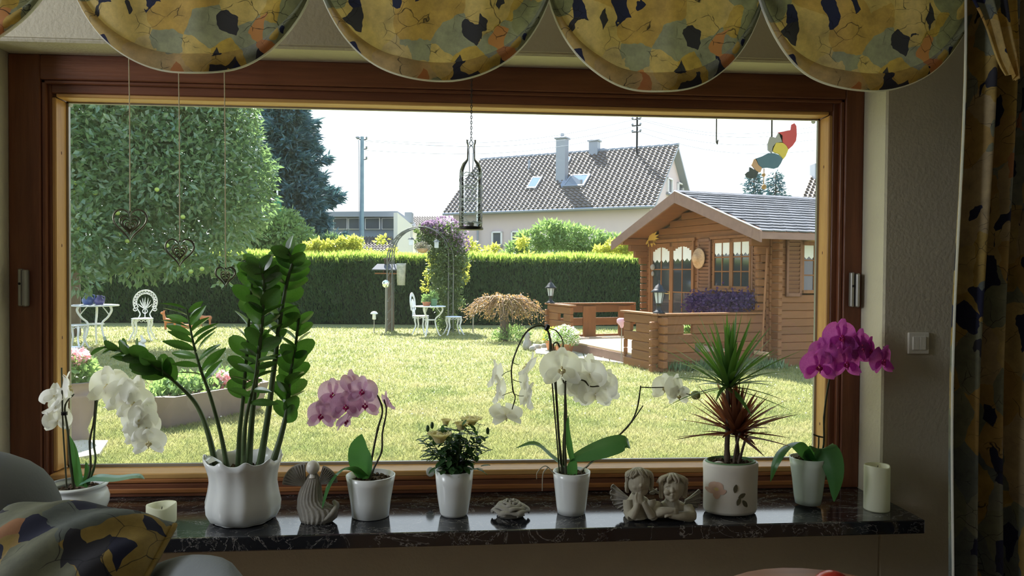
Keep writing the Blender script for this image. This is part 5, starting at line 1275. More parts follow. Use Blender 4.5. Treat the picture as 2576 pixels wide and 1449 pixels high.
o = MB().tube(spline([b+ZUP*.02, b+ZUP*hS*.3, b+ZUP*hS*.6, b+ZUP*hS*.78], 4), lerpl(.10, .05, 13), 12).sphere(b+ZUP*hS*.82+V((-.01, -.02, 0)), (.055, .05, .05), 12, 8).tube(spline([b+V((-.08, -.02, .05)), b+V((-.16, -.02, .04)), b+V((-.17, -.02, .12))], 3), .02, 6).build('figure_body', MAT['stone_warm'], t)
for sg in (-1, 1): MB().tube([b+V((.03*sg, 0, hS*.86)), b+V((.045*sg, 0, hS)) ], [.022, .005], 6).build('ear', MAT['stone_warm'], t); MB().tube([b+V((.05*sg, -.08, hS*.45)), b+V((.05*sg, -.11, .02))], [.025, .022], 6).build('leg', MAT['stone_warm'], t)
b = gnd(1650, 926); t = thing('squirrel_statue', 'smaller pale stone animal right of the sitting statue', 'statue', b)
MB().sphere(b+ZUP*.06, (.06, .05, .06), 10, 8).sphere(b+V((-.03, 0, .15)), (.035, .03, .03), 10, 7).tube(spline([b+V((.05, 0, .04)), b+V((.09, 0, .12)), b+V((.06, 0, .2))], 3), .022, 6).build('figure_body', MAT['stone_warm'], t)
bq = gnd(1740, 926)
potted(0, 'grey-green milk can planter with heather before the cabin railing', simple('grey_green_metal_can', (.20, .25, .2), .5), MAT['leaf_shrub'], .17, .42, base=bq, n=700, spread=1.1, hh=.22, L=.09, flow=(MAT['white_flower'], 160, .03))
bq = gnd(1700, 930); t = thing('border_plants', 'low grassy plants along the foot of the cabin railing', 'plants', bq)
MB().tube([bq, bq+ZUP*.1], .01, 5).build('stem', MAT['stem_zz'], t)
n = 1500; u_ = rng.random(n); A, B = np.array(G(1665, 935)), np.array(G(1960, 928)); P_ = A+(B-A)*u_[:, None]+rng.normal(0, .07, (n, 3))*np.array([1, 1, 0]); P_[:, 2] = 0
leaf_cloud('foliage', P_, np.tile([0, 0, 1.0], (n, 1)), .16, .02, MAT['leaf_apple'], t, .35, -.4)
# urn with geraniums, trough planter
MAT['brown_planter'] = simple('grey_brown_planter', (.26, .20, .19), .5, col2=(.22, .17, .16), nscale=6)
b = gnd(190, 1112); s_ = scl(b); t = thing('garden_urn', 'tall tapering planter urn of pink geraniums at the left window edge', 'planter', b)
zr = P(190, 958, b.y).z
MB().lathe([(0, 0), (.10, 0), (.11, .03), (.09, .1), (.15, zr*.5), (.19, zr*.75), (.20, zr*.80), (.18, zr*.82), (.22, zr*.98), (.24, zr), (.2, zr), (.17, zr*.9), (0, zr*.9)], b, 28).build('urn', MAT['brown_planter'], t)
c = b+ZUP*(zr+.06); p, d = ell_pts(c, (.17, .15, .13), 420, .3, zr*.9); leaf_cloud('foliage', p, d, .07, .055, MAT['leaf_shrub'], t, .6, -.2)
p, d = ell_pts(c+ZUP*.13, (.10, .1, .07), 300, .6); leaf_cloud('blossoms', p, d, .035, .035, MAT['pink_flower'], t, .6, 0)
qa, qb = gnd(404, 1086), gnd(672, 1030)
dT = (qb-qa); LT = dT.length; dT.normalize(); nT = V((dT.y, -dT.x, 0)); t = thing('planter_trough', 'long angular brown trough planter with pink flowers on the lawn', 'planter', (qa+qb)/2)
hT = .30
def tp_(u, a, z): return qa+dT*(u*LT)+nT*(-a)+ZUP*z
lo = [tp_(.09, .02, 0), tp_(.94, .02, 0), tp_(.98, .20, 0), tp_(.94, .36, 0), tp_(.09, .36, 0), tp_(.04, .2, 0)]
hi = [tp_(.06, -.08, hT), tp_(.96, -.08, hT), tp_(1.05, .2, hT), tp_(.96, .46, hT), tp_(.06, .46, hT), tp_(-.04, .2, hT)]
ce = sum(hi, V((0, 0, 0)))/6; inn2 = [ce+(p-ce)*.9 for p in hi]; soil = [p-ZUP*.05 for p in inn2]
MB().add(lo+hi+inn2+soil, [(i, (i+1) % 6, 6+(i+1) % 6, 6+i) for i in range(6)]+[(6+i, 6+(i+1) % 6, 12+(i+1) % 6, 12+i) for i in range(6)]+[(12+i, 12+(i+1) % 6, 18+(i+1) % 6, 18+i) for i in range(6)]).build('trough', MAT['brown_planter'], t)
MB().add(soil, [tuple(range(6))]).build('soil', MAT['soil'], t)
n = 1300; u_ = rng.random(n); P_ = np.array(tp_(.1, .2, hT))+np.array(dT)*(u_*LT*.85)[:, None]+rng.normal(0, .07, (n, 3)); P_[:, 2] = hT-.03+np.abs(rng.normal(0, .07, n))
leaf_cloud('foliage', P_, np.tile([0, 0, 1.0], (n, 1)), .07, .04, MAT['leaf_shrub'], t, .8, -.2)
P_, N_ = [], []
for (px, py) in ((560, 945), (575, 958), (550, 970), (450, 955), (530, 960), (590, 945), (610, 950), (500, 985), (640, 955), (470, 975)):
    c = P(px, py, (qa.y+qb.y)/2+.15); p, d = ell_pts(c, (.05, .05, .045), 70, .5); P_.append(p); N_.append(d)
leaf_cloud('blossoms', np.concatenate(P_), np.concatenate(N_), .032, .032, MAT['pink_flower'], t, .6, 0)
# terrace slabs below the window
sl = thing('terrace_slab', 'pale paving slab in the lawn at the lower left of the window', 'paving', G(215, 1135))
MB().add([G(150, 1170)+ZUP*.035, G(250, 1152)+ZUP*.035, G(272, 1118)+ZUP*.035, G(150, 1116)+ZUP*.035, G(150, 1170), G(250, 1152), G(272, 1118), G(150, 1116)], [(0, 1, 2, 3), (0, 4, 5, 1), (1, 5, 6, 2), (2, 6, 7, 3)]).build('slab', MAT['paving'], sl)
te = thing('terrace_edge', 'strip of pale terrace slabs under the window outside', 'paving', (0, 1.5, 0))
for k in range(14): MB().box((-3.3+.5*k, 2.62, .02), (.49, .5, .04), None, .005).build('slab', MAT['paving'], te)
# garden gnome cut-out hanging from the eaves, hooks
yg = 1.85
def gp(px, py): return P(px, py, yg)
t = thing('hanging_gnome_board', 'flat painted wooden figure with red pointed cap hanging outside', 'ornament', gp(1945, 390))
ZUPX = V((1, 0, 0))
def board(pix, mat, nm, th=.014, off=0.0):
    o_ = gp(1940, 390); pts_ = [gp(*q)-o_ for q in pix]; pl_ = [(p.x, p.z) for p in pts_]
    return MB().prism(pl_, o_+V((0, off, 0)), ZUPX, ZUP, th).build(nm, mat, t)
board([(1956, 334), (1968, 332), (1978, 330), (1988, 328), (1990, 314), (1996, 311), (2001, 318), (2002, 340), (2000, 355), (1992, 367), (1982, 376), (1975, 366), (1966, 360)], simple('red_paint', (.50, .06, .10), .6), 'cap')
board([(1932, 352), (1936, 345), (1944, 346), (1950, 348), (1957, 335), (1966, 342), (1966, 360), (1950, 360), (1944, 372), (1940, 386), (1930, 378), (1929, 362)], simple('grey_beard_paint', (.30, .32, .40), .6), 'beard')
board([(1942, 370), (1950, 360), (1966, 358), (1976, 368), (1981, 377), (1974, 394), (1968, 401), (1958, 388), (1948, 385), (1940, 380)], simple('yellow_paint', (.62, .52, .12), .6), 'jacket')
board([(1898, 400), (1915, 394), (1930, 386), (1944, 386), (1956, 390), (1967, 401), (1962, 412), (1955, 422), (1946, 425), (1928, 422), (1916, 424), (1906, 416)], simple('blue_paint', (.07, .16, .30), .6), 'trousers')
board([(1889, 415), (1894, 402), (1900, 400), (1907, 416), (1915, 423), (1911, 434), (1900, 430)], simple('skin_paint', (.5, .32, .25), .6), 'knee')
board([(1884, 421), (1900, 430), (1906, 434), (1900, 448), (1886, 450), (1877, 446), (1873, 438), (1878, 433), (1883, 432)], simple('dark_boot_paint', (.04, .06, .09), .6), 'boot')
MB().tube([gp(1945, 350)+V((0, .02, 0)), V((gp(1945, 300).x, yg+.02, 2.63))], .005, 5).build('cord', MAT['black_iron'], t)
MB().tube([gp(1922, 424)+V((0, .0, 0)), gp(1921, 470)], .003, 4).sphere(gp(1921, 440), .012, 8, 6).sphere(gp(1922, 470), .016, 8, 6).build('pull_string', MAT['twig'], t)
t = thing('hanging_hook', 'thin metal hook hanging free outside, left of the gnome board', 'hook', gp(1802, 330))
MB().tube([V((gp(1802, 330).x, yg, 2.63)), gp(1802, 340), gp(1802, 358), gp(1804, 363), gp(1806, 352)], .004, 5).build('hook_body', MAT['black_iron'], t)
# ------------------------------------------------------------------ things on the sill
def sillpt(px, py, rpx=0):
    """centre on the sill of a round thing whose front foot is at px,py and whose foot radius is rpx pixels"""
    p = G(px, py, SZ+.0005); s = scl(p); d = V((p.x-CAM.x, p.y-CAM.y, 0)).normalized()
    return p+d*(rpx*s), s
def up(c, px, py):                  # point above the sill in the vertical plane through c
    return P(px, py, c.y)
def zof(c, py, dy=0): return P(1288, py, c.y+dy).z
def petal_mesh(nm, L, W, cup, ruf, mat, n=8, m=6, taper=.35, tip=.15):
    b = MB()
    def fn(u, v):
        w = W*(math.sin(pi*min(1, max(0, v*(1-tip)+tip*.45)))**.65)*(1 if v > .02 else .25)
        if v < .3: w *= taper+(1-taper)*v/.3
        x = (u*2-1)*w/2
        return V((x, L*v, cup*L*math.sin(v*pi*.75)+ruf*math.sin(u*9+v*5)*W*.05-.25*cup*abs(u*2-1)**2*W))
    b.grid(fn, m, n); me = b.mesh(nm); me.materials.append(mat); return me
FL = {}
for key, pm, lm in (('white', 'petal_white', 'lip_yellow'), ('pink', 'petal_pink', 'lip_magenta'), ('magenta', 'petal_magenta', 'lip_magenta')):
    sep = MB()
    for a in (90, 215, 325):
        ca, sa = math.cos(R(a)), math.sin(R(a))
        def fs(u, v, ca=ca, sa=sa):
            w = .36*math.sin(pi*(.12+.80*v))**.8; x = (u*2-1)*w/2; y = .03+.52*v; z = .04*math.sin(v*3)-.10*v*v-.05*(u*2-1)**2
            return V((ca*y-sa*x, z*-1-.015, sa*y+ca*x))
        sep.grid(fs, 5, 7)
    sme = sep.mesh('flower'); sme.materials.append(MAT[pm])
    pet = {}
    for sg in (-1, 1):
        q = MB()
        def fp(u, v, sg=sg):
            a = R(14)+R(-70+140*u)*1.0; r = .54*v*(1-.10*abs(u*2-1)**3)
            x = r*math.cos(a*.95)*1.02; z = r*math.sin(a*.95)*.92+.02
            return V((sg*x, .05*math.sin(v*3.1)-.09*v*v*v+.025*math.sin(u*11)*v, z))
        q.grid(fp, 10, 6); me = q.mesh('petal'); me.materials.append(MAT[pm]); pet[sg] = me
    lp = MB()
    lp.sphere((0, .07, .03), (.035, .06, .045), 8, 6).sphere((0, .07, -.09), (.055, .07, .05), 8, 6)
    for sg in (-1, 1): lp.sphere((.06*sg, .05, -.05), (.045, .03, .06), 8, 6)
    lp.tube([V((0, .1, -.11)), V((.0, .13, -.17)), V((.03, .10, -.2))], [.03, .015, .004], 5)
    lme = lp.mesh('lip'); lme.materials.append(MAT[lm])
    FL[key] = (sme, pet[-1], pet[1], lme)
def flower(key, parent, pos, face, size, upv=ZUP):
    """orchid flower: +Y of the meshes looks along face"""
    m4 = orient(pos, face, upv, size); s, pl_, pr, lp = FL[key]
    o = inst(s, 'flower', parent, m4)
    for me, nm in ((pl_, 'petal'), (pr, 'petal'), (lp, 'lip')):
        c = bpy.data.objects.new(nm, me); COL.objects.link(c); c.parent = o
    return o
def leafgrid(pts, widths, fold=.12, side=None, n=8):
    """broad leaf along a midrib path"""
    pts = [V(p) for p in pts]; m = len(pts)
    def fn(u, v):
        i = min(int(v*(m-1)), m-2); f = v*(m-1)-i; p = pts[i].lerp(pts[i+1], f); d = (pts[min(i+2, m-1)]-pts[max(i-1, 0)]).normalized()
        w = widths[i]+(widths[i+1]-widths[i])*f
        s_ = side.normalized() if side is not None else d.cross(ZUP).normalized()
        s_ = (s_-d*s_.dot(d)).normalized(); nn = s_.cross(d); t = u*2-1
        return p+s_*(t*w/2)+nn*(abs(t)*w*fold)
    return MB().grid(fn, n, (m-1)*2)
def leafw(W, n, a=.25): return [W*(math.sin(pi*min(1, (a+(1-a)*i/(n-1))))**.75) if i < n-1 else W*.03 for i in range(n)]
def pixpath(c, pix, dys=None):
    return [P(px, py, c.y+(dys[i] if dys else 0)) for i, (px, py) in enumerate(pix)]
def pot_lathe(c, prof, t, mat, thick=.004, n=40, nm='pot', mod=None, sx=1, sy=1):
    inner = [(max(r-thick, .001), z) for r, z in prof[::-1]]
    full = [(0, prof[0][1])]+prof+[(inner[0][0], prof[-1][1]+.0005)]+inner[1:-1]+[(0, prof[0][1]+.01)]
    return MB().lathe(full, (c.x, c.y, 0), n, mod=mod, sx=sx, sy=sy).build(nm, MAT[mat], t)
def soil(t, c, r, z, sx=1, sy=1, bark=True):
    b = MB(); rr = random.Random(5)
    b.lathe([(0, z), (r*.5, z+.004), (r, z)], (c.x, c.y, 0), 18, sx=sx, sy=sy)
    for k in range(45):
        a, q = rr.uniform(0, 6.28), r*math.sqrt(rr.random())*.9
        b.box((c.x+math.cos(a)*q*sx, c.y+math.sin(a)*q*sy, z+.004), (.012*rr.uniform(.5, 1.3), .008, .007), Euler((rr.random(), rr.random(), rr.random()*3)).to_matrix())
    return b.build('soil', MAT['soil'], t, kind='stuff')
def prof_px(c, s, rows): return [(r*s, zof(c, y)) for r, y in rows]
def stem(t, pts, r0, r1, mat='stem_dark', nm='stem', n=8, bumps=True):
    pts = spline(pts, 5); rs = lerpl(r0, r1, len(pts))
    if bumps: rs = [r*(1.25 if i % 7 == 3 else 1) for i, r in enumerate(rs)]
    return MB().tube(pts, rs, n).build(nm, MAT[mat], t)
TOCAM = lambda p: (CAM-p).normalized()

# --- left white orchid
c, s = sillpt(192, 1307, 45); t = thing('white_orchid', 'white orchid in a round white bowl pot at the left end of the sill', 'orchid', c)
pot_lathe(c, prof_px(c, s, [(40, 1300), (46, 1296), (66, 1275), (76, 1250), (77, 1238), (72, 1222), (66, 1215), (72, 1210), (75, 1206), (70, 1202)]), t, 'white_ceramic')
soil(t, c, 64*s, zof(c, 1222)); z0p = zof(c, 1225)
stem(t, pixpath(c, [(168, 1228), (163, 1150), (158, 1060), (155, 925)]), .0025, .0025, bumps=False, nm='support_stick')
stem(t, pixpath(c, [(185, 1225), (176, 1150), (170, 1080), (163, 1030), (170, 1008), (186, 992)], [0, -.01, -.01, -.01, -.015, -.02]), .004, .0018, 'stem_dark')
stem(t, pixpath(c, [(218, 1215), (228, 1175), (226, 1110), (236, 1060), (240, 1008)], [0, 0, 0, -.01, -.01]), .0035, .0028)
stem(t, pixpath(c, [(222, 1220), (240, 1160), (236, 1110), (243, 1020), (250, 975), (285, 958), (325, 990), (350, 1040), (362, 1085), (372, 1120)], [.0, 0, .01, .01, .02, .03, .03, .03, .03, .03]), .0035, .0015, 'stem_zz')
MB().tube([P(162, 1036, c.y-.012), P(162, 1044, c.y-.012)], .009, 8).build('clip', MAT['black_iron'], t, label='small dark plant clip')
for (px, py, d, fx, fy, fz, dy) in ((171, 975, 70, .9, .35, .1, -.02), (136, 995, 62, -.5, .6, .5, -.01), (140, 1022, 60, -.6, .1, .4, -.02), (145, 1058, 60, -.2, .6, -.2, 0), (150, 1020, 52, .2, .8, 0, .02),
        (272, 972, 92, .0, -1, .1, .0), (312, 996, 86, .45, -.9, -.05, .0), (340, 985, 74, .95, -.4, 0, .01), (338, 1015, 82, .3, -.9, -.1, -.005), (364, 1040, 74, .8, -.5, -.1, 0), (350, 1058, 78, .2, -.9, -.2, -.01), (366, 1078, 74, .6, -.7, -.2, 0), (348, 1092, 66, .1, -.9, -.3, 0), (374, 1112, 74, .2, -.9, -.3, -.01)):
    flower('white', t, P(px, py, c.y+dy), V((fx, fy, fz)), d*s*1.05)
def leafpart(t, c, pix, W, mat='leaf_orchid', dys=None, side=None, fold=.12, ww=None, a=.25, nm='leaf'):
    pts = spline(pixpath(c, pix, dys), 4); return leafgrid(pts, ww or leafw(W, len(pts), a), fold, side).build(nm, MAT[mat], t)
leafpart(t, c, [(204, 1222), (194, 1180), (186, 1130), (174, 1094)], 32*s, side=V((1, -.3, 0)))
leafpart(t, c, [(212, 1225), (222, 1195), (216, 1160)], 20*s, side=V((1, 0, 0)))
leafpart(t, c, [(206, 1212), (240, 1200), (290, 1202), (345, 1196), (364, 1205)], 36*s, 'leaf_pale', side=V((0, 1, .25)), dys=[0, -.02, -.03, -.03, -.03], fold=.05)

# --- candles
MAT['wick'] = MAT['black_iron']
def candle(px, py, r, ptop, lab, hollow, wav):
    c, s = sillpt(px, py, r); t = thing('candle', lab, 'candle', c); zt_ = zof(c, ptop); r_ = r*s
    def mod(rr, z, a, i):
        if i >= 3 and i <= 5: return rr*(1+.02*math.sin(a*5+1)), z+wav*(math.sin(a*2+.6)+.5*math.sin(a*3+2))
        return rr, z
    MB().lathe([(0, SZ+.001), (r_*.98, SZ+.001), (r_, SZ+.005), (r_, zt_-.004), (r_*.96, zt_), (r_*.86, zt_-.003), (r_*.80, zt_-hollow), (0, zt_-hollow-.003)], (c.x, c.y, 0), 40, mod=mod).build('wax', MAT['wax'], t)
    MB().tube([V((c.x, c.y, zt_-hollow-.004)), V((c.x+.002, c.y, zt_-hollow+.010))], .0012, 5).build('wick', MAT['wick'], t)
candle(406, 1325, 36, 1255, 'short ivory candle with a wavy melted rim beside the left bowl pot', .018, .003)
candle(2205, 1290, 31, 1180, 'tall ivory pillar candle at the right end of the sill', .012, .0015)

# --- big white pot with the glossy plant
c, s = sillpt(612, 1325, 62); t = thing('potted_glossy_plant', 'tall glossy dark green plant in a big ruffled white cachepot', 'potted plant', c)
rows = [(66, 1330), (74, 1322), (60, 1309), (64, 1303), (82, 1288), (92, 1270), (94, 1250), (88, 1225), (84, 1200), (86, 1180), (92, 1160), (99, 1142)]
def pm(r, z, a, i):
    lob = math.cos(a*10); zt_ = zof(c, 1160)
    if z > zof(c, 1185): return r*(1+.018*lob), z+.0035*lob*max(0, (z-zof(c, 1185))/.03)+.0015*math.cos(a*20)
    if z < zof(c, 1315): return r*(1+.035*math.cos(a*20)), z+(.0 if i > 2 else .003*(1+math.cos(a*20)))
    return r*(1+.022*lob), z
pot_lathe(c, [(r, max(z, SZ+.001)) for r, z in prof_px(c, s, rows)], t, 'white_ceramic', n=120, mod=pm)
soil(t, c, 80*s, zof(c, 1180))
q = leafgrid([P(520, 1160, c.y-.03), P(535, 1148, c.y), P(556, 1160, c.y)], [.03, .05, .03], .1, V((0, 1, 0))); q.build('film_scrap', MAT['white_ceramic'], t)
zl = {}
def leafmesh(nm, L, W, curl, mat, fold=.12, n=6, pointy=.0):
    b = MB()
    def fn(u, v):
        w = W*(math.sin(pi*(.06+.90*v))**(.6+pointy)); t_ = u*2-1
        return V((t_*w/2, L*v, abs(t_)*w*fold-curl*L*v*v+.01*L*math.sin(v*5)))
    b.grid(fn, n, 9); me = b.mesh(nm); me.materials.append(MAT[mat]); return me
zround = leafmesh('leaf', 1, .66, .08, 'leaf_zz'); znarrow = leafmesh('leaf', 1, .30, .08, 'leaf_zz', .2, pointy=.4)
rr = random.Random(11)
def zstem(pix, dys, r0, n, L, kind, splay=1.0, s0=.35, tipL=.6, up_=.6, rot0=0, flatx=1.0):
    pts = spline(pixpath(c, pix, dys), 6); m = len(pts)
    MB().tube(pts, [r0*(1-.72*(i/(m-1))**.6) for i in range(m)], 10).build('stem', MAT['stem_zz'], t)
    for k in range(n):
        v = s0+(1-s0)*(k+.5)/n; i = min(int(v*(m-1)), m-2); f = v*(m-1)-i; p = pts[i].lerp(pts[i+1], f); d = (pts[i+1]-pts[i]).normalized()
        sd = d.cross(V((0, 1, 0))).normalized(); bk = sd.cross(d)
        sg = 1 if k % 2 else -1; a = rot0+rr.uniform(-.95, .95)
        fwd = (sd*sg*math.cos(a)*splay*flatx+bk*math.sin(a)*.8*(1 if rr.random() < .5 else -1)+d*up_*rr.uniform(.8, 1.3)).normalized()
        l = L*(1-(1-tipL)*abs(v-.55)/.5)*rr.uniform(.85, 1.12)
        upn = (d*.6+TOCAM(p)*rr.uniform(-.4, 1.6)+sd*rr.uniform(-.6, .6)).normalized()
        inst(zround if kind else znarrow, 'leaf', t, orient(p, fwd, upn, l))
zstem([(545, 1180), (522, 1085), (492, 1015), (445, 965), (395, 925), (340, 893), (262, 872)], [.02, .02, .03, .0, -.04, -.05, -.05], .010, 22, .078, True, .6, .52, .55, .8)
zstem([(572, 1180), (556, 1095), (530, 1000), (505, 930), (488, 870), (478, 820), (470, 775)], [0, .0, -.02, -.03, -.03, -.03, -.03], .008, 20, .088, False, 1, .42, .75, .55)
zstem([(600, 1180), (603, 1090), (612, 1000), (622, 880), (630, 760), (640, 655)], [.03, .03, .03, .02, .0, 0], .010, 22, .072, True, .85, .36, .7, .65)
zstem([(625, 1180), (634, 1050), (650, 900), (660, 800), (664, 720), (654, 668)], [-.03, -.04, -.04, -.04, -.04, -.04], .011, 22, .072, True, .85, .36, .7, .65)
zstem([(652, 1180), (672, 1060), (690, 920), (705, 800), (722, 710), (735, 655), (715, 625)], [0, .0, .0, 0, 0, 0, 0], .012, 24, .076, True, .9, .34, .7, .7)
zstem([(682, 1178), (706, 1100), (722, 1030), (728, 960), (742, 880), (752, 800)], [.03, .04, .05, .05, .04, .03], .012, 22, .076, True, .7, .3, .8, .7)
zstem([(612, 1180), (618, 1060), (640, 960), (648, 890)], [-.05, -.06, -.07, -.07], .009, 10, .075, False, 1, .45, .8, .3)

# --- angel figure
c, s = sillpt(802, 1322, 30); t = thing('angel_figure', 'grey ribbed ceramic angel with fan wings and a ball head', 'figurine', c)
secs = [(1190, 788, 9, 8), (1200, 787, 16, 10), (1210, 786, 21, 13), (1225, 783, 25, 16), (1240, 781, 29, 18), (1255, 781, 32, 20), (1266, 785, 36, 22), (1278, 797, 49, 24), (1290, 801, 49, 26), (1302, 801, 46, 27), (1312, 797, 38, 26), (1321, 793, 28, 22)]
b = MB(); nn = 132; vs = []
for (py, px, hw, hd) in secs:
    q = P(px, py, c.y)
    for k in range(nn):
        a = 2*pi*k/nn; rb = 1+.035*math.sin(a*22+(py-1196)*.022)
        vs.append(V((q.x+math.cos(a)*hw*s*rb, c.y+math.sin(a)*hd*s*rb, max(q.z, SZ+.001))))
m_ = len(secs); fs = [(i*nn+k, (i+1)*nn+k, (i+1)*nn+(k+1) % nn, i*nn+(k+1) % nn) for i in range(m_-1) for k in range(nn)]+[tuple(range(nn)), tuple(range((m_-1)*nn, m_*nn))[::-1]]
b.add(vs, fs, True)
b.build('dress', MAT['stone'], t)
tr = MB()       # lifted train on the right
for k in range(9):
    f = k/8; pts = spline([P(800+8*f, 1316-f*8, c.y-.020+.035*f), P(822+8*f, 1304-10*f, c.y-.024+.04*f), P(838+6*f, 1288-7*f, c.y-.018+.035*f), P(845+3*f, 1274-5*f, c.y-.008+.018*f), P(838+2*f, 1260, c.y+.002)], 4)
    tr.tube(pts, [.004+.004*math.sin(pi*i/(len(pts)-1)) for i in range(len(pts))], 8)
tr.build('train', MAT['stone'], t)
MB().sphere(P(787, 1176, c.y), (17*s, 17*s, 18*s), 20, 14).tube([P(787, 1190, c.y), P(787, 1200, c.y)], [8*s, 12*s], 12).build('head', MAT['cream_ceramic'], t)
for sg, ox, oy, R0, a0, a1 in ((-1, 770, 1222, 56, 92, 175), (1, 800, 1218, 46, 5, 75)):
    w = MB(); n_ = 40
    o_ = P(ox, oy, c.y)
    vv = []
    for k in range(n_+1):
        a = R(a0+(a1-a0)*k/n_); rb = .004*math.sin(k*pi/2.0)
        for (fr_c, th) in ((.12, 1), (.55, 1), (1.0, 1)):
            vv.append(V((o_.x+math.cos(a)*R0*s*fr_c, c.y-.006-rb*fr_c-.004*math.sin(fr_c*3), o_.z+math.sin(a)*R0*s*fr_c)))
    f0 = [(k*3+j, k*3+j+1, (k+1)*3+j+1, (k+1)*3+j) for k in range(n_) for j in range(2)]
    bk_ = [v+V((0, .010, 0)) for v in vv]; L_ = len(vv)
    w.add(vv+bk_, f0+[tuple(i+L_ for i in f)[::-1] for f in f0]+[(k*3+2, k*3+2+L_, k*3+5+L_, k*3+5) for k in range(n_)], True)
    w.tube([V((o_.x+math.cos(R(a0+(a1-a0)*k/20))*R0*s, c.y-.001, o_.z+math.sin(R(a0+(a1-a0)*k/20))*R0*s)) for k in range(21)], .0045, 8)
    w.build('wing', MAT['stone'], t)

# --- pale pink orchid
c, s = sillpt(932, 1311, 44); t = thing('pink_orchid', 'pale pink orchid with dark pink lips in a flared white pot', 'orchid', c)
pot_lathe(c, [(r, max(z, SZ+.001)) for r, z in prof_px(c, s, [(44, 1302), (47, 1290), (52, 1250), (59, 1210), (63, 1190)])], t, 'white_ceramic'); soil(t, c, 54*s, zof(c, 1205))
stem(t, pixpath(c, [(928, 1205), (936, 1150), (950, 1080), (962, 1035), (952, 1000), (935, 982), (905, 975), (870, 985), (840, 1010)], [0, 0, 0, 0, .01, .01, .02, .02, .02]), .0035, .0018)
stem(t, pixpath(c, [(930, 1205), (942, 1175), (960, 1135), (962, 1090), (972, 1035), (966, 1005)], [-.01, -.01, -.01, -.01, -.01, -.01]), .0033, .0022)
for (px, py, d, fx, fy, fz, dy) in ((838, 992, 88, -.1, -1, .05, .0), (808, 1045, 84, -.2, -1, -.1, -.01), (832, 1028, 76, -.3, -1, .2, .01), (870, 1022, 84, .1, -1, 0, -.02), (890, 965, 78, .6, -.5, .5, .01), (911, 985, 82, -.1, -.9, .3, -.02), (918, 1018, 84, .2, -1, -.1, -.0), (870, 1058, 70, .7, -.3, -.6, 0), (976, 1012, 62, .7, .3, .3, 0)):
    flower('pink', t, P(px, py, c.y+dy), V((fx, fy, fz)), d*s*.88)
leafpart(t, c, [(918, 1205), (910, 1170), (903, 1130), (910, 1092)], 62*s, side=V((1, -.2, 0)), dys=[0, 0, .01, .01], a=.1, fold=.06)
leafpart(t, c, [(920, 1198), (890, 1176), (860, 1180), (828, 1215), (806, 1290)], 40*s, side=V((.5, -.6, .35)), dys=[0, -.02, -.045, -.065, -.07], fold=.08)

# --- white rose
c, s = sillpt(1142, 1305, 34); t = thing('potted_rose', 'small cream rose bush in a tall white pot', 'potted plant', c)
pot_lathe(c, [(r, max(z, SZ+.001)) for r, z in prof_px(c, s, [(32, 1300), (36, 1285), (42, 1250), (46, 1215), (49, 1180)])], t, 'white_ceramic'); soil(t, c, 44*s, zof(c, 1190))
rl = MB()
rl.grid(lambda u, v: V(((u*2-1)*.3*math.sin(pi*(.05+.9*v))**.8, v, abs(u*2-1)*.06-.12*v*v)), 4, 5); rme = rl.mesh('leaf')
MAT['leaf_rose'] = simple('rose_leaf', (.045, .10, .04), .4, rnd=.35, trans=.3, tcol=(.10, .28, .05)); rme.materials.append(MAT['leaf_rose'])
r2 = random.Random(4); tips = []
for k in range(34):
    a = r2.uniform(0, 6.28); sp_ = r2.uniform(.2, 1); tx = 1142+math.cos(a)*86*sp_; ty = 1175-(108 if abs(math.cos(a)*sp_) < .75 else 85)*r2.uniform(.45, 1); dyy = math.sin(a)*.05*sp_
    pts = spline([P(1142+math.cos(a)*16, 1195, c.y+math.sin(a)*.015), P(1142+math.cos(a)*40*sp_, 1160, c.y+dyy*.6), P(tx, ty, c.y+dyy)], 4)
    MB().tube(pts, lerpl(.0016, .0008, len(pts)), 5).build('twig', MAT['stem_zz'], t)
    for i in range(2, len(pts)):
        for q in range(2):
            d_ = V((r2.gauss(0, 1), r2.gauss(0, .8), r2.gauss(.1, .5))).normalized()
            inst(rme, 'leaf', t, orient(pts[i], d_, ZUP, r2.uniform(.018, .030)))
for k in range(110):
    a = r2.uniform(0, 6.28); q = math.sqrt(r2.random()); p = P(1142+math.cos(a)*70*q, 1150+r2.uniform(-60, 42), c.y+math.sin(a)*.05*q)
    inst(rme, 'leaf', t, orient(p, V((math.cos(a), math.sin(a), r2.uniform(-.6, .5))), ZUP, r2.uniform(.020, .032)))
MAT['petal_cream'] = simple('cream_rose_petal', (.92, .88, .62), .55, trans=.6, tcol=(.9, .85, .5))
rp = MB(); rp.grid(lambda u, v: V((math.sin((u-.5)*2.4)*(.35+.3*v), -math.cos((u-.5)*2.4)*(.30+.38*v*v)+.0, v*.85-.12*v*v*v)), 8, 5); rpm = rp.mesh('petal'); rpm.materials.append(MAT['petal_cream'])
def rose(px, py, size, dy, open_=1.0):
    p0 = P(px, py, c.y+dy); o = MB().sphere(p0, (size*.22, size*.22, size*.26), 10, 8).build('bloom', MAT['petal_cream'], t)
    for ring, (n_, sc2, tilt) in enumerate(((3, .42, .0), (5, .62, .25*open_), (6, .8, .6*open_))):
        for k in range(n_):
            ob = bpy.data.objects.new('petal', rpm); COL.objects.link(ob); ob.parent = o; WORG[ob.name] = WORG[o.name]
            ob.matrix_basis = Matrix.Translation(p0-V(c)-ZUP*size*.35*.7) @ Matrix.Rotation(2*pi*k/n_+ring, 4, 'Z') @ Matrix.Rotation(tilt*.7, 4, 'X') @ Matrix.Scale(size*sc2, 4)
rose(1106, 1098, .056, -.035, .7); rose(1160, 1072, .038, -.02, .3); rose(1186, 1056, .046, 0, 1.0); rose(1122, 1062, .028, 0, .2)
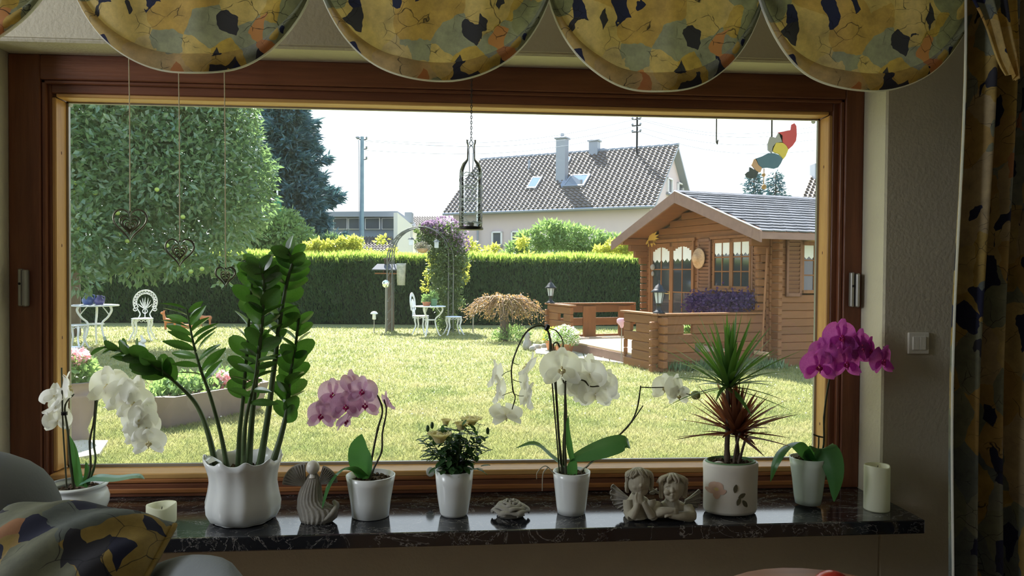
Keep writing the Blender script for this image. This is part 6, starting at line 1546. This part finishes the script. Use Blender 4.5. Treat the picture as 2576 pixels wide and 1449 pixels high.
for (px, py) in ((1076, 1078), (1087, 1070), (1227, 1084)): MB().sphere(P(px, py, c.y), (.0055, .0055, .011), 8, 6).build('bud', MAT['leaf_rose'], t)
# white round tag behind the rose pot
# --- stone rose
c, s = sillpt(1284, 1306, 28); t = thing('stone_rose', 'grey cast stone rose blossom lying on the sill', 'ornament', c)
MB().lathe([(0, SZ+.001), (31*s, SZ+.001), (38*s, SZ+.012), (20*s, SZ+.035), (0, SZ+.04)], (c.x, c.y, 0), 24).build('flower_base', MAT['stone'], t)
sp = MB()
def spf(u, v):
    a = (u-.5)*1.5; r = .40+.62*v; z = .28+.42*math.sin(v*1.7)-.34*v**4*(1-.5*math.cos(a*2)); r2_ = r*(1-.05*math.cos(a*6)*v)
    return V((math.sin(a)*r2_, -math.cos(a)*r2_, z+.05*math.sin(u*7)*v))
sp.grid(spf, 12, 8); me = sp.mesh('petal'); me.materials.append(MAT['stone'])
for (n_, scx, dz, off) in ((6, 1.0, -.010, 0), (5, .84, .002, .5), (5, .64, .011, .2), (4, .44, .020, .9), (3, .26, .027, .3)):
    for k in range(n_):
        ob = inst(me, 'petal', t, Matrix.Translation(V((c.x, c.y, SZ+dz))) @ Matrix.Rotation(2*pi*k/n_+off, 4, 'Z') @ Matrix.Diagonal((45*s*scx, 45*s*scx, 45*s*(.5+.5*scx), 1)))
        sm = ob.modifiers.new('thick', 'SOLIDIFY'); sm.thickness = .08
# --- centre white orchid
c, s = sillpt(1437, 1300, 34); t = thing('white_orchid', 'tall white orchid with two arching sprays in a plain white pot', 'orchid', c)
pot_lathe(c, [(r, max(z, SZ+.001)) for r, z in prof_px(c, s, [(35, 1292), (38, 1275), (42, 1240), (46, 1205), (48, 1186)])], t, 'white_ceramic'); soil(t, c, 43*s, zof(c, 1200))
stem(t, pixpath(c, [(1408, 1200), (1402, 1120), (1392, 1000), (1384, 900), (1383, 838)]), .0022, .0022, nm='support_stick', bumps=False)
stem(t, pixpath(c, [(1416, 1200), (1406, 1100), (1397, 960), (1388, 880), (1376, 828), (1350, 820), (1322, 838), (1300, 880), (1287, 925), (1290, 980), (1296, 1000), (1288, 1030)], [.0]*4+[-.01]*8), .004, .0016)
stem(t, pixpath(c, [(1420, 1200), (1418, 1110), (1424, 1050), (1420, 970), (1412, 950)], [.01]*5), .004, .0030)
stem(t, pixpath(c, [(1424, 1200), (1421, 1120), (1421, 1050), (1422, 975), (1425, 958), (1450, 955), (1470, 958), (1485, 972), (1515, 970)], [-.02]*9), .004, .0018)
stem(t, pixpath(c, [(1414, 900), (1416, 860), (1400, 833), (1382, 826)], [0]*4), .0022, .0015)
stem(t, pixpath(c, [(1412, 885), (1402, 862), (1392, 868), (1396, 890)], [0]*4), .003, .0018)
MB().box(P(1376, 824, c.y-.01), (.014, .014, .020), Euler((.2, .4, .2)).to_matrix(), .003).build('clip', MAT['black_iron'], t, label='black plant clip at the top of the stick')
stem(t, pixpath(c, [(1460, 1190), (1530, 1120), (1580, 1072), (1602, 1030), (1612, 970)], [.03, .05, .06, .06, .06]), .0032, .0022)
stem(t, pixpath(c, [(1565, 1088), (1590, 1060), (1618, 1020)], [.055, .05, .05]), .003, .0015)
stem(t, pixpath(c, [(1612, 974), (1640, 975), (1680, 976), (1725, 990), (1750, 996)], [.06, .04, .03, .02, .02]), .0018, .0014)
for a_ in (((1287, 932), (1262, 945)), ((1290, 955), (1312, 962)), ((1293, 985), (1264, 995)), ((1296, 992), (1318, 996)), ((1290, 912), (1306, 918))):
    stem(t, pixpath(c, [a_[0], ((a_[0][0]+a_[1][0])/2, a_[0][1]+4), a_[1]], [-.01]*3), .0012, .001, 'stem_zz', nm='flower_stalk', n=5, bumps=False)
for (px, py, d, fx, fy, fz, dy) in ((1328, 922, 72, -.9, .3, .55, -.01), (1322, 962, 66, .95, .2, .0, -.01), (1326, 1000, 74, .95, .25, -.2, -.01), (1246, 945, 74, -.92, .35, .1, -.01), (1256, 985, 76, -.95, .3, -.0, -.01), (1272, 1042, 80, -.1, .5, -1, -.01),
        (1412, 928, 100, .05, -1, .05, -.03), (1438, 968, 86, .2, .8, .2, -.0), (1484, 940, 92, .5, .8, .2, -.02), (1465, 965, 84, -.2, .9, -.2, .0), (1498, 990, 84, .1, .95, -.15, -.02), (1525, 972, 80, .7, .6, -.1, -.02), (1462, 985, 66, -.5, .6, -.4, .01)):
    flower('white', t, P(px, py, c.y+dy), V((fx, fy, fz)), d*s)
for (px, py, d, fx, fy, fz, dy) in ((1674, 976, 70, -.45, -.8, .1, .03), (1700, 975, 66, .5, -.8, .1, .02), (1708, 995, 58, .1, -.7, -.4, .02)):
    flower('white', t, P(px, py, c.y+dy), V((fx, fy, fz)), d*s)
MB().sphere(P(1750, 994, c.y+.02), (13*s, 12*s, 12*s), 12, 8).build('bud', simple('green_bud', (.42, .48, .22), .4, trans=.3), t, label='green unopened flower bud')
leafpart(t, c, [(1422, 1178), (1385, 1150), (1345, 1118), (1296, 1128)], 34*s, side=V((0, 1, .2)), dys=[0, 0, 0, 0], fold=.14)
leafpart(t, c, [(1445, 1150), (1490, 1135), (1535, 1120), (1572, 1112), (1586, 1128)], 62*s, side=V((.12, .75, .65)), dys=[-.01, -.02, -.03, -.03, -.03], fold=.06, a=.1)
leafpart(t, c, [(1440, 1160), (1432, 1120), (1427, 1080), (1430, 1045)], 16*s, side=V((1, 0, 0)))
leafpart(t, c, [(1436, 1195), (1440, 1170), (1448, 1150)], 30*s, side=V((1, 0, 0)), a=.4)
for pix in ([(1395, 1192), (1372, 1172), (1352, 1188), (1350, 1205)], [(1378, 1176), (1366, 1192), (1364, 1235)], [(1460, 1185), (1480, 1170), (1496, 1160)]):
    stem(t, pixpath(c, pix, [-.02]*len(pix)), .0022, .0012, 'stone_warm', nm='aerial_root', n=6, bumps=False)

# --- cherubs
cc, s = sillpt(1648, 1312, 30); t = thing('cherub_statue', 'beige cast statue of two leaning winged cherubs', 'statue', cc)
def sp_pt(px, py, dy=0): return P(px, py, cc.y+dy)
def E(b, px, py, dy, rx, ry, rz_, rot=None): b.sphere(sp_pt(px, py, dy), (rx*s, ry*s, rz_*s), 24, 16, rot)
def Tb(b, pix, rs, n=14): b.tube(spline([sp_pt(*q) for q in pix], 4), [r*s for q in [lerpl(rs[i], rs[i+1], 5)[:4] for i in range(len(rs)-1)] for r in q]+[rs[-1]*s], n)
def cherub(side):
    b = MB(); h = MB()
    if side < 0:
        hx, hy, hd = 1606, 1211, -.018
        E(b, hx, hy, hd, 29, 30, 33); E(b, hx+6, hy+20, hd-.006, 19, 20, 16); E(b, hx+17, hy+9, hd-.022, 10, 8, 8)
        Tb(b, [(1604, 1240, -.0), (1602, 1262, .0), (1604, 1300, .0)], [15, 24, 30]); E(b, 1604, 1262, .004, 30, 16, 17)
        Tb(b, [(1580, 1258, -.005), (1583, 1292, -.02), (1589, 1300, -.035)], [14, 13, 12]); Tb(b, [(1589, 1300, -.035), (1600, 1280, -.042), (1604, 1262, -.040)], [12, 9, 7])
        Tb(b, [(1636, 1258, -.005), (1645, 1292, -.02), (1640, 1298, -.035)], [14, 13, 12]); Tb(b, [(1640, 1298, -.035), (1628, 1280, -.042), (1617, 1262, -.042)], [12, 9, 7])
        fing = [((1602, 1262), (1599, 1250), (1602, 1240))]+[((1606+2*k, 1262), (1606+2.2*k, 1250), (1605+2.4*k, 1242-k)) for k in range(4)]
        for f_ in fing: Tb(b, [(q[0], q[1], -.044) for q in f_], [4, 3.6, 2.6], 8)
        E(b, 1611, 1262, -.042, 9, 6, 8)
        face = (hx+6, hy+8)
    else:
        hx, hy, hd = 1692, 1225, -.02
        E(b, hx, hy, hd, 29, 28, 33); E(b, hx-1, hy+20, hd-.008, 20, 18, 16)
        E(b, 1690, 1280, .0, 40, 22, 24); Tb(b, [(1690, 1250, -.005), (1690, 1270, .0)], [15, 24])
        Tb(b, [(1655, 1268, -.005), (1652, 1288, -.03), (1668, 1286, -.045), (1692, 1284, -.05)], [13, 13, 11, 8])
        Tb(b, [(1728, 1275, -.005), (1738, 1298, -.03), (1716, 1298, -.045), (1684, 1296, -.048)], [15, 15, 12, 8])
        for k in range(4): Tb(b, [(1690, 1281+3.2*k, -.053), (1699, 1280+3.2*k, -.055), (1706, 1282+3*k, -.053)], [3.8, 3.4, 2.4], 8)
        Tb(b, [(1688, 1296, -.054), (1678, 1298, -.056), (1672, 1302, -.055)], [3.8, 3.4, 2.4], 8)
        face = (hx-1, hy+8)
    fx, fy = face; fd = hd-.030
    E(b, fx, fy+2, fd-.002, 4.5, 6, 5); Tb(b, [(fx, fy-10, fd+.004), (fx, fy, fd-.002)], [3, 4.5], 8)
    for sg in (-1, 1):
        E(b, fx+sg*13, fy+5, fd+.007, 9, 7, 8)
        Tb(b, [(fx+sg*5, fy-9, fd+.004), (fx+sg*11, fy-12, fd+.005), (fx+sg*17, fy-8, fd+.010)], [2.4, 3, 2], 8)
    Tb(b, [(fx-6, fy+13, fd+.004), (fx, fy+12, fd+.0), (fx+6, fy+13, fd+.004)], [1.8, 3, 1.8], 8); Tb(b, [(fx-4, fy+17, fd+.005), (fx, fy+17.5, fd+.002), (fx+4, fy+17, fd+.005)], [2, 3, 2], 8)
    E(b, fx, fy+24, fd+.010, 8, 7, 6)
    o = b.build('body', MAT['stone_warm'], t); md = o.modifiers.new('join', 'REMESH'); md.mode = 'VOXEL'; md.voxel_size = .0016; md.use_smooth_shade = True
    sm = o.modifiers.new('soft', 'SMOOTH'); sm.factor = .5; sm.iterations = 3
    e = MB()
    for sg in (-1, 1): e.sphere(sp_pt(fx+sg*9.5, fy-5, fd+.0075), (4.2*s, 3*s, 3*s), 10, 8)
    e.build('eyes', MAT['stone'], o, kind='stuff')
    r_ = random.Random(3+side)
    E(h, hx, hy-5, hd+.007, 31, 30, 31)
    for k in range(34):
        a = r_.uniform(-1.0, 1.0)*2.3; px0 = hx+r_.uniform(-6, 6); st_a = hx+math.sin(a)*30; 
        dyb = hd-.028*math.cos(a)
        yy = hy-34+abs(math.sin(a/2))*20
        if math.cos(a) > .35: end = (st_a+math.copysign(8, a), hy-12-4*r_.random(), dyb+.002)
        else: end = (hx+math.copysign(30, a)+r_.uniform(-2, 4), hy+r_.uniform(-5, 26), hd+.02*-math.cos(a)+.002)
        mid = ((px0+st_a)/2+math.sin(a)*14, hy-27+abs(a)*4, (hd+dyb)/2-.006)
        pts = [(px0, hy-33, hd-.004), mid, ((mid[0]+end[0])/2+r_.uniform(-3, 5), (mid[1]+end[1])/2, (mid[2]+end[2])/2-.002), end, (end[0]+r_.uniform(-5, 5), end[1]+5, end[2])]
        Tb(h, pts, [3, 4.6, 4.4, 3.6, 1.6], 8)
    ho = h.build('hair', MAT['stone_warm'], t)
cherub(-1); cherub(1)
MB().box(V((cc.x-.002, cc.y+.012, SZ+.012)), (150*s, .05, .022), None, .006).build('plinth', MAT['stone_warm'], t)
def wing(pix_tip, root, n, spread, ln, flip):
    w = MB(); r0 = sp_pt(root[0], root[1], .010); vs, L_ = [], []
    nn_ = n*5
    for k in range(nn_+1):
        f = k/nn_; a = R(spread[0]+(spread[1]-spread[0])*f); sc3 = .5+.5*abs(math.sin(f*n*pi))**.5; L = ln*(1-.45*f)*(.86+.14*sc3)*s
        d = V((math.cos(a)*flip, .12, math.sin(a)))
        for q in (.12, .45, .72, 1.0): vs.append(r0+d*L*q+V((0, -.003*abs(math.sin(f*n*pi))*q-.004*math.sin(q*3), 0)))
    f0 = [(k*4+j_, k*4+j_+1, (k+1)*4+j_+1, (k+1)*4+j_) for k in range(nn_) for j_ in range(3)]; m_ = len(vs)
    w.add(vs+[v+V((0, .006, 0)) for v in vs], f0+[tuple(i+m_ for i in f)[::-1] for f in f0]+[(k*4+3, (k+1)*4+3, (k+1)*4+3+m_, k*4+3+m_) for k in range(nn_)]+[(0, 1, 1+m_, m_), (1, 2, 2+m_, 1+m_), (2, 3, 3+m_, 2+m_)], True)
    for k in range(n):
        a = R(spread[0]+(spread[1]-spread[0])*(k+.5)/n); d = V((math.cos(a)*flip, .12, math.sin(a))); L = ln*(1-.45*(k+.5)/n)*s
        w.tube([r0+d*L*.1-V((0, .003, 0)), r0+d*L*.6-V((0, .006, 0)), r0+d*L*.98-V((0, .003, 0))], [.004, .0042, .0016], 8, flat=.6)
    w.build('wing', MAT['stone'], t)
wing(None, (1588, 1256), 7, (40, -75), 62, -1); wing(None, (1718, 1262), 7, (34, -75), 56, 1)
wing(None, (1632, 1240), 5, (25, -10), 26, 1); wing(None, (1660, 1240), 5, (35, 10), 24, -1)

# --- dragon tree in an oval pot
c, s = sillpt(1836, 1300, 40); t = thing('dragon_tree', 'spiky dragon tree with green and red-brown tufts in an oval flowered pot', 'potted plant', c)
tilt = lambda x, z: z+.10*0*(x)
sxx, syy = 1.0, .72
def ovm(r, z, a, i): return r, z
pot_lathe(c, [(r, max(z, SZ+.001)) for r, z in prof_px(c, s, [(66, 1292), (69, 1284), (69, 1235), (70, 1190), (71, 1172), (69, 1166)])], t, 'cream_ceramic', sx=sxx, sy=syy, thick=.006)
MB().lathe([(62*s, zof(c, 1190)), (64*s, zof(c, 1164)), (61*s, zof(c, 1162)), (59*s, zof(c, 1190))], (c.x, c.y, 0), 40, sx=sxx, sy=syy).build('inner_pot', MAT['green_pot'], t)
soil(t, c, 60*s, zof(c, 1174), sxx, syy)
MB().sphere(P(1808, 1168, c.y-.02), (.019, .012, .009), 12, 8).build('pebble', MAT['cream_ceramic'], t, label='pale pebble on the soil')
# painted leaves and blossom on the pot
def decal(px, py, rx, ry, ang, mat, nm):
    b = MB(); x0 = P(px, py, c.y).x-c.x; zz = P(px, py, c.y-60*s*syy).z; vs = []
    n_ = 14
    for ring in (0, .6, 1.0):
        for k in range(n_):
            a = 2*pi*k/n_; lx, lz = math.cos(a)*rx*ring, math.sin(a)*ry*ring*(1-.3*abs(math.cos(a)))
            X = x0+(lx*math.cos(ang)-lz*math.sin(ang))*s; Z = zz+(lx*math.sin(ang)+lz*math.cos(ang))*s
            q = max(-.98, min(.98, X/(69.8*s))); vs.append(V((c.x+X*1.0, c.y-math.sqrt(1-q*q)*70.2*s*syy-.0004, Z)))
    fs = [(r_*n_+k, r_*n_+(k+1) % n_, (r_+1)*n_+(k+1) % n_, (r_+1)*n_+k) for r_ in range(2) for k in range(n_)]
    b.add(vs, fs, True).build(nm, mat, t)
MAT['decal_leaf'] = simple('painted_olive_leaf', (.10, .09, .05), .5); MAT['decal_pink'] = simple('painted_pale_pink_blossom', (.62, .42, .33), .5); MAT['decal_y'] = simple('painted_yellow_centre', (.7, .55, .25), .5)
for (px, py, an) in ((1832, 1228, 1.4), (1848, 1246, .5), (1840, 1260, 1.2), (1856, 1266, 2.2)): decal(px, py, 11, 6, an, MAT['decal_leaf'], 'painted_leaf')
for k in range(5): a = 2*pi*k/5+.3; decal(1790+math.cos(a)*11, 1234+math.sin(a)*13, 11, 8, a, MAT['decal_pink'], 'painted_petal')
decal(1790, 1233, 5, 5, 0, MAT['decal_y'], 'painted_centre')
MAT['trunk'] = simple('grey_brown_cane', (.12, .085, .06), .8, col2=(.07, .05, .035), nscale=30, bump=.4)
for pix, r_, dy in (([(1830, 1185), (1829, 1120), (1832, 1050), (1830, 965)], .0085, 0), ([(1858, 1185), (1856, 1130), (1850, 1080)], .006, .01), ([(1846, 1185), (1850, 1135), (1862, 1085)], .005, -.015), ([(1852, 1185), (1868, 1130), (1878, 1095)], .0045, 0)):
    stem(t, pixpath(c, pix, [dy]*len(pix)), r_, r_*.75, 'trunk', nm='cane', n=10)
dl = leafmesh('leaf', 1, .055, .0, 'leaf_zz', .3, 2, .3)
dmats = {'leaf_dg': simple('dragon_leaf_green', (.07, .15, .04), .35, rnd=.3, trans=.35, tcol=(.18, .42, .06)), 'leaf_dr': simple('dragon_leaf_red', (.14, .055, .03), .4, rnd=.4, trans=.4, tcol=(.45, .14, .06))}
MAT.update(dmats)
def tuft(px, py, dy, n, L, mat, amin, amax, seed, droop=.28):
    r_ = random.Random(seed); o_ = P(px, py, c.y+dy)
    for k in range(n):
        el = R(amin+(amax-amin)*(k+.5)/n); az = k*2.399
        l = L*(1-.22*(el-R(amin))/R(amax-amin+1))*r_.uniform(.8, 1.12); d = V((math.cos(az)*math.cos(el), math.sin(az)*math.cos(el)*.8, math.sin(el))); dr2 = droop*math.cos(el)*r_.uniform(.5, 1.4)
        pts = [o_-ZUP*.02*(1-k/n)+d*l*v-ZUP*(dr2*l*v*v*.8) for v in [i/6 for i in range(7)]]
        w = .0165; leafgrid(pts, [w*.7, w, w, w*.9, w*.7, w*.4, w*.05], .18, d.cross(ZUP)+ZUP*.2*r_.uniform(-1, 1), 2).build('leaf', MAT[mat], t)
tuft(1832, 965, 0, 46, .275, 'leaf_dg', 28, 88, 1, .22); tuft(1832, 962, 0, 20, .24, 'leaf_dg', -14, 40, 7, .25)
tuft(1850, 1080, 0, 54, .20, 'leaf_dr', 24, 86, 2, .12); tuft(1850, 1078, 0, 14, .215, 'leaf_dr', -10, 22, 9, .1)
tuft(1866, 1088, .01, 20, .14, 'leaf_dr', 0, 80, 3, .2)
# --- right magenta orchid
c, s = sillpt(2032, 1281, 33); t = thing('magenta_orchid', 'bright magenta orchid in a pale green-white tapered pot', 'orchid', c)
MAT['mint_ceramic'] = simple('pale_mint_ceramic', (.62, .72, .66), .25)
pot_lathe(c, [(r, max(z, SZ+.001)) for r, z in prof_px(c, s, [(31, 1276), (34, 1260), (39, 1215), (44, 1180), (47, 1158)])], t, 'mint_ceramic'); soil(t, c, 42*s, zof(c, 1172))
MB().lathe([(38*s, zof(c, 1175)), (40*s, zof(c, 1162)), (38.5*s, zof(c, 1160)), (36*s, zof(c, 1175))], (c.x, c.y, 0), 32).build('inner_pot', MAT['white_ceramic'], t)
stem(t, pixpath(c, [(2040, 1170), (2070, 1130), (2073, 1050), (2080, 990), (2088, 945), (2092, 900), (2110, 870), (2150, 862), (2190, 880), (2220, 905)], [0, .0, .0, .0, .0, .01, .03, .03, .03, .03]), .0035, .0018)
stem(t, pixpath(c, [(2045, 1170), (2058, 1130), (2060, 1096)]), .0025, .0025, nm='support_stick', bumps=False)
stem(t, pixpath(c, [(2046, 1093), (2060, 1098), (2070, 1100)]), .0025, .0025, nm='support_stick', bumps=False)
for (px, py, d, fx, fy, fz, dy) in ((2116, 848, 86, .05, -1, .05, 0), (2066, 888, 72, -.75, -.6, .2, .01), (2060, 922, 84, -.15, -1, -.05, -.01), (2118, 882, 72, -.2, -1, .1, .01), (2128, 914, 82, .1, -1, -.1, -.01), (2164, 872, 84, .25, -.95, .15, .005), (2150, 884, 70, -.1, -.9, -.1, .02), (2188, 884, 70, .5, -.8, .1, .01), (2220, 908, 78, .4, -.9, -.1, .0)):
    flower('magenta', t, P(px, py, c.y+dy), V((fx, fy, fz)), d*s)
leafpart(t, c, [(2040, 1158), (2020, 1130), (1998, 1112), (1970, 1130), (1950, 1165), (1938, 1212)], 42*s, 'leaf_orchid', dys=[0, -.01, -.03, -.05, -.06, -.06], side=V((.5, -.75, .35)), fold=.08)
leafpart(t, c, [(2040, 1160), (2065, 1128), (2088, 1150), (2100, 1200), (2098, 1262)], 62*s, 'leaf_orchid', dys=[0, -.03, -.06, -.08, -.07], side=V((.9, -.5, .1)), fold=.10)
leafpart(t, c, [(2032, 1170), (2028, 1150), (2034, 1130)], 16*s, side=V((1, 0, 0)))

# ------------------------------------------------------------------ hanging in the window
yh = -0.16
MAT['heart_metal'] = simple('dull_bronze_metal', (.15, .15, .11), .28, .9); MAT['jute'] = simple('pale_string', (.55, .48, .34), .85)
def heart(px, py, hw, pstr, lab, rots):
    c_ = P(px, py, yh); s_ = scl(c_); t = thing('hanging_heart', lab, 'ornament', c_, 'spiral metal hearts on strings')
    for k, rz_ in enumerate(rots):
        sc2 = hw*s_*(1, .60, .46, .33, .20)[k]
        n_ = 40; pts = []
        for i in range(n_+1):
            a = 2*pi*i/n_; x = math.sin(a)**3; z = (13*math.cos(a)-5*math.cos(2*a)-2*math.cos(3*a)-math.cos(4*a))/16
            pts.append(V((x*sc2, 0, z*sc2*1.12-.004*k)))
        rot = Matrix.Rotation(rz_, 3, 'Z'); pts = [c_+rot @ p for p in pts]
        nrm_ = rot @ V((0, 1, 0)); m_ = len(pts); vs = []
        cen = sum(pts, V((0, 0, 0)))/m_; w = .0060 if k == 0 else .0045
        for p in pts:
            q = cen+(p-cen)*(1-w/ max(.004, (p-cen).length)); vs += [p-nrm_*.0014, p+nrm_*.0014, q+nrm_*.0014, q-nrm_*.0014]
        fs = [(i*4+j, i*4+(j+1) % 4, (i+1)*4+(j+1) % 4, (i+1)*4+j) for i in range(m_-1) for j in range(4)]
        MB().add(vs, fs, True).build('heart_ring', MAT['heart_metal'], t)
    top = c_+ZUP*hw*s_*.66
    MB().sphere(top, .0035, 8, 6).build('bead', MAT['heart_metal'], t)
    MB().tube([top, P(px-1, (py+pstr)/2, yh), P(px-3, 150, yh), V((P(px-3, 150, yh).x, yh, TZ-.0))], .0017, 5).build('string', MAT['jute'], t, label='pale string')
heart(327, 560, 42, 0, 'widest of the three spiral metal hearts, hanging highest at the left', (0.1, .25, .5, .9, 1.3))
heart(452, 630, 36, 0, 'middle one of the three spiral metal hearts on strings', (.15, .9, .7, .4, .2)); heart(567, 692, 26, 0, 'smallest and lowest of the three spiral metal hearts', (.1, 1.0, .6, .5, .9))
# bottle lantern on a chain
cb = P(1184, 576, yh); s_ = scl(cb); t = thing('glass_bottle_lantern', 'patterned clear glass bottle lantern hanging on a chain', 'lantern', cb)
def BZ(py): return P(1184, py, yh).z
pr = [(28, 570), (29, 566), (29, 440), (28, 428), (22, 412), (12, 402), (10.5, 398), (10, 365), (12, 360), (12.5, 352), (11, 351)]
MAT['bottle'] = thin_glass('bottle_glass', (.93, .96, .97), 0, 1.5)
MB().lathe([(r*s_, BZ(y)) for r, y in pr], (cb.x, cb.y, 0), 40).build('bottle', MAT['bottle'], t, label='clear glass bottle without base')
rl_ = MB(); r_ = random.Random(8)
MAT['relief'] = simple('clear_glass_relief', (.75, .82, .86), .08, 0.0, trans=.75, tcol=(.9, .95, .98))
def bpt(a, y, k=1.01):
    rr_ = 29 if y > 440 else (28 if y > 428 else 24); return V((cb.x+math.cos(a)*rr_*s_*k, cb.y+math.sin(a)*rr_*s_*k, BZ(y)))
for k in range(44):
    a0, y0 = r_.uniform(0, 6.28), r_.uniform(432, 560); a1, y1 = a0+r_.uniform(-1.1, 1.1), min(566, max(430, y0+r_.uniform(-30, 30)))
    rl_.tube([bpt(a0+(a1-a0)*i/6, y0+(y1-y0)*i/6) for i in range(7)], .0008, 4)
for y in (438, 470, 502, 534, 560): rl_.tube([bpt(2*pi*k/28, y+2*math.sin(k*2.2)) for k in range(29)], .0014, 5)
rl_.build('relief_pattern', MAT['relief'], t, kind='stuff')
MB().lathe([(0, BZ(578)), (31*s_, BZ(578)), (32*s_, BZ(575)), (31*s_, BZ(571)), (12*s_, BZ(569)), (0, BZ(569))], (cb.x, cb.y, 0), 32).build('base_plate', MAT['black_iron'], t)
for sg in (-1, 1):
    MB().tube(spline([V((cb.x, yh, BZ(352))), V((cb.x+sg*.006, yh, BZ(362))), V((cb.x-sg*.006, yh, BZ(372))), V((cb.x-sg*.0065, yh, BZ(400))), V((cb.x-sg*.007, yh, BZ(442))), V((cb.x-sg*26*s_, yh, BZ(462))), V((cb.x-sg*27*s_, yh, BZ(520))), V((cb.x-sg*27*s_, yh, BZ(572)))], 4), .0012, 5).build('wire_frame', MAT['black_iron'], t)
MB().lathe([(9*s_, BZ(570)), (9*s_, BZ(560)), (0, BZ(560))], (cb.x, cb.y, 0), 16).build('tealight', MAT['grey_metal'], t)
ch = MB(); z = BZ(352); zt_ = TZ; k = 0
while z < zt_-.004:
    a = (k % 2)*pi/2; ch.tube([V((cb.x+math.cos(a)*math.cos(b3)*.0028, yh+math.sin(a)*math.cos(b3)*.0028, z+.0045+math.sin(b3)*.0052)) for b3 in [2*pi*i/8 for i in range(9)]], .0011, 4); z += .0085; k += 1
ch.build('chain', MAT['black_iron'], t, kind='stuff')
# round white suction tag behind the rose
q = P(1083, 1187, FY-.006); t = thing('round_white_knob', 'round white knob on the bottom sash behind the rose pot', 'knob', q)
MB().sphere(q, (.0145, .005, .0165), 20, 10).build('knob_body', MAT['white_ceramic'], t)
for (px, py, l_) in ((178, 264, 'clear suction hook in the top left corner of the pane'), (2046, 306, 'clear suction hook in the top right corner of the pane')):
    q = P(px, py, -.006); t = thing('suction_hook', l_, 'hook', q); MB().sphere(q, (.008, .004, .008), 14, 8).tube([q+V((0, -.004, 0)), q+V((0, -.01, -.004)), q+V((0, -.012, -.002))], .0015, 5).build('cup', MAT['relief'], t)

# ------------------------------------------------------------------ armchair, cushion, red ball
MAT['suede'] = simple('blue_grey_suede', (.20, .22, .24), .85, col2=(.16, .18, .20), nscale=4, bump=.1, bscale=200)
ya = -1.35
ca_ = P(-60, 1300, ya); t = thing('armchair', 'blue-grey suede armchair at the lower left corner', 'armchair', V((ca_.x, ya, 0)))
def soft(name, f, n=3):
    o = f; m1 = o.modifiers.new('sub', 'SUBSURF'); m1.levels = n; m1.render_levels = n; return o
def softbox(name, x0, x1, y0, y1, z0_, z1_, ch, rot=None):
    b = MB().box(V((0, 0, 0)), (x1-x0, y1-y0, z1_-z0_), rot, ch).build(name, MAT['suede'], t); b.location = V(((x0+x1)/2, (y0+y1)/2, (z0_+z1_)/2))-V(t.location)
    for v in b.data.vertices: v.co += V(t.location)
    m1 = b.modifiers.new('sub', 'SUBSURF'); m1.levels = 3; m1.render_levels = 3
    for p in b.data.polygons: p.use_smooth = True
    return b
bxr = P(132, 1240, ya).x; bz = P(0, 1118, ya).z
softbox('backrest', bxr-.95, bxr+.02, ya-.10, ya+.17, .35, bz+.012, .10)
axr = P(560, 1449, -1.55).x; az = P(430, 1400, -1.55).z
def armf(u, v):
    a = 2*pi*u; p = spline([P(250, 1610, -1.42), P(330, 1545, -1.45), P(440, 1510, -1.55), P(545, 1535, -1.68), P(600, 1640, -1.8)], 4)
    i = min(int(v*(len(p)-1)), len(p)-2); q = p[i].lerp(p[i+1], v*(len(p)-1)-i)
    return q+V((0, math.cos(a)*.075, math.sin(a)*.055))
MB().grid(armf, 20, 14).build('armrest', MAT['suede'], t)
softbox('seat', bxr-.9, axr-.1, ya-.75, ya-.12, .25, .55, .08); softbox('base', bxr-.9, axr-.12, ya-.75, ya-.05, .02, .26, .04)
# cushion
yc = -1.52
o_ = P(190, 1400, yc); cu = thing('patchwork_cushion', 'patchwork print cushion leaning in the armchair', 'cushion', o_)
A, B, C_, D = P(20, 1275, yc+.10), P(440, 1322, yc+.02), P(340, 1500, yc-.10), P(-200, 1580, yc-.12)
def cf(sg):
    def fn(u, v):
        p = A.lerp(B, u).lerp(D.lerp(C_, u), v); n_ = ((B-A).cross(D-A)).normalized()
        if n_.y > 0: n_ = -n_
        e = (max(0, 16*u*(1-u)*v*(1-v)))**.42; pin = .03*math.sin(pi*u)*(-1 if v < .5 else 1)*(abs(v-.5)*2)**3
        return p+n_*sg*.05*e+(A-D).normalized()*(-pin*.4)+n_*(.006*math.sin(u*16+v*9)*e)
    return fn
MB().grid(cf(1), 30, 24).grid(cf(-1), 30, 24).build('cover', MAT['fabric_shaded'], cu)
MB().tube([cf(0)(k/30, 0) for k in range(31)]+[cf(0)(1, k/20) for k in range(1, 21)], .004, 6).build('piping', MAT['fabric_shaded'], cu)
yb = -1.35; pb_ = P(2095, 1480, yb); sb_ = scl(pb_)
tt = thing('side_table', 'small round wooden side table below the picture edge', 'table', V((pb_.x, yb, 0)))
rb_ = 52*sb_; zb_ = P(2095, 1437, yb).z-rb_
MB().lathe([(0, zb_-rb_-.03), (.2, zb_-rb_-.03), (.21, zb_-rb_-.015), (.2, zb_-rb_-.001), (0, zb_-rb_-.001)], (pb_.x, yb, 0), 32).build('tabletop', MAT['sash_h'], tt)
MB().tube([V((pb_.x, yb, .03)), V((pb_.x, yb, zb_-rb_-.03))], .025, 12).lathe([(0, .0), (.14, .0), (.13, .02), (0, .03)], (pb_.x, yb, 0), 24).build('leg', MAT['sash_h'], tt)
t = thing('red_ball', 'glossy red ball peeking in at the bottom right', 'ball', V((pb_.x, yb, zb_-rb_)))
MB().sphere((pb_.x, yb, zb_), rb_, 32, 20).build('ball_body', simple('glossy_red', (.50, .03, .02), .25), t)
